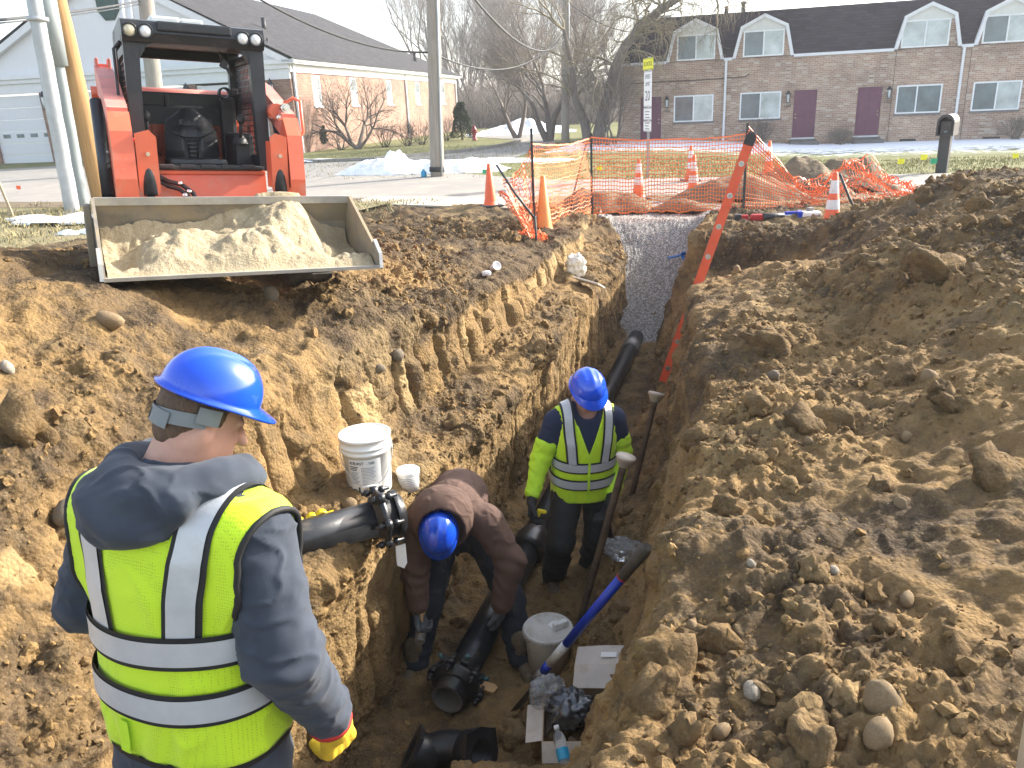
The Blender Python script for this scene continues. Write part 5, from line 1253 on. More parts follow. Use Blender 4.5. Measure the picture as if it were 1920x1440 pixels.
mat("sign_yellow", (.80, .78, .02), .4, var=.04); mat("sign_white", (.82, .82, .82), .4, var=.04); mat("sign_black", (.02, .02, .02), .5); mat("galvanised", (.45, .46, .47), .45, metal=.7)
mat("plate_tan", (.44, .39, .31), .85, var=.15, vscale=2., dirt=.4, dirtcol=(.25, .19, .12), dscale=2.5); mat("mailbox_black", (.022, .025, .027), .45, var=.15); mat("hydrant_red", (.28, .02, .025), .45, var=.15)
mat("flag_yellow", (.85, .78, .02), .5); mat("flag_green", (.01, .35, .16), .5); mat("flag_blue", (.02, .30, .50), .4); mat("flag_orange", (.9, .15, .04), .5); mat("stake_wood", (.42, .33, .22), .85, var=.2)
def ribbon_net(b, Pfn, nu, nv, w=.012, wv=.008, sub=2, skip=None):
    """strands of a net: horizontal ribbons (nv rows) and vertical ribbons (nu columns) over the surface Pfn(u,v)"""
    def strip(pts, nrm, wd):
        vs = []
        for i, p in enumerate(pts):
            d = pts[min(i + 1, len(pts) - 1)] - pts[max(i - 1, 0)]
            s_ = d.cross(nrm); s_ = s_.normalized() * wd / 2 if s_.length > 1e-9 else Vector((0, 0, wd / 2))
            vs += [p - s_, p + s_]
        b.add(vs, [(2 * i, 2 * i + 1, 2 * i + 3, 2 * i + 2) for i in range(len(pts) - 1)], True)
    def N(u, v): 
        e = .004; a = Pfn(u + e, v) - Pfn(u - e, v); c = Pfn(u, v + e) - Pfn(u, v - e); n = a.cross(c); return n.normalized() if n.length > 1e-12 else Vector((0, 1, 0))
    for j in range(nv + 1):
        v = j / nv; strip([Pfn(i / (nu * sub), v) for i in range(nu * sub + 1)], N(.5, v), w * (1.8 if j in (0, nv) else 1))
    for i in range(nu + 1):
        u = i / nu; strip([Pfn(u, j / nv) for j in range(nv + 1)], N(u, .5), wv)
def n3(p, k): return float(fbm(np.array([[p[0], p[1], p[2]]]), 2, k)[0])
NZ = {}
def nzf(u, v, seed, f=4.):
    """cheap smooth 2-D noise"""
    return (math.sin(u * f * 1.7 + seed) * math.cos(v * f * 1.3 + seed * 2.1) + .6 * math.sin(u * f * 4.1 + v * f * 2.7 + seed * 3.3) + .4 * math.sin(u * f * 9.3 - v * f * 7.1 + seed)) / 2.
PA, PB, PC = Vector((.39, 10.7, .02)), Vector((1.37, 12.72, 0)), Vector((3.59, 12.19, 0))
hA, hB, hC = 1.18, 1.15, 1.12
FE = empty("safety_fence", "orange plastic mesh safety fence on dark steel stakes beyond the trench's far end", "fence", tuple(PA))
O_ = PA
def pan(Pa, Pb, h0, h1, z0, z1, sag, seed, depth=.05):
    def f(u, v):
        p = Pa.lerp(Pb, u); zt = Pa.z + h0 + (Pb.z + h1 - Pa.z - h0) * u - sag * 4 * u * (1 - u); zb = z0 + (z1 - z0) * u + .03 * nzf(u * 3, 0, seed)
        n = Vector((-(Pb - Pa).y, (Pb - Pa).x, 0)).normalized(); q = zb + (zt - zb) * v
        return Vector((p.x, p.y, q)) + n * (depth * nzf(u, v, seed)) + Vector((0, 0, .012 * nzf(u * 2, v * 2, seed + 5))) - O_
    return f
part("net", "net_orange", FE, lambda b: ribbon_net(b, pan(PA, PB, hA, hB, .05, .06, .06, 1.), 46, 19))
part("net", "net_orange", FE, lambda b: ribbon_net(b, pan(PB, PC, hB, hC, .02, .04, .05, 2., .04), 52, 19))
# right end: the top edge falls from the last stake and the net lies crumpled over a dirt heap
PD = Vector((6.25, 11.9, .0))
def fall(u, v):
    p = PC.lerp(PD, u); top = 1.12 * max(0, 1 - u / .42) ** 1.1 + .14 + .55 * math.exp(-((u - .62) / .2) ** 2) + .12 * math.exp(-((u - .9) / .1) ** 2)
    amp = sstep(.1, .45, u); z = .04 + (top - .04) * v; lay = amp * (v - .5)
    return Vector((p.x + .08 * amp * nzf(u * 2, v * 2, 4.), p.y + .55 * lay + .12 * amp * nzf(u * 3, v * 2, 7.), max(.03, z + .11 * amp * nzf(u * 3, v * 3, 3.) * (.3 + v)))) - O_
part("net", "net_orange", FE, lambda b: ribbon_net(b, fall, 74, 20, .015, .011))
# left flap: pulled down to the bent stake and bunched on the ground
PL0, PL1 = Vector((.02, 10.45, .03)), Vector((.39, 9.95, .03))
def flap(u, v):
    a = PA + Vector((0, 0, .03 + 1.12 * v)); c = Vector((-.02 + .35 * (1 - v), 10.35 - .3 * (1 - v), .06 + .72 * v))
    p = a.lerp(c, u); k = math.sin(u * 3.14)
    return p + Vector((.05 * k * nzf(u, v, 9.), .06 * k * nzf(u * 2, v * 2, 11.), -.12 * k * v + .03 * nzf(u * 3, v, 5.) * k)) - O_
part("net", "net_orange", FE, lambda b: ribbon_net(b, flap, 26, 19, .014, .010))
def bunch(u, v):
    a = 6.28 * u; r = .05 + .1 * v
    return Vector((.22 + .30 * (v - .5) + r * math.cos(a) * (1 + .4 * nzf(u * 2, v, 3.)), 10.0 + .2 * v + r * math.sin(a), .06 + .09 * abs(nzf(u * 3, v * 3, 8.)) + .05 * math.sin(a))) - O_
part("net", "net_orange", FE, lambda b: ribbon_net(b, bunch, 30, 12, .010, .008))
def bunch2(u, v):
    a = 6.28 * u; r = .035 + .02 * nzf(u, v * 3, 2.)
    q = Vector((-.02, 10.45, .62)).lerp(Vector((.37, 9.95, .1)), v); return q + Vector((r * math.cos(a) + .03 * nzf(v * 4, u, 1.), r * math.sin(a), r * .6 * math.sin(a * 2))) - O_
part("net", "net_orange", FE, lambda b: ribbon_net(b, bunch2, 10, 22, .010, .008))
for p, h in ((PA, 1.36), (PB, 1.22), (PC, 1.28)):
    part("stake", "stake_steel", FE, lambda b: (b.box(p + Vector((0, -.02, h / 2 - .15)) - O_, (.03, .03, h + .3)), b.box(p + Vector((0, -.005, h / 2 - .15)) - O_, (.012, .045, h + .3))))
tag(part("stake", "stake_steel", FE, lambda b: (b.tube([Vector((-.07, 10.6, .95)) - O_, Vector((.15, 10.2, .62)) - O_, Vector((.36, 9.9, .36)) - O_], .016, 6), b.tube([Vector((.37, 9.88, .38)) - O_, Vector((.385, 9.84, -.1)) - O_], .016, 6))), "leaning bent stake")
part("stake", "stake_rust", FE, lambda b: b.tube([Vector((1.3, 12.68, 1.1)) - O_, Vector((1.05, 12.2, .4)) - O_, Vector((.95, 12.1, .0)) - O_], .014, 6))
tag(part("brace", "stake_steel", FE, lambda b: b.tube([Vector((4.48, 10.9, .62)) - O_, Vector((4.62, 10.85, .3)) - O_, Vector((4.75, 10.8, .05)) - O_, Vector((5.0, 10.85, .05)) - O_], .018, 6)), "bent grey stake beside the banded cone")

def cone(loc, bands, label, m_="cone_orange", h=.72, rz=0., tilt=(0, 0), base=True):
    t = empty("traffic_cone", label, "cone", loc, (tilt[0], tilt[1], rz), "orange traffic cones around the trench")
    part("body", m_, t, lambda b: b.lathe([(.135, .03), (.125, .05), (.118, .055), (.105, .10), (.03, h - .01), (.022, h), (.008, h)], n=28))
    if base: part("base", m_ if m_ != "cone_orange" else "ladder_cap", t, lambda b: b.box((0, 0, .018), (.37, .37, .034), bev=.012))
    rr = lambda z: .105 + (.03 - .105) * (z - .10) / (h - .11) + .0015
    for z0, z1 in bands: part("band", "cone_white", t, lambda b: b.lathe([(rr(z0), z0), (rr(z1), z1)], n=28))
    return t
BD = [(.26, .38), (.46, .62)]
cone((-.23, 14.1, .035), [], "plain orange cone with dark base standing on the tan plate", rz=.3)
cone((.52, 10.7, .03), [], "plain pale orange cone inside the fence's torn left corner", "cone_faded", .76, .2)
cone((2.38, 14.4, .01), BD, "white-banded cone behind the net, left of the pair, nearest the dirt heap", h=.68)
cone((3.32, 14.3, .01), BD, "white-banded cone behind the net, front one of the close pair")
cone((3.95, 17.3, .01), BD, "white-banded cone behind the net, rear one of the close pair")
cone((5.75, 17.8, .01), [(.3, .42), (.5, .6)], "far cone just right of the ladder top on the road's far edge")
cone((4.2, 10.35, -.02), BD, "white-banded cone standing in front of the crumpled net on the right bank", h=.72, rz=.5)
# dirt heaps on the road beyond the fence
for i_, (x, y, rx, ry, h) in enumerate([(1.6, 13.6, .9, .6, .32), (4.1, 14.0, 1.2, .7, .34), (5.2, 14.4, 1.0, .8, .55), (6.2, 14.6, .9, .7, .5), (2.9, 13.1, .6, .3, .12)]):
    lb = ["low brown dirt heap behind the left part of the net", "brown dirt heap behind the net below the close cone pair", "tall brown dirt heap behind the crumpled net", "brown dirt heap right of the tall one, at the road's edge", "small scrape of dirt at the gravel's top edge"][i_]
    o = heap("dirt_heap", (x, y), rx, ry, h, "dirt_clod" if False else "mud", 60 + i_, -.3, 60, lb, "dirt heap", rough=.22, det=6)
sheet("road_patch", [st(11.6, .2), st(11.6, 3.2), st(13.2, 3.0), st(13.0, .8)], .0125, "plate_tan")
# tan steel plate bridging the verge
b = MB(); pl = [pz(652, 384), pz(700, 371), pz(985, 373), pz(1004, 380), pz(955, 393)]
b.prism(pl, .004, .034, 'z'); tag(b.build("road_plate", "plate_tan"), "flat tan steel plate lying on the mud at the road's edge", "plate")
# ladder standing in the trench
L0, L1 = atY(1243, 716, 7.9), atY(1410, 252, 7.7); ax = (L1 - L0).normalized(); LL = (L1 - L0).length
vd = (L0.lerp(L1, .6) - Vector((0, 0, CAM_H))).normalized(); wd = (vd - ax * vd.dot(ax)).normalized(); fd = ax.cross(wd)
LA = empty("ladder", "orange fibreglass ladder with grey rungs leaning out of the trench", "ladder"); LA.matrix_world = basis(L0, fd, wd, ax)
for k in (0, .40):
    rl = part("rail", "ladder_orange", LA, lambda b: (b.box2((-.042, k - .004, 0), (.042, k + .004, LL), .002), b.box2((-.045, k - .004, 0), (-.039, k + (.03 if k == 0 else -.03), LL)), b.box2((.039, k - .004, 0), (.045, k + (.03 if k == 0 else -.03), LL))))
    part("end_cap", "ladder_cap", rl, lambda b: (b.box2((-.047, k - .008, LL - .10), (.047, k + .008, LL - .02), .004), b.cyl((0, k - .012, LL - .03), (0, k + .012, LL - .03), .047, n=16)))
for k in range(11):
    z = .16 + .305 * k
    if z < LL - .1: part("rung", "aluminium", LA, lambda b: (b.cyl((0, -.012, z), (0, .41, z), .017, n=12), b.cyl((0, -.012, z), (0, -.003, z), .026, n=14)))
# road sign on the far verge, seen almost edge-on
SG = empty("road_sign", "tall sign post with yellow plaque over white speed limit signs, turned almost edge-on", "sign", tuple(atz(1214, 333, 0)), (0, 0, R(-79)))
part("post", "galvanised", SG, lambda b: (b.box2((-.03, 0, -.2), (.03, .03, 2.55)), b.box2((-.03, -.012, -.2), (-.022, .03, 2.55)), b.box2((.022, -.012, -.2), (.03, .03, 2.55))))
for z0, z1, w, m_, txt in ((2.28, 2.52, .60, "sign_yellow", [("SCHOOL", .13, 2.40)]), (1.52, 2.26, .46, "sign_white", [("SPEED", .12, 2.14), ("LIMIT", .12, 1.99), ("20", .30, 1.74)]), (1.24, 1.50, .46, "sign_white", []), (1.0, 1.22, .46, "sign_white", [])):
    s_ = part("sign_board", m_, SG, lambda b: b.box2((-w / 2, -.022, z0), (w / 2, -.014, z1), .003))
    for t, sz, z in txt: text_mesh("lettering", t, sz, "sign_black", s_, basis((0, -.023, z), (1, 0, 0), (0, 0, 1), (0, -1, 0)), .0008)
    part("border", "sign_black", s_, lambda b: [b.box2((-w / 2 + .015, -.0236, q), (w / 2 - .015, -.0224, q + .008)) for q in (z0 + .012, z1 - .02)])
    if not txt: part("small_print", "sign_black", s_, lambda b: [b.box2((-w * .3, -.0236, z0 + .05 + .06 * k), (w * (.3 - .1 * (k % 2)), -.0224, z0 + .065 + .06 * k)) for k in range(3)])
# newspaper tube mailbox
MBX = empty("mailbox", "black plastic mailbox post with a round open newspaper tube on top", "mailbox", (9.05, 16.9, 0), (0, 0, R(-38)))
part("post", "mailbox_black", MBX, lambda b: b.box2((-.105, -.105, -.2), (.105, .105, 1.0), .02))
def tubeb(b):
    pr = [(-.16, .72), (-.16, .98)] + [(.16 * math.cos(a), .98 + .16 * math.sin(a)) for a in [math.pi - math.pi * k / 10 for k in range(1, 10)]] + [(.16, .98), (.16, .72)]
    n = len(pr); i2 = [(p[0] * .80, .85 + (p[1] - .85) * .80) for p in pr]
    f0, f1 = -.22, .34
    vs = [(p[0], f0, p[1]) for p in pr] + [(p[0], f1, p[1]) for p in pr] + [(p[0], f0, p[1]) for p in i2] + [(p[0], f1 - .06, p[1]) for p in i2]
    fs = [(i, (i + 1) % n, n + (i + 1) % n, n + i) for i in range(n)] + [(2 * n + i, 3 * n + i, 3 * n + (i + 1) % n, 2 * n + (i + 1) % n) for i in range(n)] + [(i, 2 * n + i, 2 * n + (i + 1) % n, (i + 1) % n) for i in range(n)]
    b.add(vs, fs + [list(range(n, 2 * n)), list(range(3 * n, 4 * n))])
part("paper_tube", "mailbox_black", MBX, tubeb)
part("rolled_paper", "conduit_grey", MBX, lambda b: b.ball((.0, -.05, .80), .07, 10, (1, 1, .6)))
HY = empty("fire_hydrant", "small dark red fire hydrant on the lawn near the far evergreen", "hydrant", tuple(atz(890, 263, 0)))
part("barrel", "hydrant_red", HY, lambda b: b.lathe([(.16, 0), (.16, .05), (.11, .06), (.11, .50), (.15, .52), (.15, .56), (.12, .60), (.10, .68), (.04, .74), (.03, .78), (.0, .78)], n=16))
part("nozzle", "hydrant_red", HY, lambda b: (b.cyl((-.19, 0, .42), (.19, 0, .42), .05, n=12), b.cyl((0, 0, .42), (0, -.2, .42), .065, n=12)))
def flag(x, y, m_, label, h=.32, z=0., Y=None):
    p = atz(x, y, z); t = empty("marker_flag", label, "flag", tuple(p))
    part("wire", "galvanised", t, lambda b: b.cyl((0, 0, -.05), (0, 0, h), .003, n=5))
    part("flag_sheet", m_, t, lambda b: (b.add([(0, 0, h - .1), (.06, .02, h - .11), (.13, -.02, h - .1), (.13, -.02, h), (.06, .02, h - .01), (0, 0, h)], [(0, 1, 4, 5), (1, 2, 3, 4)])))
flag(1680, 328, "flag_yellow", "yellow marker flag on the grass left of the bigger yellow flag"); flag(1722, 326, "flag_yellow", "bigger yellow marker flag just left of the green one", .38)
flag(1741, 328, "flag_green", "green marker flag beside the black mailbox"); flag(905, 333, "flag_green", "green marker flag on the verge between pole and fence", .2); flag(1895, 310, "flag_yellow", "small yellow marker flag at the right edge of the grass", .25)
flag(1118, 338, "flag_yellow", "yellow marker flag seen through the net by the middle stake"); flag(33, 362, "flag_orange", "orange marker flag on the dry grass at the far left", .2)
BT = empty("blue_bottle", "small blue bottle standing in the snow left of the wooden pole", "bottle", tuple(atz(795, 332, 0)))
part("bottle_body", "flag_blue", BT, lambda b: b.lathe([(0, 0), (.07, 0), (.075, .02), (.075, .13), (.03, .17), (.03, .2), (0, .2)], n=14))
WS = empty("wooden_stake", "thin weathered wooden stake in the dry grass at the far left", "stake", tuple(atz(24, 405, .05)), (R(3), R(-8), 0)); part("stake_shaft", "stake_wood", WS, lambda b: b.box((0, 0, .3), (.045, .03, .9), bev=.004))
# ================================================================== pipes, tools and rubbish in the trench
mat("pipe_black", (.016, .017, .019), .28, var=.35, vscale=8., bump=.35, bscale=120., dirt=.2, dirtcol=(.16, .12, .075), dscale=7., dist=.002)
mat("cast_black", (.014, .015, .017), .33, var=.3, bump=.3, bscale=60., dirt=.12, dirtcol=(.14, .105, .07)); mat("bolt_teal", (.05, .12, .12), .45, metal=.3); mat("pipe_inside", (.12, .11, .10), .8, var=.2)
mat("clamp_grey", (.26, .25, .23), .5, metal=.5, var=.2, dirt=.3); mat("bucket_white", (.80, .80, .77), .35, var=.04, dirt=.14, dirtcol=(.62, .52, .34), dscale=10.); mat("bucket_dirty", (.52, .50, .46), .5, var=.1, dirt=.45, dirtcol=(.30, .24, .16), dscale=12.)
mat("print_grey", (.42, .42, .43), .6, var=.1); mat("print_dark", (.06, .06, .09), .6); mat("tape_blue", (.012, .045, .42), .35, var=.1, dirt=.1); mat("grip_dark", (.07, .062, .05), .8, bump=.4, dirt=.5, dirtcol=(.2, .15, .09)); mat("scuffed_white", (.60, .60, .57), .5, var=.2, dirt=.4, dirtcol=(.25, .2, .14), dscale=25.)
mat("iron_rust", (.10, .065, .042), .75, metal=.4, var=.35, vscale=12., bump=.4, dirt=.5, dirtcol=(.20, .15, .09)); mat("iron_top", (.42, .36, .29), .6, metal=.4, var=.2); mat("cardboard_pale", (.52, .46, .40), .85, var=.12, dirt=.4, dirtcol=(.33, .25, .16), dscale=8.); mat("cardboard", (.40, .29, .19), .9, var=.12, dirt=.3); mat("level_yellow", (.78, .60, .02), .4, var=.1); mat("paper_white", (.78, .77, .74), .8, var=.08, dirt=.15)
mat("bag_white", (.74, .70, .60), .7, var=.1, dirt=.3, dirtcol=(.50, .42, .28)); mat("tool_red", (.45, .02, .02), .4, dirt=.2); mat("tool_black", (.025, .025, .026), .5, dirt=.3); mat("brush_blue", (.012, .13, .42), .45, dirt=.1); mat("hammer_head", (.34, .33, .31), .45, metal=.6, var=.2, dirt=.3); mat("hickory", (.55, .33, .14), .6, var=.15)
mt, nt, b_ = newmat("clear_film"); b_.inputs["Base Color"].default_value = (.8, .82, .84, 1); b_.inputs["Roughness"].default_value = .16; b_.inputs["Transmission Weight"].default_value = .8; b_.inputs["IOR"].default_value = 1.2; b_.inputs["Specular IOR Level"].default_value = 1.
mt, nt, b_ = newmat("black_film"); b_.inputs["Base Color"].default_value = (.05, .055, .062, 1); b_.inputs["Roughness"].default_value = .2; b_.inputs["Specular IOR Level"].default_value = 1.
mt, nt, b_ = newmat("bottle_clear"); b_.inputs["Base Color"].default_value = (.85, .9, .92, 1); b_.inputs["Roughness"].default_value = .05; b_.inputs["Transmission Weight"].default_value = .85; b_.inputs["IOR"].default_value = 1.2
def gland(par, o, d, R0, nb=6, m_="cast_black", lugs=True, ph=0.):
    """mechanical joint ring: collar, flange with lugs, bolts and nuts around pipe axis d at point o"""
    o, d = Vector(o), Vector(d).normalized(); x, y, _ = frame_z(d)
    g = part("gland", m_, par, lambda b: (b.lathe([(R0, -.05), (R0 + .028, -.045), (R0 + .034, -.02), (R0 + .055, -.016), (R0 + .055, .012), (R0 + .03, .016), (R0 + .026, .06), (R0, .065)], o, d, 32)))
    for k in range(nb):
        a = ph + 2 * math.pi * k / nb; c = o + (x * math.cos(a) + y * math.sin(a)) * (R0 + .058)
        part("bolt", "cast_black", g, lambda b: (b.cyl(c - d * .075, c + d * .085, .011, n=8), b.cyl(c - d * .055, c - d * .03, .02, n=6), b.cyl(c + d * .03, c + d * .055, .02, n=6), b.cyl(c - d * .02, c + d * .016, .03, n=12)))
        if lugs:
            c2 = o + (x * math.cos(a + .5) + y * math.sin(a + .5)) * (R0 + .035)
            rm = Matrix((x * math.cos(a + .5) + y * math.sin(a + .5), -x * math.sin(a + .5) + y * math.cos(a + .5), d)).transposed()
            w = part("wedge_lug", "cast_black", g, lambda b: (b.box(c2 + d * .06, (.06, .045, .06), rm, .008)))
            part("wedge_bolt", "bolt_teal", w, lambda b: b.cyl(c2 + d * .06 + (x * math.cos(a + .5) + y * math.sin(a + .5)) * .02, c2 + d * .06 + (x * math.cos(a + .5) + y * math.sin(a + .5)) * .062, .014, n=6))
    return g
# main line along the trench floor
Q0, Q1, Q2 = Vector((-.45, 4.09, -1.75)), Vector((.07, 5.62, -1.70)), Vector((1.73, 10.54, -1.40)); QD = (Q1 - Q0).normalized()
PN = empty("water_pipe", "near black iron pipe length on the trench floor with bolted collar and open end", "pipe")
part("pipe_wall", ["pipe_black"], PN, lambda b: b.cyl(Q0 - QD * .10, Q1, .102, n=40, hollow=.012))
part("pipe_lining", "pipe_inside", PN, lambda b: b.lathe([(.101, -.102), (.088, -.104), (.087, .35)], Q0, QD, 40))
gland(PN, Q0 + QD * .04, QD, .104, 6, ph=.4)
PF_ = empty("water_pipe", "far black iron pipe length running down the trench to the gravel", "pipe"); QE = (Q2 - Q1).normalized()
part("pipe_wall", "pipe_black", PF_, lambda b: b.cyl(Q1 + QE * .05, Q2, .1, n=32))
part("pipe_bell", "pipe_black", PF_, lambda b: b.lathe([(.102, -.06), (.138, -.055), (.142, -.01), (.142, .10), (.135, .13), (.104, .24)], Q1, QE, 32))
part("repair_sleeve", "clamp_grey", PF_, lambda b: (b.lathe([(.1, 0), (.118, .005), (.12, .2), (.1, .21)], Q2 - QE * .55, QE, 28)))
# pipe spanning from the left bank over the bench
S0, S1 = Vector((-.735, 3.96, -.46)), Vector((-1.80, 3.48, -.50)); SD = (S1 - S0).normalized()
PS = empty("water_pipe", "black iron pipe sticking out of the left bank above the bench, below the white bucket", "pipe")
part("pipe_wall", "pipe_black", PS, lambda b: b.cyl(S0 - SD * .05, S1, .1, n=40))
part("pipe_mark", "paper_white", PS, lambda b: b.ball(S0 + SD * .58 + Vector((.05, -.075, -.045)), .011, 8))
gland(PS, S0 + SD * .02, -SD, .092, 6, lugs=False, ph=.9)
part("pipe_plug", "cast_black", PS, lambda b: b.lathe([(.13, 0), (.13, .03), (.10, .035), (.10, .05), (0, .05)], S0 - SD * .05, -SD, 28))
tg = empty("paper_tag", "white paper tag hanging from the bank pipe's bolted collar", "tag", tuple(S0 + Vector((.07, -.06, -.16)))); part("tag_sheet", "paper_white", tg, lambda b: b.add([(-.02, 0, 0), (.035, .01, .01), (.038, -.01, -.10), (.02, -.02, -.13), (-.02, -.01, -.115)], [(0, 1, 2, 3, 4)]))
# fitting at the bottom of the picture: a bend with two bolted bells
FT = empty("pipe_fitting", "black cast bend fitting with two flanged mouths lying at the near end of the floor", "pipe fitting", (-.43, 3.60, -1.76), (R(10), R(-12), R(25)))
FT.scale = (.8, .8, .8)
part("bend_body", "cast_black", FT, lambda b: b.tube([(-.20 + .02 * k, .06 - .0 * k, .0) if k < 2 else (-.16 + .24 * math.sin((k - 2) / 8 * 1.2), .06 - .2 * (1 - math.cos((k - 2) / 8 * 1.2)), .0) for k in range(11)], .125, 24))
def mouth(o, d):
    m0 = part("flange_mouth", "cast_black", FT, lambda b: (b.lathe([(.105, .10), (.15, .10), (.155, .06), (.155, -.03), (.125, -.08)], o, d, 32), b.lathe([(.105, .10), (.10, -.06), (0, -.06)], o, d, 32)))
    x, y, dd = frame_z(d)
    def fl(b):
        n = 16; pr = []
        for k in range(n):
            a = 2 * math.pi * k / n; r = .215 if k % 4 == 0 else .178; pr.append((r * math.cos(a), r * math.sin(a)))
        vs = [Vector(o) + x * p[0] + y * p[1] + dd * q for q in (.075, .102) for p in pr] + [Vector(o) + x * .106 * math.cos(2 * math.pi * k / n) + y * .106 * math.sin(2 * math.pi * k / n) + dd * q for q in (.075, .102) for k in range(n)]
        b.add(vs, [(i, (i + 1) % n, n + (i + 1) % n, n + i) for i in range(n)] + [(n + i, n + (i + 1) % n, 3 * n + (i + 1) % n, 3 * n + i) for i in range(n)] + [(i, 2 * n + i, 2 * n + (i + 1) % n, (i + 1) % n) for i in range(n)])
    part("flange", "cast_black", m0, fl)
mouth((-.20, .06, 0), (-.62, .55, .55)); mouth((.10, -.1, 0), (.55, -.75, .35))
# white five gallon bucket on the bench
zb = gz(-.92, 4.46) - .02
BU = empty("plastic_bucket", "open white plastic bucket with printed label and wire handle on the bench", "bucket", (-.9, 4.46, zb))
part("bucket_wall", "bucket_white", BU, lambda b: (b.lathe([(0, .005), (.128, 0), (.132, .01), (.146, .27), (.152, .272), (.152, .285), (.147, .288), (.148, .305), (.155, .307), (.155, .318), (.149, .32), (.151, .355), (.157, .357), (.157, .372), (.150, .374), (.146, .36), (.127, .012), (0, .012)], n=48)))
def lab(b, z0, z1, a0, a1, off=.0012, n=16):
    vs = []
    for i in range(n + 1):
        a = a0 + (a1 - a0) * i / n
        for z in (z0, z1): r = .132 + (.146 - .132) * z / .27 + off; vs.append((r * math.cos(a), r * math.sin(a), z))
    b.add(vs, [(2 * i, 2 * i + 2, 2 * i + 3, 2 * i + 1) for i in range(n)], True)
ca_ = math.atan2(-4.46, .9) ; LB = part("label", "paper_white", BU, lambda b: lab(b, .03, .255, ca_ - .85, ca_ + .55))
def txt_on_bucket(s, size, z, a, m_):
    r = .132 + .014 * z / .27 + .003; n_ = Vector((math.cos(a), math.sin(a), 0)); return text_mesh("lettering", s, size, m_, LB, basis(n_ * r + Vector((0, 0, z)), (-math.sin(a), math.cos(a), 0), (0, 0, 1), n_), .0004)
for k, ch in enumerate("ROBURST -100"): txt_on_bucket(ch, .026, .232, ca_ - .74 + .088 * k, "print_dark")
def lines(b, a0, a1, z0, z1, n):
    for k in range(n): z = z1 - (z1 - z0) * k / n; lab(b, z - (z1 - z0) / n * .55, z, a0, a1 - .12 * ((k * 7) % 3) / 3, .0022, 8)
part("label_print", "print_grey", LB, lambda b: (lines(b, ca_ - .8, ca_ - .42, .09, .175, 9), lines(b, ca_ - .3, ca_ + .28, .06, .205, 15))); part("label_print", "print_dark", LB, lambda b: lines(b, ca_ - .8, ca_ - .42, .18, .212, 3)); part("label_print", "print_dark", LB, lambda b: lab(b, .045, .06, ca_ - .8, ca_ - .62, .0022, 6)); part("label_print", "print_dark", LB, lambda b: lab(b, .042, .075, ca_ - .52, ca_ - .44, .0022, 6))
hx = Vector((-math.sin(ca_), math.cos(ca_), 0)); hn = Vector((math.cos(ca_), math.sin(ca_), 0))
part("wire_handle", "galvanised", BU, lambda b: b.tube([hx * (.157 * math.cos(a)) + hn * (.0 + .165 * math.sin(a)) + Vector((0, 0, .30 - .21 * math.sin(a))) for a in [math.pi * k / 20 for k in range(21)]], .0025, 6))
part("handle_grip", "bucket_white", BU, lambda b: b.cyl(hx * .05 + hn * .166 + Vector((0, 0, .092)), hx * -.05 + hn * .166 + Vector((0, 0, .092)), .009, n=10))
p_ = atz(760, 902, zb + .0); TU = empty("plastic_tub", "small white lidded plastic tub beside the open bucket on the bench", "tub", (-.69, 4.66, gz(-.69, 4.66) - .02))
part("tub_wall", "bucket_white", TU, lambda b: b.lathe([(0, 0), (.062, 0), (.07, .12), (0, .12)], n=28)); part("lid", "bucket_white", TU, lambda b: b.lathe([(.074, .112), (.076, .135), (.072, .14), (.062, .133), (0, .133)], n=28))
part("label_print", "print_grey", TU, lambda b: [b.lathe([(.0705 - .0005 * k, .10 - .012 * k), (.0702 - .0005 * k, .094 - .012 * k)], n=28) for k in range(5)])
# lidded bucket on the floor
zf = gz(.16, 4.3) ; BL = empty("plastic_bucket", "muddy white plastic bucket with lid standing on the trench floor by the boxes", "bucket", (.16, 4.34, -1.86))
part("bucket_wall", "bucket_dirty", BL, lambda b: b.lathe([(0, 0), (.13, 0), (.148, .30), (.152, .32), (0, .32)], n=40)); 
LI = part("lid", "bucket_dirty", BL, lambda b: b.lathe([(.15, .30), (.158, .305), (.162, .34), (.155, .35), (.145, .346), (.14, .335), (.0, .335)], n=40))
tag(part("lid_tab", "bucket_dirty", LI, lambda b: [b.box((.16 * math.cos(a), .16 * math.sin(a), .322), (.012, .006, .03), Matrix.Rotation(a, 3, 'Z')) for a in [2 * math.pi * k / 36 for k in range(36)]]), kind="stuff")
part("dried_paste", "paper_white", LI, lambda b: b.ball((.06, .03, .338), .06, 14, (1, .7, .28))); part("brush_head", "scuffed_white", BL, lambda b: b.box((.08, -.0, .36), (.10, .04, .05), Matrix.Rotation(.5, 3, 'Z'), .01))
# blue handled shovel
A_, Z_b = Vector((.655, 3.58, -.50)), Vector((-.07, 4.02, -1.84)); sd = (Z_b - A_).normalized(); SL = (Z_b - A_).length
SH = empty("shovel", "long shovel with blue handle, scuffed white patch and dark grip leaning on the right bank", "shovel"); SH.matrix_world = basis(A_, *frame_z(sd)[:2], sd)
part("grip", "grip_dark", SH, lambda b: b.tube([(0, 0, 0), (0, 0, .03), (0, 0, .26)], [.027, .033, .029], 12)); part("grip_ring", "tool_red", SH, lambda b: b.cyl((0, 0, .258), (0, 0, .268), .0305, n=12))
part("handle", "tape_blue", SH, lambda b: b.cyl((0, 0, .266), (0, 0, .90), .0265, n=14)); part("scuffed_section", "scuffed_white", SH, lambda b: b.cyl((0, 0, .90), (0, 0, 1.11), .0268, n=14)); part("handle", "tape_blue", SH, lambda b: b.cyl((0, 0, 1.11), (0, 0, 1.19), .0272, n=14))
part("ferrule", "clamp_grey", SH, lambda b: b.cyl((0, 0, 1.19), (0, 0, 1.3), .028, .03, 14))
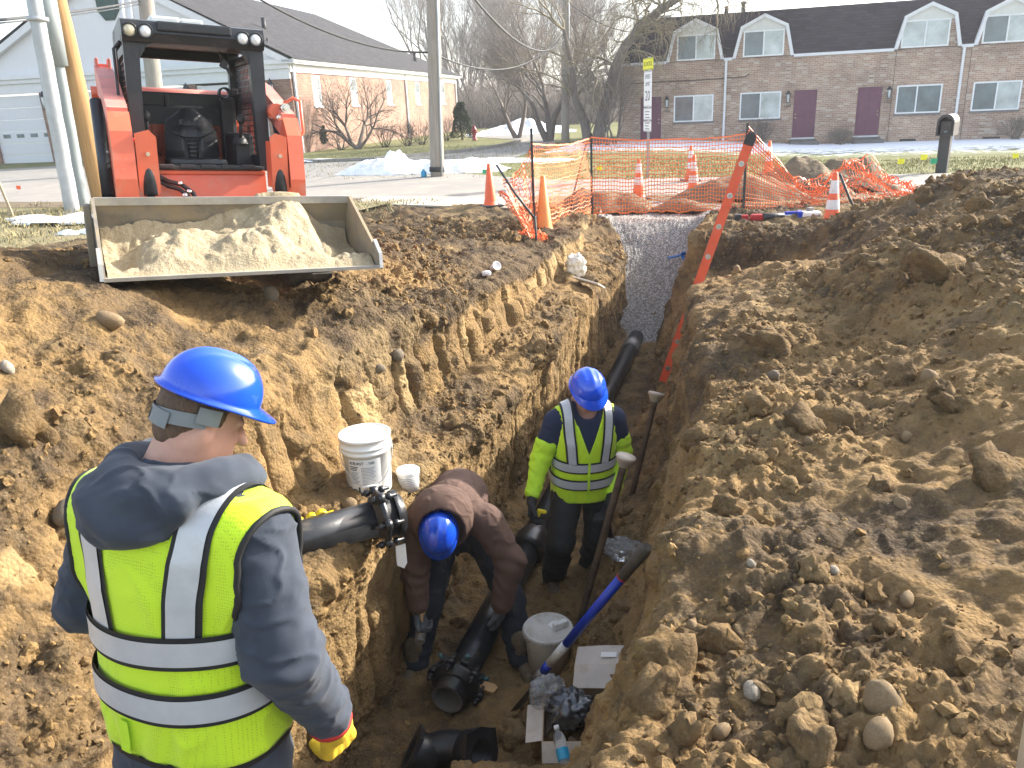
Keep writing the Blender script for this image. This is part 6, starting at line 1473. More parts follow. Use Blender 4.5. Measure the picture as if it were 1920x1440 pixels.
part("blade", "clamp_grey", SH, lambda b: b.add([(x * (1 - .25 * (k / 5) ** 3), -.035 * (1 - (x / .1) ** 2) * 1., 1.27 + .3 * k / 5) for k in range(6) for x in (-.1, -.05, 0, .05, .1)], [(k * 5 + i, k * 5 + i + 1, k * 5 + i + 6, k * 5 + i + 5) for k in range(5) for i in range(4)], True))
# digging bars with round striking heads
for A_, Z_b, lb in ((Vector((.72, 4.75, -.53)), Vector((.36, 4.68, -1.86)), "rusty digging bar with round flat head, the near one in front of the worker's hand"), (Vector((1.17, 6.1, -.60)), Vector((.86, 5.85, -1.72)), "rusty digging bar with round flat head leaning on the right trench wall, the far one")):
    d = (Z_b - A_).normalized(); L_ = (Z_b - A_).length; DB = empty("digging_bar", lb, "digging bar"); DB.matrix_world = basis(A_, *frame_z(d)[:2], d)
    part("shaft", "iron_rust", DB, lambda b: b.tube([(0, 0, .02), (0, 0, .1), (0, 0, L_ - .25), (0, 0, L_)], [.03, .026, .025, .016], 12)); part("striking_head", "iron_top", DB, lambda b: b.lathe([(0, -.010), (.064, -.008), (.070, .004), (.062, .018), (.034, .07)], n=24))
# cardboard boxes
def carton(o, d, rz, label, tiltx=0., tilty=0.):
    t = empty("cardboard_box", label, "box", o, (tiltx, tilty, rz)); w, l, h = d
    part("box_side", "cardboard", t, lambda b: (b.box2((-w / 2, -l / 2, 0), (w / 2, -l / 2 + .006, h)), b.box2((-w / 2, l / 2 - .006, 0), (w / 2, l / 2, h)), b.box2((-w / 2, -l / 2 + .006, 0), (-w / 2 + .006, l / 2 - .006, h)), b.box2((w / 2 - .006, -l / 2 + .006, 0), (w / 2, l / 2 - .006, h)), b.box2((-w / 2 + .006, -l / 2 + .006, 0), (w / 2 - .006, l / 2 - .006, .006))))
    return t
zc = gz(.42, 3.83); BX = carton((.47, 3.82, max(zc, -1.52) - .03), (.31, .26, .12), R(-12), "pale cardboard box with closed top flap and blue print, lying by the right bank", R(14), R(-6))
FL = part("flap", "cardboard_pale", BX, lambda b: b.add([(-.165, -.15, .128), (.17, -.145, .135), (.175, .0, .150), (.17, .14, .133), (-.16, .135, .125), (-.165, 0, .14), (0, -.148, .126), (0, 0, .146), (0, .138, .136)], [(0, 6, 7, 5), (6, 1, 2, 7), (5, 7, 8, 4), (7, 2, 3, 8)]))
part("shipping_label", "paper_white", FL, lambda b: b.box((.03, .06, .1515), (.09, .035, .001))); part("blue_print", "tape_blue", FL, lambda b: [b.box((.1, -.10 + .012 * k, .150), (.07, .004, .001)) for k in range(3)])
zc = gz(.25, 3.5); BX2 = carton((.24, 3.48, max(zc, -1.6) - .02), (.30, .26, .12), R(-6), "open cardboard box with plastic bags spilling out, nearer of the two boxes", R(10), R(-3))
part("flap", "cardboard_pale", BX2, lambda b: (b.add([(-.15, -.13, .12), (.15, -.13, .12), (.16, -.21, .06), (-.15, -.21, .06)], [(0, 1, 2, 3)]), b.add([(-.15, -.12, .12), (-.15, .12, .12), (-.24, .12, .10), (-.24, -.11, .09)], [(0, 1, 2, 3)])))
part("flap", "cardboard_pale", BX2, lambda b: b.add([(-.05, -.24, .03), (.14, -.25, .03), (.13, -.38, -.03), (-.04, -.37, -.03)], [(0, 1, 2, 3)]))
bmi = bmesh.new(); bmesh.ops.create_icosphere(bmi, subdivisions=4, radius=1)
ICO4_V = np.array([v.co[:] for v in bmi.verts]); ICO4_F = np.array([[v.index for v in f.verts] for f in bmi.faces]); bmi.free()
def crumple(name, loc, r, m_, seed, label, cat, sc=(1, 1, .6), rot=(0, 0, 0)):
    V = ICO4_V.copy(); V = V / np.abs(V).max(1)[:, None] ** .3
    n = np.abs(fbm(V * 1.8 + seed, 2, seed)) * 1.1 + .35 * np.abs(fbm(V * 4.5, 2, seed + 4)) + .15 * np.abs(fbm(V * 9, 2, seed + 8))
    V = V * (1.15 - .75 * n[:, None]) * r * np.array(sc)
    return tag(link(name, npmesh(name, V, ICO4_F, [MATS[m_]], True), None, loc, rot), label, cat)
crumple("plastic_bag", (.24, 3.50, BX2.location.z + .16), .13, "black_film", 3, "dark shiny plastic bag stuffed in the nearer open box", "bag", (1, .9, .7))
crumple("plastic_bag", (.12, 3.60, BX2.location.z + .19), .12, "clear_film", 5, "clear crinkled plastic bag at the left of the nearer open box", "bag", (.9, .7, .8))
p_, n_ = pix_ground(1172, 1035); crumple("plastic_bag", Vector(p_) + Vector((0, 0, .05)), .15, "clear_film", 9, "grey clear plastic bag lying on the ledge behind the shovel grip", "bag", (1.1, .7, .5), (0, .3, 0))
zc = gz(.17, 3.2); WB = empty("water_bottle", "clear plastic water bottle with blue label lying near the boxes at the bottom edge", "bottle", (.17, 3.2, max(zc, -1.5) + .06), (R(-60), 0, R(12)))
part("bottle_body", "bottle_clear", WB, lambda b: b.lathe([(0, -.08), (.028, -.08), (.032, -.07), (.030, -.03), (.032, -.01), (.030, .02), (.032, .05), (.025, .08), (.012, .10), (.012, .115), (0, .115)], n=20)); part("bottle_label", "flag_blue", WB, lambda b: b.lathe([(.0327, -.045), (.0327, .01)], n=20)); part("cap", "paper_white", WB, lambda b: b.cyl((0, 0, .105), (0, 0, .125), .014, n=12))
WC = empty("wood_chip", "small tan splinter of wood beside the near pipe's collar", "wood", (-.24, 4.18, -1.84), (R(8), R(10), R(-20))); part("splinter", "hickory", WC, lambda b: b.prism([(-.05, -.035), (.045, -.03), (.06, .02), (.03, .035), (-.045, .03)], 0, .02, 'z'))
LV = empty("torpedo_level", "yellow level tool with round vials lying behind the bank pipe", "level", tuple(atY(585, 972, 3.86)), (0, R(-8), R(20)))
part("level_body", "level_yellow", LV, lambda b: (b.box((0, 0, -.02), (.24, .025, .05), bev=.006)))
for x in (-.07, .0, .055): part("vial", "level_yellow", LV, lambda b: b.lathe([(.022, -.02), (.03, -.018), (.03, .018), (.022, .02), (.022, -.02)], (x, 0, .0), (0, 1, 0), 20))
# things on the banks
crumple("white_bag", tuple(pix_ground(1088, 505)[0] + np.array([0, 0, .07])), .17, "bag_white", 21, "dirty white plastic bag caught on the ledge near the fence", "bag", (.75, .6, .9))
p_, n_ = pix_ground(1098, 528); WP = empty("white_sheet", "folded off-white sheet sticking out under the white bag on the ledge", "sheet", tuple(Vector(p_) + Vector((.02, -.02, .05))), (R(-25), R(10), R(-35))); part("sheet_panel", "bag_white", WP, lambda b: b.box((0, 0, 0), (.34, .22, .02), bev=.006))
p_, n_ = pix_ground(926, 500); CU = empty("paper_cup", "crushed white paper cup with red stripe on the left bank", "cup", tuple(Vector(p_) + Vector((0, 0, .04))), (R(60), R(20), R(20)))
part("cup_wall", "paper_white", CU, lambda b: b.lathe([(0, -.05), (.03, -.05), (.045, .05), (.047, .052), (.043, .05), (.0, .03)], n=18)); part("stripe", "tool_red", CU, lambda b: b.lathe([(.0305, -.045), (.036, -.01)], n=18))
p_, n_ = pix_ground(912, 508); crumple("litter_scrap", tuple(Vector(p_) + Vector((0, 0, .02))), .05, "paper_white", 31, "white paper scrap beside the crushed cup", "litter", (1, .8, .5))
p_, n_ = pix_ground(1272, 485); BR = empty("dust_brush", "blue plastic dustpan and brush lying on the gravel slope", "brush", tuple(Vector(p_) + Vector((0, 0, .05))), (R(35), 0, R(20)))
part("pan", "brush_blue", BR, lambda b: (b.box((.07, 0, 0), (.16, .14, .02), bev=.006), b.box((.07, .06, .03), (.16, .02, .06), bev=.005))); part("handle", "brush_blue", BR, lambda b: b.box((-.13, .03, .02), (.24, .03, .02), Matrix.Rotation(.1, 3, 'Z'), .008))
SW = empty("reciprocating_saw", "red and black power saw lying on the bank behind the ladder", "power tool", (3.5, 10.95, .06), (0, 0, R(-6)))
part("saw_body", "tool_red", SW, lambda b: (b.box((-.08, 0, .03), (.16, .09, .09), bev=.025), b.box((-.24, 0, .02), (.10, .07, .1), bev=.02))); part("motor", "tool_black", SW, lambda b: b.tube([(0, 0, .03), (.1, 0, .035), (.28, 0, .04)], [.05, .045, .04], 12)); part("battery", "tool_black", SW, lambda b: b.box((-.33, 0, .02), (.09, .08, .12), bev=.02)); part("saw_blade", "clamp_grey", SW, lambda b: b.box((.36, 0, .03), (.16, .02, .03)))
SB = empty("parts_bag", "white sack with blue straps lying beside the banded cone", "bag", (4.02, 10.95, .06), (0, 0, R(-8)))
part("sack", "paper_white", SB, lambda b: (b.box((.1, 0, .03), (.3, .16, .11), bev=.03), b.box((-.14, .02, .01), (.2, .13, .07), bev=.025))); part("strap", "tape_blue", SB, lambda b: (b.box((-.02, 0, .035), (.07, .165, .115), bev=.02), b.box((-.13, .03, .06), (.16, .06, .05), bev=.015))); part("buckle", "clamp_grey", SB, lambda b: b.box((.12, .02, .11), (.09, .06, .05), Matrix.Rotation(.5, 3, 'Z'), .01))
WR = empty("wooden_post", "pale wooden stake just entering the picture at its right edge", "stake", tuple(atY(1921, 1440, 1.5) + Vector((.006, 0, -.25))), (0, R(-1.5), 0)); part("stake_shaft", "stake_wood", WR, lambda b: b.box((0, 0, .35), (.03, .02, .9), bev=.003))
# ================================================================== people
mat("skin", (.47, .255, .18), .5, var=.10, vscale=25., bump=.15, bscale=300., dist=.001); MATS["skin"].node_tree.nodes["Principled BSDF"].inputs["Subsurface Weight"].default_value = .15; MATS["skin"].node_tree.nodes["Principled BSDF"].inputs["Subsurface Radius"].default_value = (.012, .005, .003)
mat("hair_brown", (.13, .075, .042), .7, col2=(.07, .04, .024), vscale=30., stretch=(6, 6, 1), bump=.9, bscale=60., dist=.003)
mat("hat_blue", (.008, .075, .62), .2, var=.08, vscale=7., coat=.6, bump=.06, bscale=18., dirt=.2, dirtcol=(.05, .13, .50), dscale=11.)
mat("strap_grey", (.17, .185, .19), .55, var=.1); mat("strap_black", (.02, .02, .02), .5)
mat("hoodie_navy", (.033, .042, .060), .95, var=.22, vscale=11., bump=.5, bscale=420., sheen=.08, dist=.0015)
mat("tee_navy", (.012, .020, .055), .9, var=.15, bump=.3, bscale=300.)
mat("pants_navy", (.022, .028, .045), .9, var=.2, bump=.4, bscale=250., dirt=.12, dirtcol=(.2, .15, .09)); mat("pants_black", (.020, .020, .021), .8, var=.3, vscale=9., bump=.4, bscale=160., dirt=.25, dirtcol=(.09, .078, .06), dscale=8.); mat("jeans_dark", (.016, .021, .032), .9, var=.25, bump=.4, bscale=250., dirt=.16, dirtcol=(.17, .13, .085), dscale=6.)
mat("jacket_brown", (.100, .056, .041), .9, var=.16, vscale=10., bump=.5, bscale=330., dirt=.1, dirtcol=(.21, .13, .085), dscale=9.)
mat("boot_mud", (.10, .075, .05), .85, var=.3, bump=.5, bscale=50., dirt=.7, dirtcol=(.22, .165, .1), dscale=9.); mat("glove_yellow", (.76, .50, .03), .85, var=.15, vscale=25., bump=.5, bscale=200.); mat("cuff_red", (.50, .03, .025), .8); mat("glove_black", (.018, .018, .018), .75, var=.3, bump=.4, bscale=200.); mat("glove_grey", (.075, .085, .095), .8, var=.25, vscale=30., bump=.4, bscale=200., dirt=.2); mat("reflective", (.50, .515, .53), .42, metal=.15, var=.10, vscale=9., bump=.3, bscale=25., dist=.006); mat("trim_black", (.012, .012, .012), .7); mat("lime_sleeve", (.52, .80, .03), .8, var=.1, vscale=12., bump=.4, bscale=300., dirt=.1, dirtcol=(.35, .38, .08)); mat("shades", (.01, .01, .012), .1, spec=.9); mat("zip_metal", (.5, .45, .3), .4, metal=.8)
def vest_mat(name, c, hole):
    mt, nt, b = newmat(name); L = nt.links.new
    tc = _node(nt, "ShaderNodeTexCoord"); vo = _node(nt, "ShaderNodeTexVoronoi", i_Scale=165., i_Randomness=.25); mp = _node(nt, "ShaderNodeMapping"); mp.inputs["Scale"].default_value = (1, .6, .75); L(tc.outputs["Object"], mp.inputs[0]); L(mp.outputs[0], vo.inputs["Vector"])
    r_ = _node(nt, "ShaderNodeMapRange"); r_.inputs[1].default_value = .16; r_.inputs[2].default_value = .30; r_.inputs[3].default_value = .55; r_.inputs[4].default_value = 0.; L(vo.outputs["Distance"], r_.inputs[0])
    n = _node(nt, "ShaderNodeTexNoise", i_Scale=9., i_Detail=4.); L(tc.outputs["Object"], n.inputs["Vector"])
    m0 = _node(nt, "ShaderNodeMix", data_type='RGBA'); m0.inputs[6].default_value = c4(c); m0.inputs[7].default_value = c4(tuple(q * .86 for q in c)); L(n.outputs[0], m0.inputs[0])
    m1 = _node(nt, "ShaderNodeMix", data_type='RGBA'); m1.inputs[7].default_value = c4(hole); L(m0.outputs[2], m1.inputs[6]); L(r_.outputs[0], m1.inputs[0])
    L(m1.outputs[2], b.inputs["Base Color"]); b.inputs["Roughness"].default_value = .7; b.inputs["Sheen Weight"].default_value = .2
    bp = _node(nt, "ShaderNodeBump"); bp.inputs["Strength"].default_value = .5; bp.inputs["Distance"].default_value = .002; L(vo.outputs["Distance"], bp.inputs["Height"]); L(bp.outputs[0], b.inputs["Normal"])
vest_mat("vest_lime", (.60, .86, .015), (.20, .30, .01))
def vnormals(V, Q):
    n = np.cross(V[Q[:, 2]] - V[Q[:, 0]], V[Q[:, 3]] - V[Q[:, 1]]); o = np.zeros_like(V)
    for k in range(4):
        for d in range(3): o[:, d] += np.bincount(Q[:, k], n[:, d], len(V))
    return o / np.maximum(np.linalg.norm(o, axis=1), 1e-12)[:, None]
def folds(V, amp, f, seed, dirv=(1, 1, 1)):
    P = V * np.array(dirv) * f + seed
    a = fbm(P + .6 * fbm(P * .7, 2, seed)[:, None], 3, seed); return amp * ((1 - np.abs(a) * 2.2).clip(-1, 1) ** 3 * .8 + .5 * fbm(P * .5, 2, seed + 3))
def sdf_obj(name, fn, lo, hi, h, m_, par, fold=None, wave=None):
    V, Q = surfnet(fn, lo, hi, h)
    for _ in range(1):                                         # one smoothing pass
        s = np.zeros_like(V); c = np.zeros(len(V))
        for k in range(4):
            for d in range(3): s[:, d] += np.bincount(Q[:, k], V[Q[:, (k + 1) % 4]][:, d] + V[Q[:, (k + 3) % 4]][:, d], len(V))
            c += 2 * np.bincount(Q[:, k], minlength=len(V))
        V = V * .5 + .5 * s / np.maximum(c, 1)[:, None]
    if fold is not None: V = V + vnormals(V, Q) * fold(V)[:, None]
    if wave is not None: V = wave(V)
    return link(name, npmesh(name, V, Q, [MATS[m_]]), par)
def bbox(pts, pad): a = np.array(pts, float); return a.min(0) - pad, a.max(0) + pad
def hand_parts(W, d, n, t, curl=.5, sc=1., fat=1., spread=.12, thumb=.6, curls=None):
    """capsules of a hand: wrist W, towards the knuckles d, palm faces n, thumb side t"""
    W, d, n, t = (np.array(q, float) for q in (W, d, n, t)); d /= np.linalg.norm(d); n = n - d * (n @ d); n /= np.linalg.norm(n); t = t - d * (t @ d) - n * (t @ n); t /= np.linalg.norm(t)
    C_ = []; r = .0105 * sc * fat
    for k, (off, ln, mc) in enumerate(((.030, .070, .088), (.010, .078, .092), (-.010, .072, .088), (-.029, .056, .080))):
        b0 = W + t * off * .6 * sc; kn = W + d * mc * sc + t * off * sc; C_.append((b0, kn, r * 1.35, r * 1.25))
        q = kn; dd = d + t * off * spread * 10 * .3; dd /= np.linalg.norm(dd); cu = (curls[k] if curls else curl)
        for f_, rr in ((.46, 1.08), (.30, 1.), (.24, .9)):
            c_, s_ = math.cos(cu), math.sin(cu); ax_ = np.cross(dd, n); nn = n
            dn = dd * c_ + nn * s_; n2 = nn * c_ - dd * s_
            q2 = q + dn * ln * f_ * 1.18 * sc; C_.append((q, q2, r * rr, r * rr * .94)); q, dd, n = q2, dn, n2
        n = np.cross(t, d); n = n if n @ np.array([0, 0, 0.]) >= 0 else n
        n = _n0(d, t, curls_n=None, base=hand_parts.base) 
    b0 = W + d * .022 * sc + t * .022 * sc; d1 = d * .62 + t * thumb + hand_parts.base * .35; d1 /= np.linalg.norm(d1); q1 = b0 + d1 * .048 * sc; d2 = d1 + d * .5 + hand_parts.base * .2; d2 /= np.linalg.norm(d2)
    C_ += [(W + t * .012 * sc, b0, r * 1.5, r * 1.55), (b0, q1, r * 1.5, r * 1.15), (q1, q1 + d2 * .042 * sc, r * 1.15, r)]
    C_.append((W - d * .03 * sc, W + d * .02 * sc, r * 2.5, r * 2.3))
    return C_
def _n0(d, t, curls_n=None, base=None): return base
def hand(name, par, W, d, n, t, m_, o=(0, 0, 0), h=.0045, **kw):
    dv = np.array(d, float); dv /= np.linalg.norm(dv); nb = np.array(n, float); nb = nb - dv * (nb @ dv); hand_parts.base = nb / np.linalg.norm(nb)
    C_ = hand_parts(W, d, n, t, **kw)
    lo, hi = bbox([c[0] for c in C_] + [c[1] for c in C_], .035)
    def fn(P):
        r = None
        for a, b, ra, rb in C_: e = s_cone(P, a, b, ra, rb); r = e if r is None else smin(r, e, .006)
        return r
    ob = sdf_obj(name, fn, lo, hi, h, m_, par); ob.location = o
    return ob, C_
def head_sdf(c, M_):
    """c: head centre (between the ears), M_: 3x3 columns right, forward, up"""
    c = np.array(c, float); M_ = np.array(M_, float); g = lambda x, y, z: c + M_ @ np.array((x, y, z))
    def fn(P):
        d = s_ell(P, g(0, -.012, .035), (.077, .098, .092), M_); d = smin(d, s_ell(P, g(0, .028, -.035), (.060, .066, .083), M_), .03)
        d = smin(d, s_ell(P, g(0, .068, -.095), (.030, .026, .024), M_), .03)                  # chin
        d = smin(d, s_cone(P, g(0, .090, .004), g(0, .112, -.036), .010, .016), .012)           # nose
        d = smin(d, s_ell(P, g(0, .082, -.066), (.026, .014, .010), M_), .012)                  # mouth
        for s in (-1, 1):
            d = smin(d, s_ell(P, g(.035 * s, .077, .022), (.022, .012, .010), M_), .012)         # brow
            e = np.maximum(s_ell(P, g(.080 * s, -.010, -.004), (.012, .022, .034), M_), -s_ell(P, g(.090 * s, .0, -.002), (.009, .012, .020), M_)); d = smin(d, e, .008)
            d = np.maximum(d, -s_ell(P, g(.033 * s, .098, .006), (.016, .012, .008), M_))        # eye sockets
        d = smin(d, s_cone(P, g(0, -.030, -.05), g(0, -.05, -.19), .062, .066), .03)
        return d
    return fn, g
def hardhat(par, c, M_, o=(0, 0, 0), name="hard_hat", tilt=0., vis=1.0, k_=1.):
    """dome with centre ridge, rolled rim and front peak; c = rim centre, M_ columns right, forward, up"""
    M_ = np.array(M_, float); c = np.array(c, float); nu, nv = 64, 26; V = []; RX, RY, RZ = .111, .133, .118
    for j in range(nv + 1):
        ph = (math.pi / 2) * j / nv
        for i in range(nu):
            a = 2 * math.pi * i / nu; k = max(0., math.cos(ph)) ** .82; x, y, z = RX * k * math.sin(a), RY * k * math.cos(a), RZ * max(0., math.sin(ph)) ** .95
            rid = .0045 * math.exp(-(x / .016) ** 2) * math.sin(ph) ** 1. + .0025 * (math.exp(-((abs(x) - .05) / .012) ** 2)) * math.sin(ph); V.append((x, y, z + rid * 1.2))
    F_ = [(j * nu + i, j * nu + (i + 1) % nu, (j + 1) * nu + (i + 1) % nu, (j + 1) * nu + i) for j in range(nv) for i in range(nu)]
    # rim and peak
    ring = []
    for i in range(nu):
        a = 2 * math.pi * i / nu; f = max(0, math.cos(a)); ex = .012 + .046 * vis * f ** 2.2; dz = -.004 - .020 * f ** 2 * vis
        ring.append((( RX + ex * .8) * math.sin(a), (RY + ex) * math.cos(a), dz))
    b0 = len(V); V += ring; V += [(p[0] * .992, p[1] * .992, p[2] - .006) for p in ring]; V += [(RX * .95 * math.sin(2 * math.pi * i / nu), RY * .95 * math.cos(2 * math.pi * i / nu), -.004) for i in range(nu)]
    for i in range(nu):
        j = (i + 1) % nu; F_ += [(i, b0 + i, b0 + j, j), (b0 + i, b0 + nu + i, b0 + nu + j, b0 + j), (b0 + nu + i, b0 + 2 * nu + i, b0 + 2 * nu + j, b0 + nu + j)]
    V = (np.array(V) * k_ @ M_.T) + c
    ob = link(name, npmesh(name, V, np.array(F_)[:, ::-1], [MATS["hat_blue"]]), par); ob.location = o
    return ob
def rotm(yaw, pitch, roll=0.):
    """columns right, forward, up of a head: yaw clockwise from +Y, pitch down positive"""
    f = Vector((math.sin(yaw) * math.cos(pitch), math.cos(yaw) * math.cos(pitch), -math.sin(pitch))); r = Vector((math.cos(yaw), -math.sin(yaw), 0)); u = r.cross(f)
    if roll: r, u = r * math.cos(roll) + u * math.sin(roll), u * math.cos(roll) - r * math.sin(roll)
    return np.array((r, f, u)).T
def loft_sdf(tab):
    H = np.array([q[0] for q in tab]); A = np.array([q[1] for q in tab]); Bd = np.array([q[2] for q in tab]); Cy = np.array([q[3] for q in tab])
    def fn(P):
        z = P[:, 2]; a = np.interp(z, H, A); b = np.interp(z, H, Bd); cy = np.interp(z, H, Cy)
        k = (np.abs(P[:, 0] / a) ** 2.4 + np.abs((P[:, 1] - cy) / b) ** 2.4) ** (1 / 2.4)
        d = (k - 1) * np.minimum(a, b)
        return np.maximum(d, np.maximum(H[0] - z, z - H[-1]))
    return fn
def belt(fn, zf, wd, off, n=120, a0=0., a1=2 * math.pi, m=5, axis=(0, 0)):
    """band around the trunk: zf(angle) centre height; points marched inward onto the level off"""
    P, D = [], []
    for i in range(n + 1):
        a = a0 + (a1 - a0) * i / n; z = zf(a)
        for j in range(m): P.append((axis[0] + .5 * math.sin(a), axis[1] + .5 * math.cos(a), z - wd / 2 + wd * j / (m - 1))); D.append((-math.sin(a), -math.cos(a), 0))
    return project(fn, P, D, off), n + 1, m
def path_band(fn, pts, side, wd, off, cen, m=5):
    """band along a path lying outside the trunk, marched towards cen(point)"""
    P, D = [], []
    for p, s in zip(pts, side):
        for j in range(m):
            q = np.array(p) + np.array(s) * (-wd / 2 + wd * j / (m - 1)); d = np.array(cen(p)) - np.array(p); P.append(q); D.append(d)
    return project(fn, P, D, off), len(pts), m
def sheet_obj(name, Pn, m_, par):
    P, nu, nv = Pn; P, q = strip_mesh(P, nu, nv); ob = link(name, npmesh(name, P, q, [MATS[m_]]), par)
    return ob
def lerp_path(pts, n):
    pts = np.array(pts, float); t = np.linspace(0, len(pts) - 1, n); i = np.minimum(t.astype(int), len(pts) - 2); f = (t - i)[:, None]
    p0 = pts[np.maximum(i - 1, 0)]; p1 = pts[i]; p2 = pts[i + 1]; p3 = pts[np.minimum(i + 2, len(pts) - 1)]
    return .5 * ((2 * p1) + (-p0 + p2) * f + (2 * p0 - 5 * p1 + 4 * p2 - p3) * f ** 2 + (-p0 + 3 * p1 - 3 * p2 + p3) * f ** 3)

# ------------------------------------------------------------------ worker with his back to us
def man_one():
    T = empty("person", "worker seen from behind in navy hoodie, lime vest, blue hard hat and yellow glove", "person", (-.985, 1.83, -.665), (R(-5), R(2.5), R(-21)))
    T.scale = (1.06, 1.04, 1.03)
    tab = [(.55, .20, .15, .0), (.70, .232, .172, .0), (.85, .232, .175, .0), (1.0, .225, .168, -.005), (1.15, .228, .16, -.015), (1.26, .222, .145, -.02), (1.34, .185, .122, -.02), (1.40, .115, .095, -.01), (1.46, .07, .07, .0)]
    lf = loft_sdf(tab)
    SR, ER, WR_ = (.215, -.015, 1.285), (.315, -.055, 1.0), (.325, .11, .71)
    SLf, EL, WL = (-.215, -.015, 1.285), (-.30, -.045, 1.0), (-.24, .17, .86)
    def trunk(P): return smin(lf(P), smin(s_cone(P, (-.14, -.015, 1.31), (-.215, -.015, 1.28), .085, .08), s_cone(P, (.14, -.015, 1.31), (.215, -.015, 1.28), .085, .08), .03), .06)
    def armr(P): return chain(P, [SR, ER, WR_], [.098, .090, .062], .04)
    def arml(P): return chain(P, [SLf, EL, WL], [.092, .083, .058], .04)
    HM = rotm(R(37), R(21), R(-2)); hc = np.array((.03, .06, 1.535)); hf, g = head_sdf(hc, HM)
    def body(P):
        d = smin(hf(P), s_cone(P, (.0, .0, 1.36), (.02, .02, 1.48), .075, .068), .04); d = smin(d, trunk(P) + .03, .03)
        for A_, r_ in (([SR, ER, WR_], [.06, .052, .035]), ([SLf, EL, WL], [.06, .052, .035]), ([(.1, 0, .78), (.11, .02, .42), (.11, -.01, .06)], [.09, .065, .045]), ([(-.1, 0, .78), (-.11, .02, .42), (-.11, -.01, .06)], [.09, .065, .045])): d = smin(d, chain(P, A_, r_, .02), .03)
        return d
    sdf_obj("body", body, (-.42, -.25, 0), (.46, .32, 1.72), .0085, "skin", T)
    # trousers and boots
    def legs(P):
        d = smin(s_ell(P, (0, 0, .78), (.205, .15, .15)), smin(chain(P, [(.10, 0, .78), (.115, .025, .44), (.115, -.01, .10)], [.115, .088, .078], .04), chain(P, [(-.10, 0, .78), (-.115, .025, .44), (-.115, -.01, .10)], [.115, .088, .078], .04), .03), .05); return d
    sdf_obj("trousers", legs, (-.3, -.22, .0), (.3, .25, .95), .014, "pants_navy", T, lambda V: folds(V, .008, 9, 3))
    for sx in (-1, 1): sdf_obj("boot", lambda P: smin(s_cone(P, (.115 * sx, -.02, .06), (.13 * sx, .16, .045), .055, .045), s_cone(P, (.115 * sx, -.01, .05), (.115 * sx, -.01, .2), .055, .06), .03), (.115 * sx - .12, -.14, -.03), (.115 * sx + .12, .26, .28), .012, "boot_mud", T)
    # hoodie: trunk, sleeves with cuff gathers
    def hood(P):
        d = smin(trunk(P) - .0, smin(armr(P), arml(P), .01), .045)
        d = smin(d, lf_h(P), .02); return d
    lf_h = loft_sdf([(.50, .235, .178, 0), (.56, .245, .188, 0), (.62, .238, .182, 0), (.72, .232, .175, 0)])
    def hfold(V):
        w = folds(V, .006, 7, 11, (1, 1, 1.7)); s = np.abs(V[:, 0]); arm = sstep(.235, .27, s)
        el = np.exp(-((V[:, 2] - 1.0) / .11) ** 2) + np.exp(-((V[:, 2] - .80) / .08) ** 2)
        return w * (.6 + .9 * arm) + arm * el * .0055 * np.sin(V[:, 2] * 80 + V[:, 1] * 40 + 6 * vnoise(V * 8, 5)) * (.4 + vnoise(V * 5, 6))
    sdf_obj("hoodie", hood, (-.45, -.28, .46), (.46, .33, 1.47), .0075, "hoodie_navy", T, hfold)
    # hood lying on the back and collar round the neck
    def hd(P):
        a = chain(P, lerp_path([(.13, .085, 1.395), (.145, .0, 1.425), (.10, -.085, 1.42), (0, -.115, 1.405), (-.10, -.085, 1.42), (-.145, .0, 1.425), (-.13, .085, 1.395)], 16).tolist(), [.044] * 16, .02)
        b = s_ell(P, (-.015, -.145, 1.385), (.162, .055, .08), rotm(0, R(12)).tolist())
        c = s_ell(P, (-.04, -.178, 1.335), (.10, .042, .062), rotm(0, R(8)).tolist())
        d = smin(smin(a, b, .05), c, .06)
        return np.maximum(d, -s_cone(P, (.01, .02, 1.36), (.03, .05, 1.56), .075, .09))
    sdf_obj("hood", hd, (-.26, -.29, 1.16), (.25, .18, 1.52), .0062, "hoodie_navy", T, lambda V: folds(V, .009, 6.5, 31, (1, 1, 1.5)) + .004 * np.sin(V[:, 2] * 70 + 5 * V[:, 0] * 3 + 4 * vnoise(V * 7, 8)))
    # vest over it
    CUT = {1: ((.315, -.03, 1.255), (.36, -.07, .98)), -1: ((-.315, -.03, 1.255), (-.36, -.07, .98))}
    def cutter(P, k): return s_cone(P, CUT[k][0], CUT[k][1], .112, .125)
    def out_(P): return np.maximum(smin(trunk(P), smin(armr(P), arml(P), .01), .045), trunk(P) - .04) - .013
    def vest(P):
        d = out_(P)
        d = np.maximum(d, -cutter(P, 1)); d = np.maximum(d, -cutter(P, -1)); d = np.maximum(d, trunk(P) - .016 - .04 * sstep(1.04, 1.22, P[:, 2]))
        d = np.maximum(d, .665 + .02 * P[:, 0] - P[:, 2]); return np.maximum(d, P[:, 2] - 1.39)
    flare = lambda V: V
    vf = lambda V: folds(V, .0065, 5.5, 51, (1, 1, .8)) * (1 - .3 * sstep(1.1, 1.3, V[:, 2])) + .004 * np.sin(V[:, 0] * 60 + 4 * vnoise(V * 6, 9)) * sstep(.95, .75, V[:, 2])
    vo = sdf_obj("vest", vest, (-.3, -.26, .62), (.3, .24, 1.40), .0065, "vest_lime", T, vf)
    trk_ = lambda P: trunk(P) - .012
    zb1 = lambda a: 1.012 + .012 * math.sin(a) + .006 * math.sin(3 * a + 1); zb2 = lambda a: .855 + .014 * math.sin(a) + .006 * math.sin(3 * a + 2)
